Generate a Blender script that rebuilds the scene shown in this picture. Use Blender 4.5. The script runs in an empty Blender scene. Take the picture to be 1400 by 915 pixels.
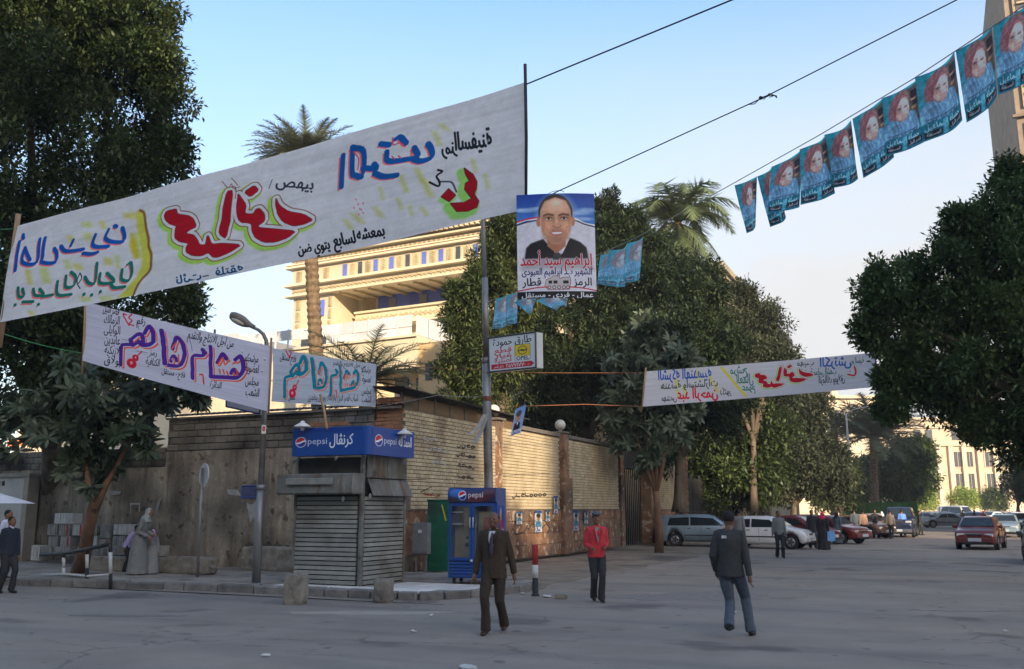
import bpy, bmesh, math, random
import numpy as np
from mathutils import Vector, Matrix, noise
random.seed(7); rng = np.random.default_rng(7)
S = bpy.context.scene
COL = S.collection
PI = math.pi
# ---------------------------------------------------------------- camera
YAW = math.radians(24.6); PITCH = math.radians(10.8); FPX = 1250.0; CAMH = 1.75
cd = bpy.data.cameras.new('camera'); cam = bpy.data.objects.new('camera', cd); COL.objects.link(cam)
cam.location = (0, 0, CAMH); cam.rotation_euler = (PI/2 + PITCH, 0, YAW)
cd.sensor_width = 36; cd.lens = 36*FPX/1400; cd.clip_start = 0.1; cd.clip_end = 3000
S.camera = cam
# ---------------------------------------------------------------- light
SUN_EL = math.radians(17); LX, LY = .668, -.739          # towards the sun, on the ground
W = bpy.data.worlds.new('World'); S.world = W; W.use_nodes = True
nt = W.node_tree; nt.nodes.clear()
sky = nt.nodes.new('ShaderNodeTexSky'); sky.sky_type = 'NISHITA'; sky.sun_disc = False
sky.sun_elevation = SUN_EL; sky.sun_rotation = math.atan2(LX, LY)
sky.air_density = 1.0; sky.dust_density = 2.2; sky.ozone_density = 1.3
hs = nt.nodes.new('ShaderNodeHueSaturation'); hs.inputs['Saturation'].default_value = 1.14
bg = nt.nodes.new('ShaderNodeBackground'); bg.inputs['Strength'].default_value = .138
wo = nt.nodes.new('ShaderNodeOutputWorld')
tcw = nt.nodes.new('ShaderNodeTexCoord'); sp = nt.nodes.new('ShaderNodeSeparateXYZ'); nt.links.new(tcw.outputs['Generated'], sp.inputs[0])
mpw = nt.nodes.new('ShaderNodeMapping'); mpw.inputs['Scale'].default_value = (1.2, 1.2, 3.2); mpw.inputs['Location'].default_value = (.7, .1, .2); nt.links.new(tcw.outputs['Generated'], mpw.inputs[0])
nw = nt.nodes.new('ShaderNodeTexNoise'); nw.inputs['Scale'].default_value = 1.5; nw.inputs['Detail'].default_value = 7; nw.inputs['Roughness'].default_value = .5; nt.links.new(mpw.outputs[0], nw.inputs['Vector'])
m1 = nt.nodes.new('ShaderNodeMapRange'); m1.inputs['From Min'].default_value = .52; m1.inputs['From Max'].default_value = .12; nt.links.new(sp.outputs['Z'], m1.inputs[0])      # thin haze gathers low down
m2 = nt.nodes.new('ShaderNodeMapRange'); m2.inputs['From Min'].default_value = -.8; m2.inputs['From Max'].default_value = .0; m2.inputs['To Min'].default_value = .35; m2.inputs['To Max'].default_value = 1.55; nt.links.new(sp.outputs['X'], m2.inputs[0])       # and towards the east
m3 = nt.nodes.new('ShaderNodeMath'); m3.operation = 'MULTIPLY'; nt.links.new(m1.outputs[0], m3.inputs[0]); nt.links.new(m2.outputs[0], m3.inputs[1])
m4 = nt.nodes.new('ShaderNodeMapRange'); m4.inputs['From Min'].default_value = .3; m4.inputs['From Max'].default_value = .7; m4.inputs['To Min'].default_value = .75; m4.inputs['To Max'].default_value = 1.6; nt.links.new(nw.outputs['Fac'], m4.inputs[0])
m5 = nt.nodes.new('ShaderNodeMath'); m5.operation = 'MULTIPLY'; m5.use_clamp = True; nt.links.new(m3.outputs[0], m5.inputs[0]); nt.links.new(m4.outputs[0], m5.inputs[1])
mxw = nt.nodes.new('ShaderNodeMixRGB'); mxw.inputs['Color2'].default_value = (2.26, 2.27, 2.31, 1); nt.links.new(m5.outputs[0], mxw.inputs['Fac']); nt.links.new(hs.outputs[0], mxw.inputs['Color1'])
nt.links.new(sky.outputs[0], hs.inputs['Color']); nt.links.new(mxw.outputs[0], bg.inputs['Color']); nt.links.new(bg.outputs[0], wo.inputs['Surface'])
sl = bpy.data.lights.new('sun', 'SUN'); sl.energy = 3.0; sl.angle = math.radians(.55); sl.color = (1, .80, .56)
so = bpy.data.objects.new('sun', sl); COL.objects.link(so)
so.rotation_euler = Vector((LX*math.cos(SUN_EL), LY*math.cos(SUN_EL), math.sin(SUN_EL))).to_track_quat('Z', 'Y').to_euler()
S.view_settings.view_transform = 'Standard'; S.view_settings.look = 'None'
S.view_settings.exposure = 1.52; S.view_settings.gamma = 1
try:
    S.cycles.max_bounces = 6; S.cycles.transparent_max_bounces = 8; S.cycles.use_denoising = True
except Exception: pass
# ---------------------------------------------------------------- from a sight line to a place in the world
_F = Vector((-math.sin(YAW)*math.cos(PITCH), math.cos(YAW)*math.cos(PITCH), math.sin(PITCH)))
_R = Vector((math.cos(YAW), math.sin(YAW), 0)); _U = _R.cross(_F); _O = Vector((0, 0, CAMH)); _FH = Vector((-math.sin(YAW), math.cos(YAW), 0))
def ray(u, v): return (u-700)/FPX*_R + (457.5-v)/FPX*_U + _F
def GZ(u, v, z=0.0): d = ray(u, v); return _O + d*((z-CAMH)/d.z)
def GX(u, v, x): d = ray(u, v); return _O + d*(x/d.x)
def GY(u, v, y): d = ray(u, v); return _O + d*(y/d.y)
def GD(u, v, D): d = ray(u, v); return _O + d*(D/d.dot(_FH))
# ---------------------------------------------------------------- materials
MATS = {}
def mat(name, c1, c2=None, rough=.7, scale=3., bump=0., bscale=None, metal=0., spec=.3, stretch=None, contrast=(.35, .65), detail=6., alpha=None, coat=0., trans=0., c3=None, c3s=.4, c3t=(.55, .7)):
    if name in MATS: return MATS[name]
    m = bpy.data.materials.new(name); m.use_nodes = True; t = m.node_tree; N = t.nodes; L = t.links
    b = N['Principled BSDF']; b.inputs['Roughness'].default_value = rough; b.inputs['Metallic'].default_value = metal
    b.inputs['Specular IOR Level'].default_value = spec; b.inputs['Coat Weight'].default_value = coat
    if trans: b.inputs['Transmission Weight'].default_value = trans
    tc = N.new('ShaderNodeTexCoord'); ol = N.new('ShaderNodeObjectInfo'); va = N.new('ShaderNodeVectorMath'); L.new(tc.outputs['Object'], va.inputs[0]); L.new(ol.outputs['Location'], va.inputs[1]); vec = va.outputs[0]      # alike pieces wear differently
    if stretch:
        mp = N.new('ShaderNodeMapping'); mp.inputs['Scale'].default_value = stretch; L.new(vec, mp.inputs[0]); vec = mp.outputs[0]
    if c2 is not None:
        n = N.new('ShaderNodeTexNoise'); n.inputs['Scale'].default_value = scale; n.inputs['Detail'].default_value = detail; n.inputs['Roughness'].default_value = .62
        L.new(vec, n.inputs['Vector'])
        r = N.new('ShaderNodeValToRGB'); r.color_ramp.elements[0].position = contrast[0]; r.color_ramp.elements[1].position = contrast[1]
        r.color_ramp.elements[0].color = (*c1, 1); r.color_ramp.elements[1].color = (*c2, 1)
        L.new(n.outputs['Fac'], r.inputs[0]); out = r.outputs[0]
        if c3 is not None:
            n3 = N.new('ShaderNodeTexNoise'); n3.inputs['Scale'].default_value = c3s; n3.inputs['Detail'].default_value = 5
            L.new(va.outputs[0], n3.inputs['Vector'])
            r3 = N.new('ShaderNodeValToRGB'); r3.color_ramp.elements[0].position = c3t[0]; r3.color_ramp.elements[1].position = c3t[1]
            r3.color_ramp.elements[0].color = (0, 0, 0, 1); r3.color_ramp.elements[1].color = (1, 1, 1, 1); L.new(n3.outputs['Fac'], r3.inputs[0])
            mx = N.new('ShaderNodeMixRGB'); mx.inputs['Color2'].default_value = (*c3, 1); L.new(out, mx.inputs['Color1']); L.new(r3.outputs[0], mx.inputs['Fac']); out = mx.outputs[0]
        oi = N.new('ShaderNodeObjectInfo'); hv = N.new('ShaderNodeHueSaturation')      # alike pieces differ a little in tone
        mr = N.new('ShaderNodeMapRange'); mr.inputs['To Min'].default_value = .86; mr.inputs['To Max'].default_value = 1.14
        L.new(oi.outputs['Random'], mr.inputs[0]); L.new(mr.outputs[0], hv.inputs['Value']); L.new(out, hv.inputs['Color']); out = hv.outputs[0]
        L.new(out, b.inputs['Base Color'])
    else: b.inputs['Base Color'].default_value = (*c1, 1)
    if bump:
        n2 = N.new('ShaderNodeTexNoise'); n2.inputs['Scale'].default_value = bscale or scale*4; n2.inputs['Detail'].default_value = 5; L.new(vec, n2.inputs['Vector'])
        bp = N.new('ShaderNodeBump'); bp.inputs['Strength'].default_value = min(1, bump); bp.inputs['Distance'].default_value = .02
        L.new(n2.outputs['Fac'], bp.inputs['Height']); L.new(bp.outputs[0], b.inputs['Normal'])
    MATS[name] = m; return m
def leafmat(name, dark, light, rough=.45, tr=.25):
    m = bpy.data.materials.new(name); m.use_nodes = True; t = m.node_tree; N = t.nodes; L = t.links
    b = N['Principled BSDF']; b.inputs['Roughness'].default_value = rough; b.inputs['Specular IOR Level'].default_value = .35
    a = N.new('ShaderNodeAttribute'); a.attribute_name = 'tone'
    mx = N.new('ShaderNodeMixRGB'); mx.inputs['Color1'].default_value = (*dark, 1); mx.inputs['Color2'].default_value = (*light, 1)
    L.new(a.outputs['Fac'], mx.inputs['Fac']); L.new(mx.outputs[0], b.inputs['Base Color'])
    tl = N.new('ShaderNodeBsdfTranslucent'); L.new(mx.outputs[0], tl.inputs['Color'])
    ms = N.new('ShaderNodeMixShader'); ms.inputs[0].default_value = tr
    L.new(b.outputs[0], ms.inputs[1]); L.new(tl.outputs[0], ms.inputs[2]); L.new(ms.outputs[0], N['Material Output'].inputs['Surface'])
    MATS[name] = m; return m
def imgmat(name, arr, rough=.6, tr=0., bump=0., wave=None, spec=.2):
    """a print whose pixels were painted by this script (arr: rows from the bottom up)"""
    h, w = arr.shape[:2]; im = bpy.data.images.new(name, w, h); px = np.ones((h, w, 4), np.float32); px[:, :, :3] = np.clip(arr, 0, 1)
    im.pixels.foreach_set(px.ravel()); im.update(); im.pack()
    m = bpy.data.materials.new(name); m.use_nodes = True; t = m.node_tree; N = t.nodes; L = t.links
    b = N['Principled BSDF']; b.inputs['Roughness'].default_value = rough; b.inputs['Specular IOR Level'].default_value = spec
    it = N.new('ShaderNodeTexImage'); it.image = im; it.extension = 'EXTEND'; L.new(it.outputs[0], b.inputs['Base Color'])
    if tr:
        tl = N.new('ShaderNodeBsdfTranslucent'); L.new(it.outputs[0], tl.inputs['Color']); ms = N.new('ShaderNodeMixShader'); ms.inputs[0].default_value = tr
        L.new(b.outputs[0], ms.inputs[1]); L.new(tl.outputs[0], ms.inputs[2]); L.new(ms.outputs[0], N['Material Output'].inputs['Surface'])
    if bump:
        tc = N.new('ShaderNodeTexCoord'); mp = N.new('ShaderNodeMapping'); mp.inputs['Scale'].default_value = wave or (1, 1, 1); L.new(tc.outputs['UV'], mp.inputs[0])
        n2 = N.new('ShaderNodeTexNoise'); n2.inputs['Scale'].default_value = 1.; n2.inputs['Detail'].default_value = 2.2; L.new(mp.outputs[0], n2.inputs['Vector'])
        bp = N.new('ShaderNodeBump'); bp.inputs['Strength'].default_value = bump; bp.inputs['Distance'].default_value = .04; L.new(n2.outputs['Fac'], bp.inputs['Height']); L.new(bp.outputs[0], b.inputs['Normal'])
    MATS[name] = m; return m
# ---------------------------------------------------------------- objects
def tag(o, label=None, cat=None, group=None, kind=None):
    if label: o['label'] = label
    if cat: o['category'] = cat
    if group: o['group'] = group
    if kind: o['kind'] = kind
    return o
def thing(name, label, cat, loc=(0, 0, 0), rz=0., group=None):
    o = bpy.data.objects.new(name, None); COL.objects.link(o); o.location = loc; o.rotation_euler = (0, 0, rz); o.empty_display_size = .2
    return tag(o, label, cat, group)
def link(name, me, parent=None, loc=None, rot=None):
    o = bpy.data.objects.new(name, me); COL.objects.link(o)
    if parent is not None: o.parent = parent
    if loc is not None: o.location = loc
    if rot is not None: o.rotation_euler = rot
    return o
class MB:
    def __init__(s): s.v = []; s.f = []; s.m = []; s.sm = []
    def quad(s, *p, mi=0): n = len(s.v); s.v += [tuple(q) for q in p]; s.f.append(tuple(range(n, n+len(p)))); s.m.append(mi); s.sm.append(False); return s
    def box(s, c, d, rz=0., mi=0, M=None, bevel=0.):
        x, y, z = d[0]/2, d[1]/2, d[2]/2; n = len(s.v)
        R = M or Matrix.Rotation(rz, 3, 'Z'); C_ = Vector(c)
        if bevel > 0:
            b = min(bevel, x*.45, y*.45, z*.45); idx = {}
            for ax in range(3):
                for sx in (-1, 1):
                    for sy in (-1, 1):
                        for sz in (-1, 1):
                            sg = (sx, sy, sz); p = [sg[0]*(x-b), sg[1]*(y-b), sg[2]*(z-b)]; p[ax] += sg[ax]*b
                            idx[(ax, sx, sy, sz)] = len(s.v); s.v.append(tuple(C_+R @ Vector(p)))
            def F(*k): s.f.append(tuple(idx[q] for q in k)); s.m.append(mi); s.sm.append(False)
            for sg in (-1, 1):
                o = [(-1, -1), (1, -1), (1, 1), (-1, 1)]
                if sg < 0: o = o[::-1]
                F(*[(2, a, c2, sg) for a, c2 in o]); F(*[(0, sg, a, c2) for a, c2 in o]); F(*[(1, a, sg, c2) for a, c2 in o[::-1]])
            for a in (-1, 1):
                for c2 in (-1, 1):
                    F((0, a, c2, -1), (0, a, c2, 1), (1, a, c2, 1), (1, a, c2, -1)); F((0, a, -1, c2), (0, a, 1, c2), (2, a, 1, c2), (2, a, -1, c2)); F((1, -1, a, c2), (1, 1, a, c2), (2, 1, a, c2), (2, -1, a, c2))
                    for d2 in (-1, 1): F((0, a, c2, d2), (1, a, c2, d2), (2, a, c2, d2))
            return s
        for a, b_, c_ in ((-x, -y, -z), (x, -y, -z), (x, y, -z), (-x, y, -z), (-x, -y, z), (x, -y, z), (x, y, z), (-x, y, z)): s.v.append(tuple(C_+R @ Vector((a, b_, c_))))
        for q in ((3, 2, 1, 0), (4, 5, 6, 7), (0, 1, 5, 4), (1, 2, 6, 5), (2, 3, 7, 6), (3, 0, 4, 7)): s.f.append(tuple(n+i for i in q)); s.m.append(mi); s.sm.append(False)
        return s
    def b2(s, x0, x1, y0, y1, z0, z1, mi=0, bevel=0.): return s.box(((x0+x1)/2, (y0+y1)/2, (z0+z1)/2), (abs(x1-x0), abs(y1-y0), abs(z1-z0)), mi=mi, bevel=bevel)
    def tube(s, pts, r, n=8, mi=0, cap=True, smooth=True, ell=None):
        pts = [Vector(p) for p in pts]; rs = r if hasattr(r, '__len__') else [r]*len(pts); base = len(s.v); ref = None
        for i, p in enumerate(pts):
            d = (pts[min(i+1, len(pts)-1)]-pts[max(i-1, 0)]); d = d.normalized() if d.length > 1e-9 else Vector((0, 0, 1))
            if ref is None: ref = Vector((1, 0, 0)) if abs(d.x) < .9 else Vector((0, 1, 0))
            a = (ref - d*ref.dot(d)).normalized(); ref = a; b = d.cross(a)
            for k in range(n):
                t = 2*PI*k/n; rr = rs[i]; e = (1, 1) if ell is None else ell[i]
                s.v.append(tuple(p + a*math.cos(t)*rr*e[0] + b*math.sin(t)*rr*e[1]))
        for i in range(len(pts)-1):
            for k in range(n):
                s.f.append((base+i*n+k, base+i*n+(k+1) % n, base+(i+1)*n+(k+1) % n, base+(i+1)*n+k)); s.m.append(mi); s.sm.append(smooth)
        if cap:
            s.f.append(tuple(base+k for k in range(n))[::-1]); s.m.append(mi); s.sm.append(False)
            e = base+(len(pts)-1)*n; s.f.append(tuple(e+k for k in range(n))); s.m.append(mi); s.sm.append(False)
        return s
    def lathe(s, prof, n=16, c=(0, 0, 0), mi=0, smooth=True):
        return s.tube([(c[0], c[1], c[2]+z+1e-5*i) for i, (r, z) in enumerate(prof)], [max(r, 1e-4) for r, z in prof], n, mi, True, smooth)
    def prism(s, poly, z0, z1, mi=0, axis='z'):
        n = len(s.v); k = len(poly)
        def P(a, b, c): return (a, b, c) if axis == 'z' else ((a, c, b) if axis == 'y' else (c, a, b))
        for z in (z0, z1):
            for a, b in poly: s.v.append(P(a, b, z))
        s.f.append(tuple(range(n, n+k))[::-1]); s.f.append(tuple(range(n+k, n+2*k))); s.m += [mi]*2; s.sm += [False]*2
        for i in range(k): s.f.append((n+i, n+(i+1) % k, n+k+(i+1) % k, n+k+i)); s.m.append(mi); s.sm.append(False)
        return s
    def ball(s, c, r, n=10, mi=0, sc=(1, 1, 1)):
        base = len(s.v); m = max(4, n//2)
        for i in range(m+1):
            a = PI*i/m
            for k in range(n): t = 2*PI*k/n; s.v.append((c[0]+r*sc[0]*math.sin(a)*math.cos(t), c[1]+r*sc[1]*math.sin(a)*math.sin(t), c[2]-r*sc[2]*math.cos(a)))
        for i in range(m):
            for k in range(n): s.f.append((base+i*n+k, base+i*n+(k+1) % n, base+(i+1)*n+(k+1) % n, base+(i+1)*n+k)); s.m.append(mi); s.sm.append(True)
        return s
    def mesh(s, name, mats):
        me = bpy.data.meshes.new(name); me.from_pydata(s.v, [], s.f)
        for m in (mats if isinstance(mats, (list, tuple)) else [mats]): me.materials.append(m)
        me.polygons.foreach_set('material_index', s.m); me.polygons.foreach_set('use_smooth', s.sm); me.update()
        bm = bmesh.new(); bm.from_mesh(me); bmesh.ops.recalc_face_normals(bm, faces=bm.faces); bm.to_mesh(me); bm.free()
        return me
    def build(s, name, mats, parent=None, loc=None, rz=None, rot=None):
        o = link(name, s.mesh(name, mats), parent)
        if loc is not None: o.location = loc
        if isinstance(rz, (tuple, list)): rot = rz; rz = None
        if rz is not None: o.rotation_euler = (0, 0, rz)
        if rot is not None: o.rotation_euler = rot
        return o
def copy_tree(o, parent=None):
    kids = list(o.children); c = o.copy(); COL.objects.link(c); c.parent = parent
    for ch in kids: copy_tree(ch, c)
    return c
def struct(name, mb, m): return tag(mb.build(name, m), kind='structure')
def uvgrid(name, fn, nu, nv, m, parent=None, thick=0.):
    """a cloth or sheet: fn(s, t) -> point; s, t are also its UVs"""
    vs = [tuple(fn(i/nu, j/nv)) for j in range(nv+1) for i in range(nu+1)]
    fs = [(j*(nu+1)+i, j*(nu+1)+i+1, (j+1)*(nu+1)+i+1, (j+1)*(nu+1)+i) for j in range(nv) for i in range(nu)]
    me = bpy.data.meshes.new(name); me.from_pydata(vs, [], fs); me.materials.append(m)
    uv = me.uv_layers.new(name='UVMap'); d = []
    for f in fs:
        for q in f: d += [(q % (nu+1))/nu, (q//(nu+1))/nv]
    uv.data.foreach_set('uv', d); me.polygons.foreach_set('use_smooth', [True]*len(fs)); me.update()
    return link(name, me, parent)
def pnoise(x, y, z=0.): return noise.noise(Vector((x, y, z)))
# ================================================================ the ground
asph = mat('asphalt', (.31, .258, .21), (.38, .32, .262), rough=.82, scale=.7, bump=.35, bscale=60, c3=(.37, .32, .265), c3s=.16, c3t=(.50, .72), detail=8)
def layers(m, *specs):
    t = m.node_tree; N = t.nodes; L = t.links; b = N['Principled BSDF']; src = b.inputs['Base Color'].links[0].from_socket; tc = N.new('ShaderNodeTexCoord')
    ol = N.new('ShaderNodeObjectInfo'); va = N.new('ShaderNodeVectorMath'); L.new(tc.outputs['Object'], va.inputs[0]); L.new(ol.outputs['Location'], va.inputs[1])
    for scale, st, lo, hi, col, mode, det in specs:
        mp = N.new('ShaderNodeMapping'); mp.inputs['Scale'].default_value = st; mp.inputs['Location'].default_value = (scale*3.1, scale, lo*9); L.new(va.outputs[0], mp.inputs[0]); n = N.new('ShaderNodeTexNoise'); n.inputs['Scale'].default_value = scale; n.inputs['Detail'].default_value = det; L.new(mp.outputs[0], n.inputs['Vector'])
        r = N.new('ShaderNodeMapRange'); r.inputs['From Min'].default_value = lo; r.inputs['From Max'].default_value = hi; L.new(n.outputs['Fac'], r.inputs[0]); m_ = N.new('ShaderNodeMixRGB'); m_.blend_type = mode; m_.inputs['Color2'].default_value = (*col, 1); L.new(r.outputs[0], m_.inputs['Fac']); L.new(src, m_.inputs['Color1']); src = m_.outputs[0]
    L.new(src, b.inputs['Base Color'])
def wear(m):
    t = m.node_tree; N = t.nodes; L = t.links; b = N['Principled BSDF']; src = b.inputs['Base Color'].links[0].from_socket; tc = N.new('ShaderNodeTexCoord')
    def nz(scale, st, lo, hi, det=6, dist=0.):
        mp = N.new('ShaderNodeMapping'); mp.inputs['Scale'].default_value = st; mp.inputs['Rotation'].default_value = (0, 0, -.35); L.new(tc.outputs['Object'], mp.inputs[0]); n = N.new('ShaderNodeTexNoise'); n.inputs['Scale'].default_value = scale; n.inputs['Detail'].default_value = det; n.inputs['Distortion'].default_value = dist; L.new(mp.outputs[0], n.inputs['Vector'])
        r = N.new('ShaderNodeMapRange'); r.inputs['From Min'].default_value = lo; r.inputs['From Max'].default_value = hi; L.new(n.outputs['Fac'], r.inputs[0]); return r.outputs[0]
    def mul(fac, col, mode='MULTIPLY'):
        nonlocal src
        m_ = N.new('ShaderNodeMixRGB'); m_.blend_type = mode; m_.inputs['Color2'].default_value = (*col, 1); L.new(fac, m_.inputs['Fac']); L.new(src, m_.inputs['Color1']); src = m_.outputs[0]
    mul(nz(1., (.10, .9, 1), .50, .70), (.72, .74, .80)); mul(nz(1., (.06, .5, 1), .52, .68), (1.16, 1.12, 1.05)); mul(nz(.45, (1, 1, 1), .60, .66, 3), (.62, .62, .64)); mul(nz(2.2, (1, 1, 1), .68, .72, 2), (.6, .6, .6)); mul(nz(90., (1, 1, 1), .45, .75, 2), (.68, .68, .68)); mul(nz(260., (1, 1, 1), .60, .72, 1), (1.5, 1.45, 1.4))
    v = N.new('ShaderNodeTexVoronoi'); v.feature = 'DISTANCE_TO_EDGE'; v.inputs['Scale'].default_value = .33; nd = N.new('ShaderNodeTexNoise'); nd.inputs['Scale'].default_value = 1.1; nd.inputs['Detail'].default_value = 6; L.new(tc.outputs['Object'], nd.inputs['Vector']); av = N.new('ShaderNodeVectorMath'); av.operation = 'ADD'; sc = N.new('ShaderNodeVectorMath'); sc.operation = 'SCALE'; sc.inputs['Scale'].default_value = 1.3; L.new(nd.outputs['Color'], sc.inputs[0]); L.new(sc.outputs[0], av.inputs[0]); L.new(tc.outputs['Object'], av.inputs[1]); L.new(av.outputs[0], v.inputs['Vector'])
    r = N.new('ShaderNodeMapRange'); r.inputs['From Min'].default_value = .012; r.inputs['From Max'].default_value = .002; L.new(v.outputs['Distance'], r.inputs[0]); gate = nz(.3, (1, 1, 1), .46, .56, 3); mm = N.new('ShaderNodeMath'); mm.operation = 'MULTIPLY'; L.new(r.outputs[0], mm.inputs[0]); L.new(gate, mm.inputs[1]); mul(mm.outputs[0], (.66, .65, .64))
    L.new(src, b.inputs['Base Color'])
wear(asph)
XC, YC = -12.8, 20.97          # the street corner of the walls
g = MB(); g.quad((-420, -160, 0), (420, -160, 0), (420, 620, 0), (-420, 620, 0)); ground = struct('road', g, asph)
pave = mat('pavement_concrete', (.24, .205, .17), (.34, .30, .255), rough=.9, scale=1.3, bump=.4, bscale=25, c3=(.12, .10, .08), c3s=.5, c3t=(.5, .7))
kmat = mat('kerb_stone', (.13, .12, .11), (.24, .22, .20), rough=.9, scale=3, bump=.6, bscale=12)
kerb_line = [(-60, 15.0), (-40, 15.05), (-28, 15.1), (-20.1, 15.15), (-15.5, 15.85), (-13.2, 15.95), (-11.2, 15.98), (-9.9, 15.98), (-9.2, 16.15), (-8.75, 16.7), (-8.5, 17.5), (-8.3, 18.4), (-8.25, 19.6)]
g = MB(); poly = [(-60, 21), (-60, 15.15)] + [(a, b+.12) for a, b in kerb_line[1:8]] + [(-9.3, 16.3), (-8.88, 16.75), (-8.65, 17.5), (-8.45, 18.4), (-8.4, 19.6), (-9.2, 20.8), (-12.9, 21.3)]
g.prism(poly, -.1, .14); struct('pavement', g, pave)
# kerb stones, one by one
ks = thing('kerb', None, None); ks['kind'] = 'structure'
def walk(line, step):
    out = []; rest = 0.; p = Vector(line[0])
    for q in line[1:]:
        q = Vector(q); L = (q-p).length; d = (q-p)/max(L, 1e-9); t = rest
        while t+step <= L: out.append((p+d*t, p+d*(t+step))); t += step
        rest = 0.; p = q if t == 0 else p+d*t
        if (q-p).length > 1e-6 and t != 0: p = p
    return out
segs = []
pl = [Vector(k) for k in kerb_line]; cum = [0]
for a, b in zip(pl, pl[1:]): cum.append(cum[-1]+(b-a).length)
def at_len(s):
    for i in range(len(pl)-1):
        if s <= cum[i+1]: return pl[i].lerp(pl[i+1], (s-cum[i])/(cum[i+1]-cum[i]))
    return pl[-1]
s_ = 28.
while s_ < cum[-1]:
    L = random.uniform(.55, 1.0) if s_ < cum[-1]-6 else random.uniform(.4, .6); a, b = at_len(s_+.012), at_len(min(s_+L, cum[-1])-.012)
    if (b-a).length > .2:
        mb = MB(); mb.box((0, 0, 0), ((b-a).length, .20, .26), bevel=.025)
        mb.v = [(x+random.uniform(-.008, .008), y+random.uniform(-.012, .012), z+random.uniform(-.012, .012)) for x, y, z in mb.v]
        c = (a+b)/2; mb.build('kerb_stone', kmat, ks, (c.x, c.y, .035+random.uniform(-.012, .01)), math.atan2((b-a).y, (b-a).x))
    s_ += L
# bright worn slab by the kiosk and the dusty strip along the brick wall
slabm = mat('pale_slab', (.60, .56, .51), (.74, .70, .65), rough=.9, scale=2, bump=.3, bscale=20)
g = MB(); sl_ = []
for i, (x0, x1) in enumerate(((-13.1, -12.15), (-12.13, -11.2), (-11.18, -10.25), (-10.23, -9.35))):
    g2 = MB(); g2.b2(x0, x1, 16.12, 16.78, .10, .146, bevel=.004); sl_.append(g2)
slp = thing('paving', None, None); slp['kind'] = 'structure'
for g2 in sl_: g2.build('paving_slab', slabm, slp)
for i in range(3):
    g2 = MB(); g2.b2(-10.9+i*.72, -10.2+i*.72, 16.8, 18.2, .10, .147, bevel=.004); g2.build('paving_slab', slabm, slp)
dirt = mat('dusty_earth', (.17, .135, .10), (.27, .22, .17), rough=.95, scale=1.4, bump=.5, bscale=20, c3=(.10, .085, .07), c3s=.4, c3t=(.5, .66))
def fan(pts, z): mb = MB(); mb.quad(*[(x, y, z) for x, y in pts]); return mb
e1 = [(-8.3+.5*pnoise(y*.5, 3)+.25*pnoise(y*2.2, 9), y) for y in np.arange(19.4, 90, .35)]
struct('dust_strip', MB().prism([(-12.8, 89.6), (-12.8, 19.6)]+e1, -.05, .012), dirt)
e2 = [(x, 15.75-.25-.35*abs(pnoise(x*.35, 5))-.12*pnoise(x*1.9, 2)) for x in np.arange(-34, -8.4, .3)]
struct('gutter_dust', MB().prism([(-8.3, 17.2), (-8.3, 20), (-9, 19.8), (-34, 15.2)][::-1]+e2[:0]+[(-34, 15.3)]+e2, -.05, .006), mat('gutter_dust', (.15, .12, .095), (.10, .085, .07), rough=.95, scale=2.5, bump=.3, bscale=30))
def splat(name, c, rx, ry, ang, m, z, seed):
    P = []
    for k in range(40):
        a = 2*PI*k/40; q = 1+.5*pnoise(math.cos(a)*1.6+seed, math.sin(a)*1.6, seed)+.2*pnoise(math.cos(a)*5, math.sin(a)*5, seed); x, y = rx*q*math.cos(a), ry*q*math.sin(a); P.append((c.x+x*math.cos(ang)-y*math.sin(ang), c.y+x*math.sin(ang)+y*math.cos(ang)))
    struct(name, MB().prism(P, -.03, z), m)
splat('dust_smear', GZ(505, 838), 1.5, .28, YAW, mat('dust_smear', (.33, .285, .235), (.40, .345, .28), rough=.95, scale=3), .004, 3.)
splat('damp_stain', GZ(1345, 834), 1.3, .25, YAW, mat('damp_stain', (.14, .125, .11), (.24, .21, .18), rough=.5, scale=4), .004, 7.); splat('damp_stain', GZ(180, 842), .9, .12, YAW, MATS['damp_stain'], .004, 9.)
splat('road_patch', GZ(960, 815), 1.6, .9, YAW+.2, mat('road_patch', (.20, .175, .155), (.27, .235, .205), rough=.9, scale=6, bump=.3, bscale=70), .004, 11.)
# right-hand pavement under the big tree and far kerb
g = MB(); g.prism([(8.6, 12), (40, 12), (40, 95), (8.6, 95)], -.1, .13); struct('far_pavement', g, pave)
# litter scraps lying on the road
litm = mat('litter_paper', (.55, .54, .50), (.7, .68, .62), rough=.8, scale=8)
for i, (u, v, s_, where) in enumerate([(1002, 838, .10, 'on the asphalt near the walking man seen from behind'), (748, 816, .22, 'largest, flat beside the striped bollard'), (590, 842, .06, 'tiny one on the asphalt in front of the fridge'), (565, 864, .06, 'tiny one on the asphalt below the rounded block'), (362, 897, .08, 'small one on the asphalt near the bottom left'), (640, 914, .2, 'pale one cut by the bottom edge of the view'), (520, 787, .1, 'by the kiosk shutter foot'), (150, 803, .12, 'at the right foot of the barrier rail'), (540, 817, .06, 'by the kerb right of the rounded block'), (733, 793, .12, 'behind the striped bollard'), (1375, 864, .05, 'tiny one alone on the asphalt at lower right'), (715, 812, .1, 'on the broken kerb end left of the bollard')]):
    p = GZ(u, v, .012 if v > 800 else .02)
    if v < 800: p.z = .16 if p.x < -9.2 and p.y < 20 else .02
    mb = MB(); n = 7; rr = [(s_*(.6+.4*random.random())*math.cos(2*PI*k/n), s_*.6*(.6+.4*random.random())*math.sin(2*PI*k/n)) for k in range(n)]
    mb.prism(rr, 0, .012); mb.v = [(x, y, z+.02*random.random()) for x, y, z in mb.v]
    tag(mb.build('paper_scrap', litm, loc=p, rz=random.random()*6), 'paper scrap, '+where, 'litter', 'litter scattered on the road and pavement')
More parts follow.
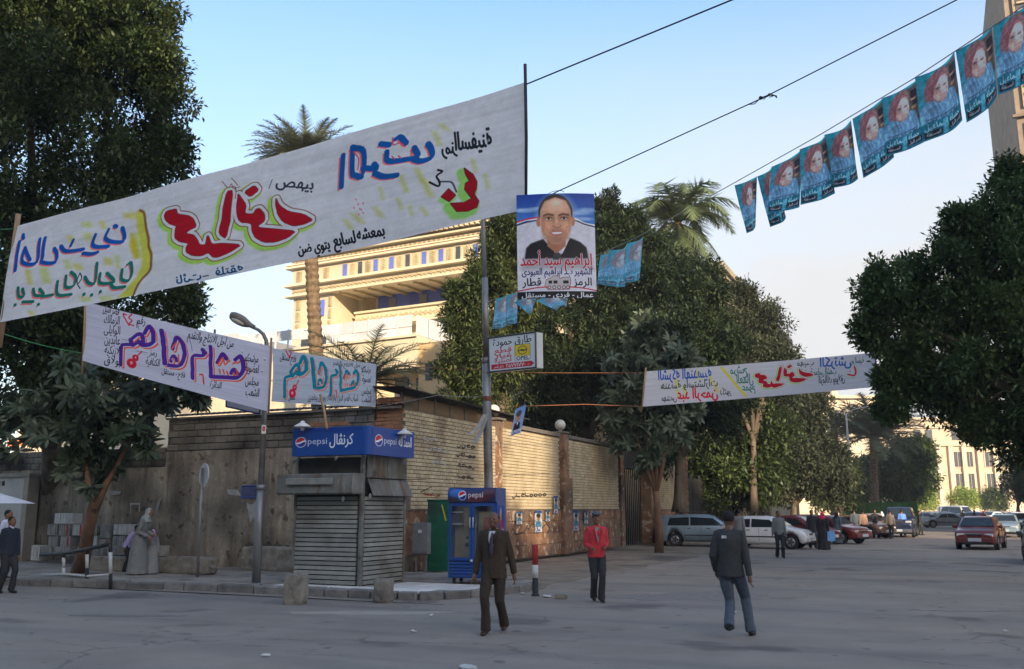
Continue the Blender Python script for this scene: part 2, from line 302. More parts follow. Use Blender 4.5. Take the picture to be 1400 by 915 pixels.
# ================================================================ the walls
oldpl = mat('old_plaster', (.15, .122, .092), (.42, .36, .28), rough=.95, scale=1.5, stretch=(1, 1, .22), bump=.6, bscale=7, c3=(.075, .064, .052), c3s=.45, c3t=(.42, .62), detail=9, contrast=(.3, .7))
layers(oldpl, (2.2, (1, 1, .10), .52, .66, (1.45, 1.42, 1.36), 'MULTIPLY', 8), (3.1, (1, 1, .07), .54, .68, (.5, .48, .46), 'MULTIPLY', 8), (4., (1, 1, 1), .60, .66, (.45, .42, .38), 'MULTIPLY', 6), (1.3, (1, 1, .8), .60, .66, (.22, .19, .15), 'MIX', 9), (14., (1, 1, 1), .56, .70, (1.35, 1.3, 1.25), 'MULTIPLY', 4))
blockm = mat('grey_block', (.17, .15, .12), (.32, .285, .235), rough=.95, scale=2, bump=.5, bscale=9, c3=(.04, .035, .03), c3s=.5, c3t=(.45, .6))
capm = mat('wall_cap', (.12, .105, .09), (.2, .18, .15), rough=.9, scale=4, bump=.5)
ybr = mat('buff_brick', (.46, .37, .23), (.60, .50, .33), rough=.9, scale=2.2, bump=.35, bscale=18, c3=(.20, .15, .10), c3s=.5, c3t=(.55, .72))
mortar = mat('brick_mortar', (.17, .13, .09), (.25, .19, .13), rough=.95, scale=5, bump=.4)
redst = mat('red_cladding', (.20, .105, .060), (.33, .19, .11), rough=.9, scale=1.8, bump=.5, bscale=7, c3=(.13, .10, .08), c3s=.6, c3t=(.48, .66))
layers(redst, (1.2, (1, 1, .5), .52, .66, (.45, .43, .42), 'MULTIPLY', 8), (5., (1, 1, 1), .58, .66, (.42, .34, .27), 'MIX', 5), (9., (1, 1, .3), .60, .7, (.5, .5, .5), 'MULTIPLY', 4))
layers(pave, (1.6, (1, 1, 1), .54, .64, (.6, .58, .56), 'MULTIPLY', 7), (7., (1, 1, 1), .62, .68, (.5, .48, .45), 'MULTIPLY', 4), (60., (1, 1, 1), .55, .7, (.75, .74, .72), 'MULTIPLY', 2))
layers(mortar, (1.4, (1, 1, .4), .5, .64, (.6, .58, .55), 'MULTIPLY', 7))
redbr = mat('red_brick', (.29, .135, .075), (.42, .215, .12), rough=.9, scale=4, bump=.4)
# grey stone wall along the side street
sw = thing('stone_wall', 'tall stained grey stone and plaster wall left of the kiosk', 'wall', (XC, YC, 0))
MB().b2(-8.3, -.9, 0, .45, .1, 3.45, bevel=.01).build('plaster', oldpl, sw)
MB().b2(-8.3, -.9, .03, .45, 3.45, 4.47).build('core', capm, sw)
bl = {}
cnt = 0
for r in range(5):
    z = 3.46+r*.2; x = -8.3 + (.2 if r % 2 else 0)
    while x < -1.0:
        L = min(random.choice((.38, .42, .46)), -.92-x)
        if L > .12:
            mb = MB().box((0, 0, 0), (L-.02, .08+.02*random.random(), .18), bevel=.014)
            mb.build('block', blockm, sw, (x+L/2, .035-.012*random.random(), z+.1)); cnt += 1
        x += L
# lower rubble course at its foot, plaster fallen off
rubm = mat('rubble', (.05, .043, .035), (.11, .095, .08), rough=.95, scale=3, bump=.8, bscale=8)
for i in range(26):
    x = -4.9+ (i % 13)*.33+random.uniform(-.05, .05); z = .3+(i//13)*.34
    mb = MB().ball((0, 0, 0), 1, 8, sc=(random.uniform(.14, .24), .09, random.uniform(.10, .18))); mb.v = [(a*(1+.35*random.random()), b, c*(1+.35*random.random())) for a, b, c in mb.v]
    mb.sm = [False]*len(mb.sm)
    mb.build('rubble_stone', rubm, sw, (x, -.02, z))
# corrugated sheet laid along its top
cs = MB(); N_ = 84
for i in range(N_):
    x0 = -8.3+i*.1; z = 4.5+.04*(i % 2); cs.quad((x0, -.16, 4.48+.05*(i % 2)), (x0+.1, -.16, 4.48+.05*((i+1) % 2)), (x0+.1, .55, 4.60+.05*((i+1) % 2)), (x0, .55, 4.60+.05*(i % 2)))
cs.v = [(a, b, c) for a, b, c in cs.v]; n0 = len(cs.f)
cs.build('corrugated_sheet', mat('rusty_sheet', (.05, .042, .036), (.11, .09, .075), rough=.7, scale=3, metal=.3), sw)
MB().b2(-8.3, 0, -.12, -.06, 4.40, 4.46).build('sheet_rail', capm, sw)
# lower old wall further left
lw = thing('low_stone_wall', 'lower dark stone wall at the left edge behind the tree', 'wall', (XC, YC, 0))
MB().b2(-40, -8.3, .04, .5, .1, 3.0).build('plaster', oldpl, lw)
for r in range(3):
    x = -17.5+.2*(r % 2)
    while x < -8.4:
        L = random.choice((.4, .5)); MB().box((0, 0, 0), (L-.02, .09, .18), bevel=.014).build('block', blockm, lw, (x+L/2, .05, 3.1+r*.2)); x += L
MB().b2(-40, -8.3, .06, .5, 3.0, 3.58).build('core', capm, lw)
# corner pier of red brick
cp = thing('brick_pier', 'slim red brick pier standing on the wall corner', 'pillar', (XC, YC, 0))
MB().b2(-.86, -.02, .06, .5, .1, 4.72).build('core', mortar, cp)
for r in range(44):
    z = .12+r*.104
    for k in range(3):
        x0 = -.89+k*.30-(.08 if r % 2 else 0)
        a, b = max(x0, -.89), min(x0+.285, .0)
        if b-a > .05 and r > 20: MB().box((0, 0, 0), (b-a, .07, .09), bevel=.006).build('brick', redbr, cp, ((a+b)/2, .055, z+.05))
MB().b2(-.93, .04, -.06, .56, .1, .5).build('foot', oldpl, cp)
MB().b2(-.885, -.0, .03, .5, .5, 2.25).build('render', oldpl, cp)
# ---- buff brick wall along the main street
def brick_wall(name, label, y0, y1, ztop, base=True, individually=300, zlo=1.74):
    w = thing(name, label, 'wall', (XC, y0, 0)); L = y1-y0
    MB().b2(-.5, -.035, .004, L, .1, ztop-.02).build('mortar_core', mortar, w)
    bl_, bh = .245, .105; me = MB().box((0, 0, 0), (.05, bl_-.016, bh-.018), bevel=.007).mesh('brick', ybr); rest = MB(); n = 0; cand = []
    rows = int((ztop-zlo)/bh)
    for r in range(rows):
        y = (bl_/2 if r % 2 else 0)
        while y+bl_ <= L+.01: cand.append((y+bl_/2, zlo+(r+.5)*bh)); y += bl_
    cand = [c for c in cand]
    order = sorted(cand, key=lambda c: c[0]+abs(c[1]-3.2)*.4)
    for y, z in order:
        if n < individually:
            o = link('brick', me, w, (-.03+random.uniform(-.005, .006), y, z)); o.rotation_euler = (0, random.uniform(-.02, .02), random.uniform(-.012, .012)); n += 1
        else: rest.box((-.03+random.uniform(-.006, .006), y, z), (.05, bl_-.016, bh-.018))
    if rest.f: o = rest.build('brickwork', ybr, w); o['kind'] = 'stuff'
    # reddish stone cladding below, slab by slab
    rows = 4; hh = (zlo-.12)/rows
    for r in range(rows):
        y = 0
        while y < L-.02:
            d = min(random.uniform(.42, .7), L-y); MB().box((0, 0, 0), (.06+.02*random.random(), d-.012, hh-.012), bevel=.01).build('cladding_slab', redst, w, (-.028, y+d/2, .12+(r+.5)*hh)); y += d
    MB().b2(-.06, .03, 0, L, zlo-.03, zlo+.0).build('ledge', capm, w)
    return w
bw = brick_wall('buff_brick_wall', 'sunlit buff brick wall with red stone base beside the blue fridge', YC+.02, 32.35, 4.42)
bw2 = brick_wall('buff_brick_wall', 'shaded buff brick wall between the globe pillar and the dark gateway', 33.2, 39.4, 4.42)
bw3 = brick_wall('buff_brick_wall', 'short shaded buff brick wall beyond the dark gateway', 44.6, 49.5, 4.3, individually=200)
MB().b2(-.54, .04, 0, 6.1, 4.42, 4.56, bevel=.01).build('coping', capm, bw2)
MB().b2(-.54, .04, 7.3, 11.3, 4.42, 4.56, bevel=.01).build('coping', capm, bw)
# mesh panels and the dark sloping sheet over the first stretch
scr = mat('rusty_mesh_panel', (.14, .09, .05), (.24, .155, .08), rough=.8, scale=9, stretch=(1, 6, 1), bump=.5)
for i in range(8):
    MB().box((0, 0, 0), (.03, .88, .36)).build('screen_panel', scr, bw, (-.12, .5+i*.92, 4.60)); MB().box((0, 0, 0), (.05, .05, .42)).build('screen_post', capm, bw, (-.10, .03+i*.92, 4.62))
MB().quad((.22, -.35, 4.93), (.22, 8.0, 4.80), (-.9, 8.0, 4.88), (-.9, -.35, 5.01)).quad((.22, -.35, 4.90), (-.9, -.35, 4.98), (-.9, 8.0, 4.85), (.22, 8.0, 4.77)).quad((.22, -.35, 4.90), (.22, -.35, 4.93), (.22, 8, 4.80), (.22, 8, 4.77)).build('sheet_roof', mat('dark_sheet', (.03, .027, .025), (.06, .05, .045), rough=.8, scale=3), bw)
# pillars with globe lamps
def globe_pillar(y, zt, label, gr=.21, stepped=True):
    t = thing('globe_pillar', label, 'pillar', (XC, y, 0), group='pillars with globe lamps along the brick wall')
    if stepped: MB().b2(-.45, .16, -.42, .42, .1, 2.9, bevel=.015).build('base', redst, t); MB().b2(-.43, .08, -.24, .24, 2.9, zt-.08, bevel=.01).build('shaft', redst, t)
    else: MB().b2(-.43, .05, -.22, .22, .1, zt-.08, bevel=.01).build('shaft', redst, t)
    MB().b2(-.5, .14, -.3, .3, zt-.08, zt, bevel=.01).build('cap', capm, t)
    o = MB(); o.lathe([(.07, 0), (.06, .06)], 12); o.ball((0, 0, gr+.05), gr, 20); o.build('globe_lamp', mat('old_globe_glass', (.50, .47, .42), (.62, .60, .55), rough=.45, scale=3), t, (-.17, 0, zt))
    return t
globe_pillar(32.78, 4.66, 'reddish stepped pillar with round globe lamp at the shaded bend of the brick wall')
globe_pillar(26.9, 4.66, 'pillar topped by round globe lamp just right of the tall grey pole', .2, False)
# dark gateway
gw = thing('gateway', 'dark open gateway in the brick wall behind the slim street tree', 'gate', (XC, 39.4, 0))
MB().b2(-.5, .1, 0, .5, .1, 4.5, bevel=.02).build('jamb', redst, gw); MB().b2(-.5, .1, 4.7, 5.2, .1, 4.5, bevel=.02).build('jamb', redst, gw)
MB().b2(-.45, -.05, .5, 4.7, 3.6, 4.4).build('lintel', mat('dark_lintel', (.03, .027, .025), (.05, .045, .04)), gw)
for i in range(14): MB().b2(-.4, -.36, .55+i*.3, .60+i*.3, .1, 3.6).build('bar', mat('gate_iron', (.015, .015, .015), rough=.6), gw)
fn = thing('iron_fence', 'dark metal sheet fence beyond the brick walls behind the parked cars', 'fence', (XC, 49.6, 0))
for i in range(16): MB().box((0, 0, 0), (.06, 1.94, 3.4)).build('sheet_panel', mat('dark_fence', (.022, .022, .022), (.035, .033, .03), rough=.7, scale=2), fn, (-.2, 1+i*2, 1.8)); 
for i in range(17): MB().box((0, 0, 0), (.12, .12, 3.7)).build('post', MATS['dark_fence'], fn, (-.2, i*2, 1.9))
# merlon trim seen over the wall
mt = thing('crenellated_parapet', 'pale crenellated stone parapet showing above the brick wall', 'parapet', (-16.2, 30.5, 0))
pst = mat('pale_stone', (.34, .29, .21), (.46, .39, .28), rough=.9, scale=3, bump=.3)
MB().b2(-.3, .0, -3, 7, 0, 5.2).build('wall', pst, mt)
for i in range(20): MB().prism([(-.2, 0), (.2, 0), (.2, .18), (.1, .2), (.12, .34), (0, .48), (-.12, .34), (-.1, .2), (-.2, .18)], -.12, 0, axis='x').build('merlon', pst, mt, (0, -2.8+i*.5, 5.2))
# small chandelier of letters on the wall: painted graffiti strokes (flat paint 3 mm proud)
gp = mat('graffiti_paint', (.035, .03, .03), rough=.8); gpw = mat('chalky_paint', (.55, .54, .50), rough=.8); gpr = mat('red_graffiti', (.35, .06, .03), rough=.8)
def graffiti(pts_uv, m, w=.035, parent=bw):
    mb = MB()
    for st in pts_uv:
        P = [GX(u, v, XC+.012) for u, v in st]
        for a, b in zip(P, P[1:]):
            d = (b-a); n = Vector((0, -d.z, d.y)).normalized()*w/2 if d.length > 1e-6 else Vector((0, 0, w/2))
            mb.quad(a-n, b-n, b+n, a+n)
    o = mb.build('graffiti', m, parent); o.location = -Vector(parent.location); return o
def scrib(u0, v0, u1, v1, n, seed, hh=6):
    r = random.Random(seed); out = []; 
    for k in range(n):
        t = k/n; u = u0+(u1-u0)*t; v = v0+(v1-v0)*t; w = (abs(u1-u0)+abs(v1-v0))/n*.8
        c = r.choice('abcd')
        if c == 'a': out.append([(u, v-hh*.8), (u+.5, v), (u+w, v+.5)])
        elif c == 'b': out.append([(u, v), (u+w*.3, v+hh*.4), (u+w*.7, v+hh*.3), (u+w, v-hh*.2)])
        elif c == 'c': out.append([(u+w, v-hh*.3), (u+w*.4, v-hh*.5), (u+w*.2, v), (u+w, v+1)])
        else: out.append([(u, v), (u+w*.5, v-hh*.3), (u+w, v), (u+w*.5, v+hh*.3), (u, v)])
    return out
graffiti(scrib(700, 679, 748, 676, 8, 1), gp, .04); graffiti(scrib(625, 610, 650, 612, 4, 3)+scrib(624, 622, 651, 626, 5, 4)+scrib(626, 637, 650, 640, 5, 5)+scrib(626, 652, 648, 655, 4, 6), gp, .03)
graffiti(scrib(578, 600, 598, 602, 4, 7)+scrib(584, 614, 612, 616, 4, 8)+scrib(590, 632, 612, 634, 4, 9), gpw, .03); graffiti(scrib(580, 676, 602, 678, 6, 10, 4), gpr, .03)
graffiti([[(700, 722), (706, 731), (716, 728), (722, 718)], [(722, 724), (728, 716), (738, 720)], [(741, 722), (747, 716), (752, 722), (748, 730)]], gp, .05)
# torn posters on the red base
# ================================================================ trees
fic = leafmat('ficus_leaf', (.034, .057, .019), (.11, .15, .048)); fic2 = leafmat('ficus_leaf_green', (.038, .072, .022), (.12, .18, .052))
casu = leafmat('needle_leaf', (.020, .038, .018), (.066, .098, .038), rough=.6); casl = leafmat('sun_painted_needle', (.05, .075, .025), (.16, .19, .06), rough=.6); manl = leafmat('mango_leaf', (.06, .09, .048), (.20, .235, .155), rough=.35)  # casl: needle colour lightened to paint in the sunlight on one casuarina
oliv = leafmat('dusty_leaf', (.036, .050, .026), (.105, .118, .066), rough=.7); lime = leafmat('lime_leaf', (.22, .32, .06), (.45, .55, .12), rough=.6)
palml = leafmat('palm_leaf', (.10, .12, .065), (.26, .27, .16), rough=.5); palmd = leafmat('palm_leaf_green', (.07, .10, .045), (.18, .23, .11), rough=.5)
bark = mat('bark', (.075, .058, .042), (.16, .125, .09), rough=.95, scale=3, stretch=(1, 1, .25), bump=.9, bscale=14)
barkr = mat('reddish_bark', (.16, .085, .05), (.27, .155, .095), rough=.95, scale=4, stretch=(1, 1, .3), bump=.8, bscale=14)
def rdirs(n):
    v = rng.normal(size=(n, 3)); return v/np.linalg.norm(v, axis=1, keepdims=True)
def leaves(name, m, C_, tone, n_per, spread, size, parent=None, aspect=.45, droop=0., flat=0., along=None):
    """one mesh of many small folded leaves gathered in sprays round the points C_"""
    C_ = np.asarray(C_, float); K = len(C_); N = K*n_per; c = np.repeat(C_, n_per, 0); tn = np.repeat(tone, n_per)
    d = rdirs(N)*(rng.random((N, 1))**.5); spread = np.repeat(np.broadcast_to(np.asarray(spread, float), (K,)), n_per)[:, None]
    d[:, 2] *= (1-flat); p = c + d*spread
    a = rdirs(N); a = a*.9 + d*1.1; a[:, 2] -= droop; a /= np.linalg.norm(a, axis=1, keepdims=True)+1e-9
    up = rdirs(N)*.6 + np.array([0, 0, 1.]); b = np.cross(a, up); b /= np.linalg.norm(b, axis=1, keepdims=True)+1e-9
    nrm = np.cross(b, a)
    s = (size*(.65+.7*rng.random(N)))[:, None]
    v = np.empty((N, 4, 3)); v[:, 0] = p; v[:, 1] = p + a*s*.5 + b*s*aspect*.5 + nrm*s*.06; v[:, 2] = p + a*s; v[:, 3] = p + a*s*.5 - b*s*aspect*.5 + nrm*s*.06
    me = bpy.data.meshes.new(name); me.vertices.add(4*N); me.vertices.foreach_set('co', v.reshape(-1)); me.loops.add(4*N); me.polygons.add(N)
    me.loops.foreach_set('vertex_index', np.arange(4*N, dtype=np.int32)); me.polygons.foreach_set('loop_start', np.arange(0, 4*N, 4, dtype=np.int32))
    me.update(calc_edges=True); me.validate(); me.materials.append(m)
    at = me.attributes.new('tone', 'FLOAT', 'FACE'); at.data.foreach_set('value', np.clip(tn + rng.normal(0, .22, N), 0, 1))
    return link(name, me, parent)
def crown_pts(blobs, per_m2, rough=.3, fill=.35, seed=1):
    """spray centres on and inside lumpy ellipsoids; blobs: (centre, radius, (sx, sy, sz))"""
    pts = []; more = []
    for c, r, sc in blobs:
        for _ in range(9):
            q = rdirs(1)[0]; k = random.uniform(.72, 1.02); more.append((Vector((c[0]+q[0]*r*k*sc[0], c[1]+q[1]*r*k*sc[1], c[2]+q[2]*r*k*sc[2])), r*random.uniform(.2, .36), (1, 1, random.uniform(.6, 1.1))))
    for c, r, sc in list(blobs):
        for _ in range(7):
            q = rdirs(1)[0]; k = random.uniform(.98, 1.2); more.append((Vector((c[0]+q[0]*r*k*sc[0], c[1]+q[1]*r*k*sc[1], c[2]+q[2]*r*k*sc[2])), r*random.uniform(.05, .12), (1, 1, 1)))
    blobs = [(c, r*.86, sc) for c, r, sc in blobs]+more
    for c, r, sc in blobs:
        n = int(per_m2*4*PI*r*r*(sc[0]*sc[1]*sc[2])**(2/3.))+4
        d = rdirs(n)
        for q in d:
            k = 1+rough*pnoise(q[0]*2.3+c[0], q[1]*2.3+c[1], q[2]*2.3+c[2])*1.6+rough*.6*pnoise(q[0]*6+c[0], q[1]*6, q[2]*6+seed)
            rr = r*k*(1 if random.random() > fill else random.uniform(.45, .95))
            if pnoise((c[0]+q[0]*rr)*.9, (c[1]+q[1]*rr)*.9, (c[2]+q[2]*rr)*.9) < -.22: continue
            pts.append((c[0]+q[0]*rr*sc[0], c[1]+q[1]*rr*sc[1], c[2]+q[2]*rr*sc[2]))
    return np.array(pts)
def B(u, v, D, rpx, sc=(1, 1, 1)): return (GD(u, v, D), rpx*D/FPX, sc)
def limbs(t, base, tips, r0, m, fork=None, parent=None, name='trunk'):
    mb = MB(); base = Vector(base); fork = Vector(fork) if fork is not None else base+Vector((0, 0, 2))
    pts = [base.lerp(fork, k/5)+Vector((.05*pnoise(k*1.3, r0*9), .05*pnoise(k*1.7, 4), 0))*(0 if k == 0 else 1) for k in range(6)]
    mb.tube(pts, [r0*(1.35 if k == 0 else 1-.07*k) for k in range(6)], 10)
    for tp in tips:
        tp = Vector(tp); mid = fork.lerp(tp, .5)+Vector((random.uniform(-.3, .3), random.uniform(-.3, .3), .25)); P = [fork-Vector((0, 0, .15))]+[fork.lerp(mid, .5)+Vector((random.uniform(-.1, .1), 0, .1)), mid, mid.lerp(tp, .5)+Vector((random.uniform(-.15, .15), random.uniform(-.15, .15), .1)), tp]
        mb.tube(P, [r0*.62, r0*.48, r0*.36, r0*.22, r0*.08], 7)
        for k in range(3):
            q = mid.lerp(tp, random.random()*.8); e = q+Vector((random.uniform(-1, 1), random.uniform(-1, 1), random.uniform(0, 1)))*(tp-fork).length*.13; mb.tube([q, q.lerp(e, .5)+Vector((0, 0, .1)), e], [r0*.2, r0*.12, r0*.04], 5)
    o = mb.build(name, m, t); o.location = -Vector(t.location) if t else (0, 0, 0); return o
def tree(name, label, base, blobs, m, bm, r0, fork, per=3.2, n_per=34, spread=.42, size=.13, group=None, rough=.3, droop=0., ntips=7, aspect=.45, cat='tree', fill=.35, flat=0.):
    t = thing(name, label, cat, base, group=group)
    P = crown_pts(blobs, per, rough, fill); tone = np.array([.32+.55*pnoise(p[0]*.55, p[1]*.55, p[2]*.55)+random.uniform(-.12, .12) for p in P])
    o = leaves('crown', m, P, tone, n_per, spread, size, t, aspect, droop, flat); o.location = -Vector(base)
    if r0: 
        tips = [b[0]+Vector((random.uniform(-.5, .5), random.uniform(-.5, .5), random.uniform(-.4, .4)))*b[1] for b in (blobs*3)[:ntips]]
        limbs(t, base, tips, r0, bm, fork)
    return t
# dark ficus filling the upper left
D = 25.5
b1 = [B(-60, 60, D, 170), B(60, 40, D, 120), B(150, 60, D, 85), B(195, 150, D, 65), B(60, 200, D, 150), B(180, 240, D, 50), B(150, 330, D, 85), B(90, 420, D-1, 85), B(215, 425, D, 50), B(262, 415, D, 20), B(40, 490, D-1, 90), B(-40, 330, D, 150), B(120, 500, D, 70), B(190, 30, D, 60), B(170, -40, D, 80), B(230, 215, D, 30), B(218, 85, D, 36), B(10, -60, D, 130)]
tree('ficus_tree', 'huge dark green ficus filling the upper left behind the banners', GD(70, 790, 33).xy.to_3d(), b1, fic, bark, .42, GD(70, 600, 28.5), per=4.8, n_per=44, spread=.36, size=.17, ntips=12, rough=.34)
# mango tree leaning in front of the wall
D = 22.6; tb = GZ(108, 783, .14)
t = thing('mango_tree', 'leaning reddish trunk and broad drooping leaf rosettes above the stacked blocks', 'tree', tb)
P = crown_pts([B(150, 540, D, 62), B(215, 520, D, 50, (1, 1, .8)), B(80, 560, D, 58), B(165, 600, D, 42), B(20, 590, D, 40), B(125, 640, D, 28), B(245, 505, D, 30), B(270, 530, D+.4, 18)], 1.9, .35, .5)
ros = np.array([.25+.5*pnoise(p[0], p[1], p[2]) for p in P])
def rosettes(P, tone, m, size, n, parent, name='crown'):
    N = len(P)*n; ax = rdirs(len(P)); ax[:, 2] = np.abs(ax[:, 2])*.6+.15; ax[:, 1] -= .5; ax /= np.linalg.norm(ax, axis=1, keepdims=True)
    AX = np.repeat(ax, n, 0); c = np.repeat(P, n, 0); r = rdirs(N); side = np.cross(AX, r); side /= np.linalg.norm(side, axis=1, keepdims=True)
    a = side*1.0 + AX*rng.uniform(.0, .8, (N, 1)); a[:, 2] -= rng.uniform(.05, .5, N); a /= np.linalg.norm(a, axis=1, keepdims=True)
    b = np.cross(a, AX); b /= np.linalg.norm(b, axis=1, keepdims=True)+1e-9; nn = np.cross(b, a); s = (size*(.7+.6*rng.random(N)))[:, None]; w = .13
    v = np.empty((N, 6, 3)); v[:, 0] = c; v[:, 1] = c+a*s*.4+b*s*w+nn*s*.05; v[:, 2] = c+a*s*.8+b*s*w*.7-nn*s*.02; v[:, 3] = c+a*s*1.0-nn*s*.10; v[:, 4] = c+a*s*.8-b*s*w*.7-nn*s*.02; v[:, 5] = c+a*s*.4-b*s*w+nn*s*.05
    me = bpy.data.meshes.new(name); me.vertices.add(6*N); me.vertices.foreach_set('co', v.reshape(-1)); me.loops.add(6*N); me.polygons.add(N)
    me.loops.foreach_set('vertex_index', np.arange(6*N, dtype=np.int32)); me.polygons.foreach_set('loop_start', np.arange(0, 6*N, 6, dtype=np.int32)); me.update(calc_edges=True); me.materials.append(m)
    at = me.attributes.new('tone', 'FLOAT', 'FACE'); at.data.foreach_set('value', np.clip(np.repeat(tone, n)+rng.normal(0, .15, N), 0, 1)); return link(name, me, parent)
o = rosettes(P, ros, manl, .34, 13, t); o.location = -tb
fk = GD(131, 685, D); mb = MB(); P0 = [tb, tb.lerp(fk, .33)+Vector((.03, 0, 0)), tb.lerp(fk, .66)-Vector((.03, 0, 0)), fk]; mb.tube(P0, [.22, .165, .15, .14], 12)
mb.tube([fk-Vector((0, 0, .2)), GD(122, 668, D), GD(118, 640, D), GD(95, 580, D)], [.09, .08, .06, .03], 8); mb.tube([fk-Vector((0, 0, .2)), GD(144, 664, D), GD(158, 640, D), GD(200, 560, D)], [.10, .085, .06, .03], 8); mb.tube([GD(118, 640, D), GD(150, 570, D)], [.05, .02], 6)
o = mb.build('trunk', barkr, t); o.location = -tb
# trees behind the brick wall
tree('casuarina_tree', 'casuarina behind the tall grey pole, sunlight tinted into its yellow-green needles', GD(690, 700, 36), [B(690, 330, 36, 26, (1, 1, 1.4)), B(676, 370, 36, 34), B(648, 400, 36, 28), B(705, 400, 36, 42), B(650, 460, 36, 40), B(690, 500, 36, 55), B(628, 430, 36, 20), B(632, 500, 36, 32), B(640, 545, 36, 30), B(720, 340, 36, 36, (1, 1, 1.4)), B(684, 305, 36, 12, (1, 1, 2.2)), B(702, 300, 36, 12, (1, 1, 2.4)), B(632, 395, 36, 12, (1.5, 1, .7))], casl, bark, .3, GD(690, 600, 36), per=5.5, n_per=44, spread=.32, size=.22, aspect=.28, rough=.45)
tree('casuarina_tree', 'tall dark casuarina with ragged tips behind the hanging portrait poster', GD(800, 700, 41), [B(850, 335, 41, 30, (1, 1, 1.6)), B(885, 365, 41, 26, (1, 1, 1.5)), B(825, 345, 41, 36, (1, 1, 1.3)), B(795, 320, 41, 22, (1, 1, 1.8)), B(835, 320, 41, 22, (1, 1, 1.7)), B(868, 340, 41, 26, (1, 1, 1.4)), B(770, 340, 41, 26, (1, 1, 1.6)), B(810, 390, 41, 60), B(870, 400, 41, 50), B(760, 450, 41, 60), B(850, 480, 41, 80), B(780, 540, 41, 65), B(720, 480, 41, 45), B(740, 560, 41, 40), B(795, 290, 41, 9, (1, 1, 2.4)), B(834, 288, 41, 9, (1, 1, 2.6)), B(866, 312, 41, 10, (1, 1, 2.2)), B(772, 300, 41, 10, (1, 1, 2.2)), B(815, 300, 41, 12, (1, 1, 1.8))], casu, bark, .35, GD(800, 620, 41), per=5, n_per=44, spread=.38, size=.25, aspect=.30, rough=.5)
tree('casuarina_tree', 'dark broad casuarina below the drooping palm', GD(930, 700, 46), [B(905, 370, 46, 30, (1, 1, 1.5)), B(945, 400, 46, 44), B(920, 450, 46, 62), B(970, 470, 46, 42), B(860, 520, 46, 50), B(940, 530, 46, 60), B(990, 540, 46, 45), B(900, 590, 46, 45), B(968, 395, 46, 22)], casu, bark, .35, GD(930, 620, 46), per=4.5, n_per=42, spread=.4, size=.27, aspect=.32, rough=.45)
# slim mango-leaved street tree by the gateway
D = 38.; tb = GD(901, 750, D); tb.z = 0; t = thing('street_tree', 'slim multi-stemmed tree with domed leafy crown by the dark gateway', 'tree', tb)
P = crown_pts([B(890, 475, D, 34), B(860, 500, D, 36), B(915, 490, D, 32), B(850, 545, D, 30), B(880, 540, D, 40), B(925, 545, D, 30), B(850, 590, D, 20), B(905, 600, D, 26), B(885, 640, D, 16), B(842, 520, D, 22), B(880, 455, D, 24), B(935, 500, D, 20)], 2.6, .3, .35)
o = rosettes(P, np.array([.45+.5*pnoise(p[0], p[1], p[2]) for p in P]), manl, .42, 12, t); o.location = -tb
mb = MB(); f1 = GD(897, 672, D)
mb.tube([tb, tb.lerp(f1, .5)+Vector((.05, 0, 0)), f1], [.2, .15, .13], 10)
for u, v in ((878, 520), (860, 560), (893, 500), (915, 540), (935, 560), (905, 480)): mb.tube([f1-Vector((0, 0, .1)), f1.lerp(GD(u, v, D), .4)+Vector((random.uniform(-.2, .2), 0, .2)), GD(u, v, D)], [.09, .06, .02], 7)
o = mb.build('trunk', barkr, t); o.location = -tb
# dusty trees and the dark row over the parked cars
gr = 'dark roadside trees above the parked cars'
tree('roadside_tree', 'thin dusty olive-grey tree in front of the pale gabled building', GD(1030, 700, 56), [B(1000, 440, 56, 34), B(1035, 450, 56, 34), B(1065, 485, 56, 22), B(1020, 500, 56, 46), B(1060, 520, 56, 34), B(985, 500, 56, 36), B(1020, 400, 56, 12), B(1045, 425, 56, 14)], oliv, bark, .25, GD(1030, 600, 56), per=2.6, n_per=32, spread=.6, size=.24, rough=.5, group=gr)
tree('roadside_tree', 'broad dark tree over the white hatchback', GD(1010, 735, 58), [B(980, 590, 58, 46), B(1030, 600, 58, 50), B(1000, 640, 58, 50), B(950, 620, 58, 34), B(960, 660, 58, 34), B(1040, 650, 58, 36)], fic, bark, .3, GD(1010, 690, 58), per=3.6, n_per=40, spread=.6, size=.30, group=gr)
tree('roadside_tree', 'dark tree with dusty sunlit top behind the right end of the small banner', GD(1085, 730, 68), [B(1070, 560, 68, 30), B(1092, 575, 68, 28), B(1080, 620, 68, 44), B(1112, 632, 68, 34), B(1060, 650, 68, 36), B(1130, 655, 68, 30), B(1105, 555, 68, 20)], oliv, bark, .3, GD(1085, 690, 68), per=3.4, n_per=40, spread=.7, size=.32, group=gr)
tree('roadside_tree', 'low dark tree nearest the far lamp mast', GD(1150, 725, 82), [B(1140, 650, 82, 28), B(1160, 660, 82, 24), B(1125, 665, 82, 24)], fic, bark, .25, GD(1150, 700, 82), per=3.4, n_per=40, spread=.7, size=.34, group=gr)
tree('roadside_tree', 'round dark ficus at the far end of the tree row', GD(1235, 715, 118), [B(1245, 630, 118, 26), B(1225, 645, 118, 28), B(1255, 650, 118, 20), B(1205, 655, 118, 26), B(1180, 655, 118, 24), B(1260, 620, 118, 14), B(1240, 668, 118, 18)], fic2, bark, .35, GD(1235, 690, 118), per=2, n_per=40, spread=1.0, size=.5, group=gr)
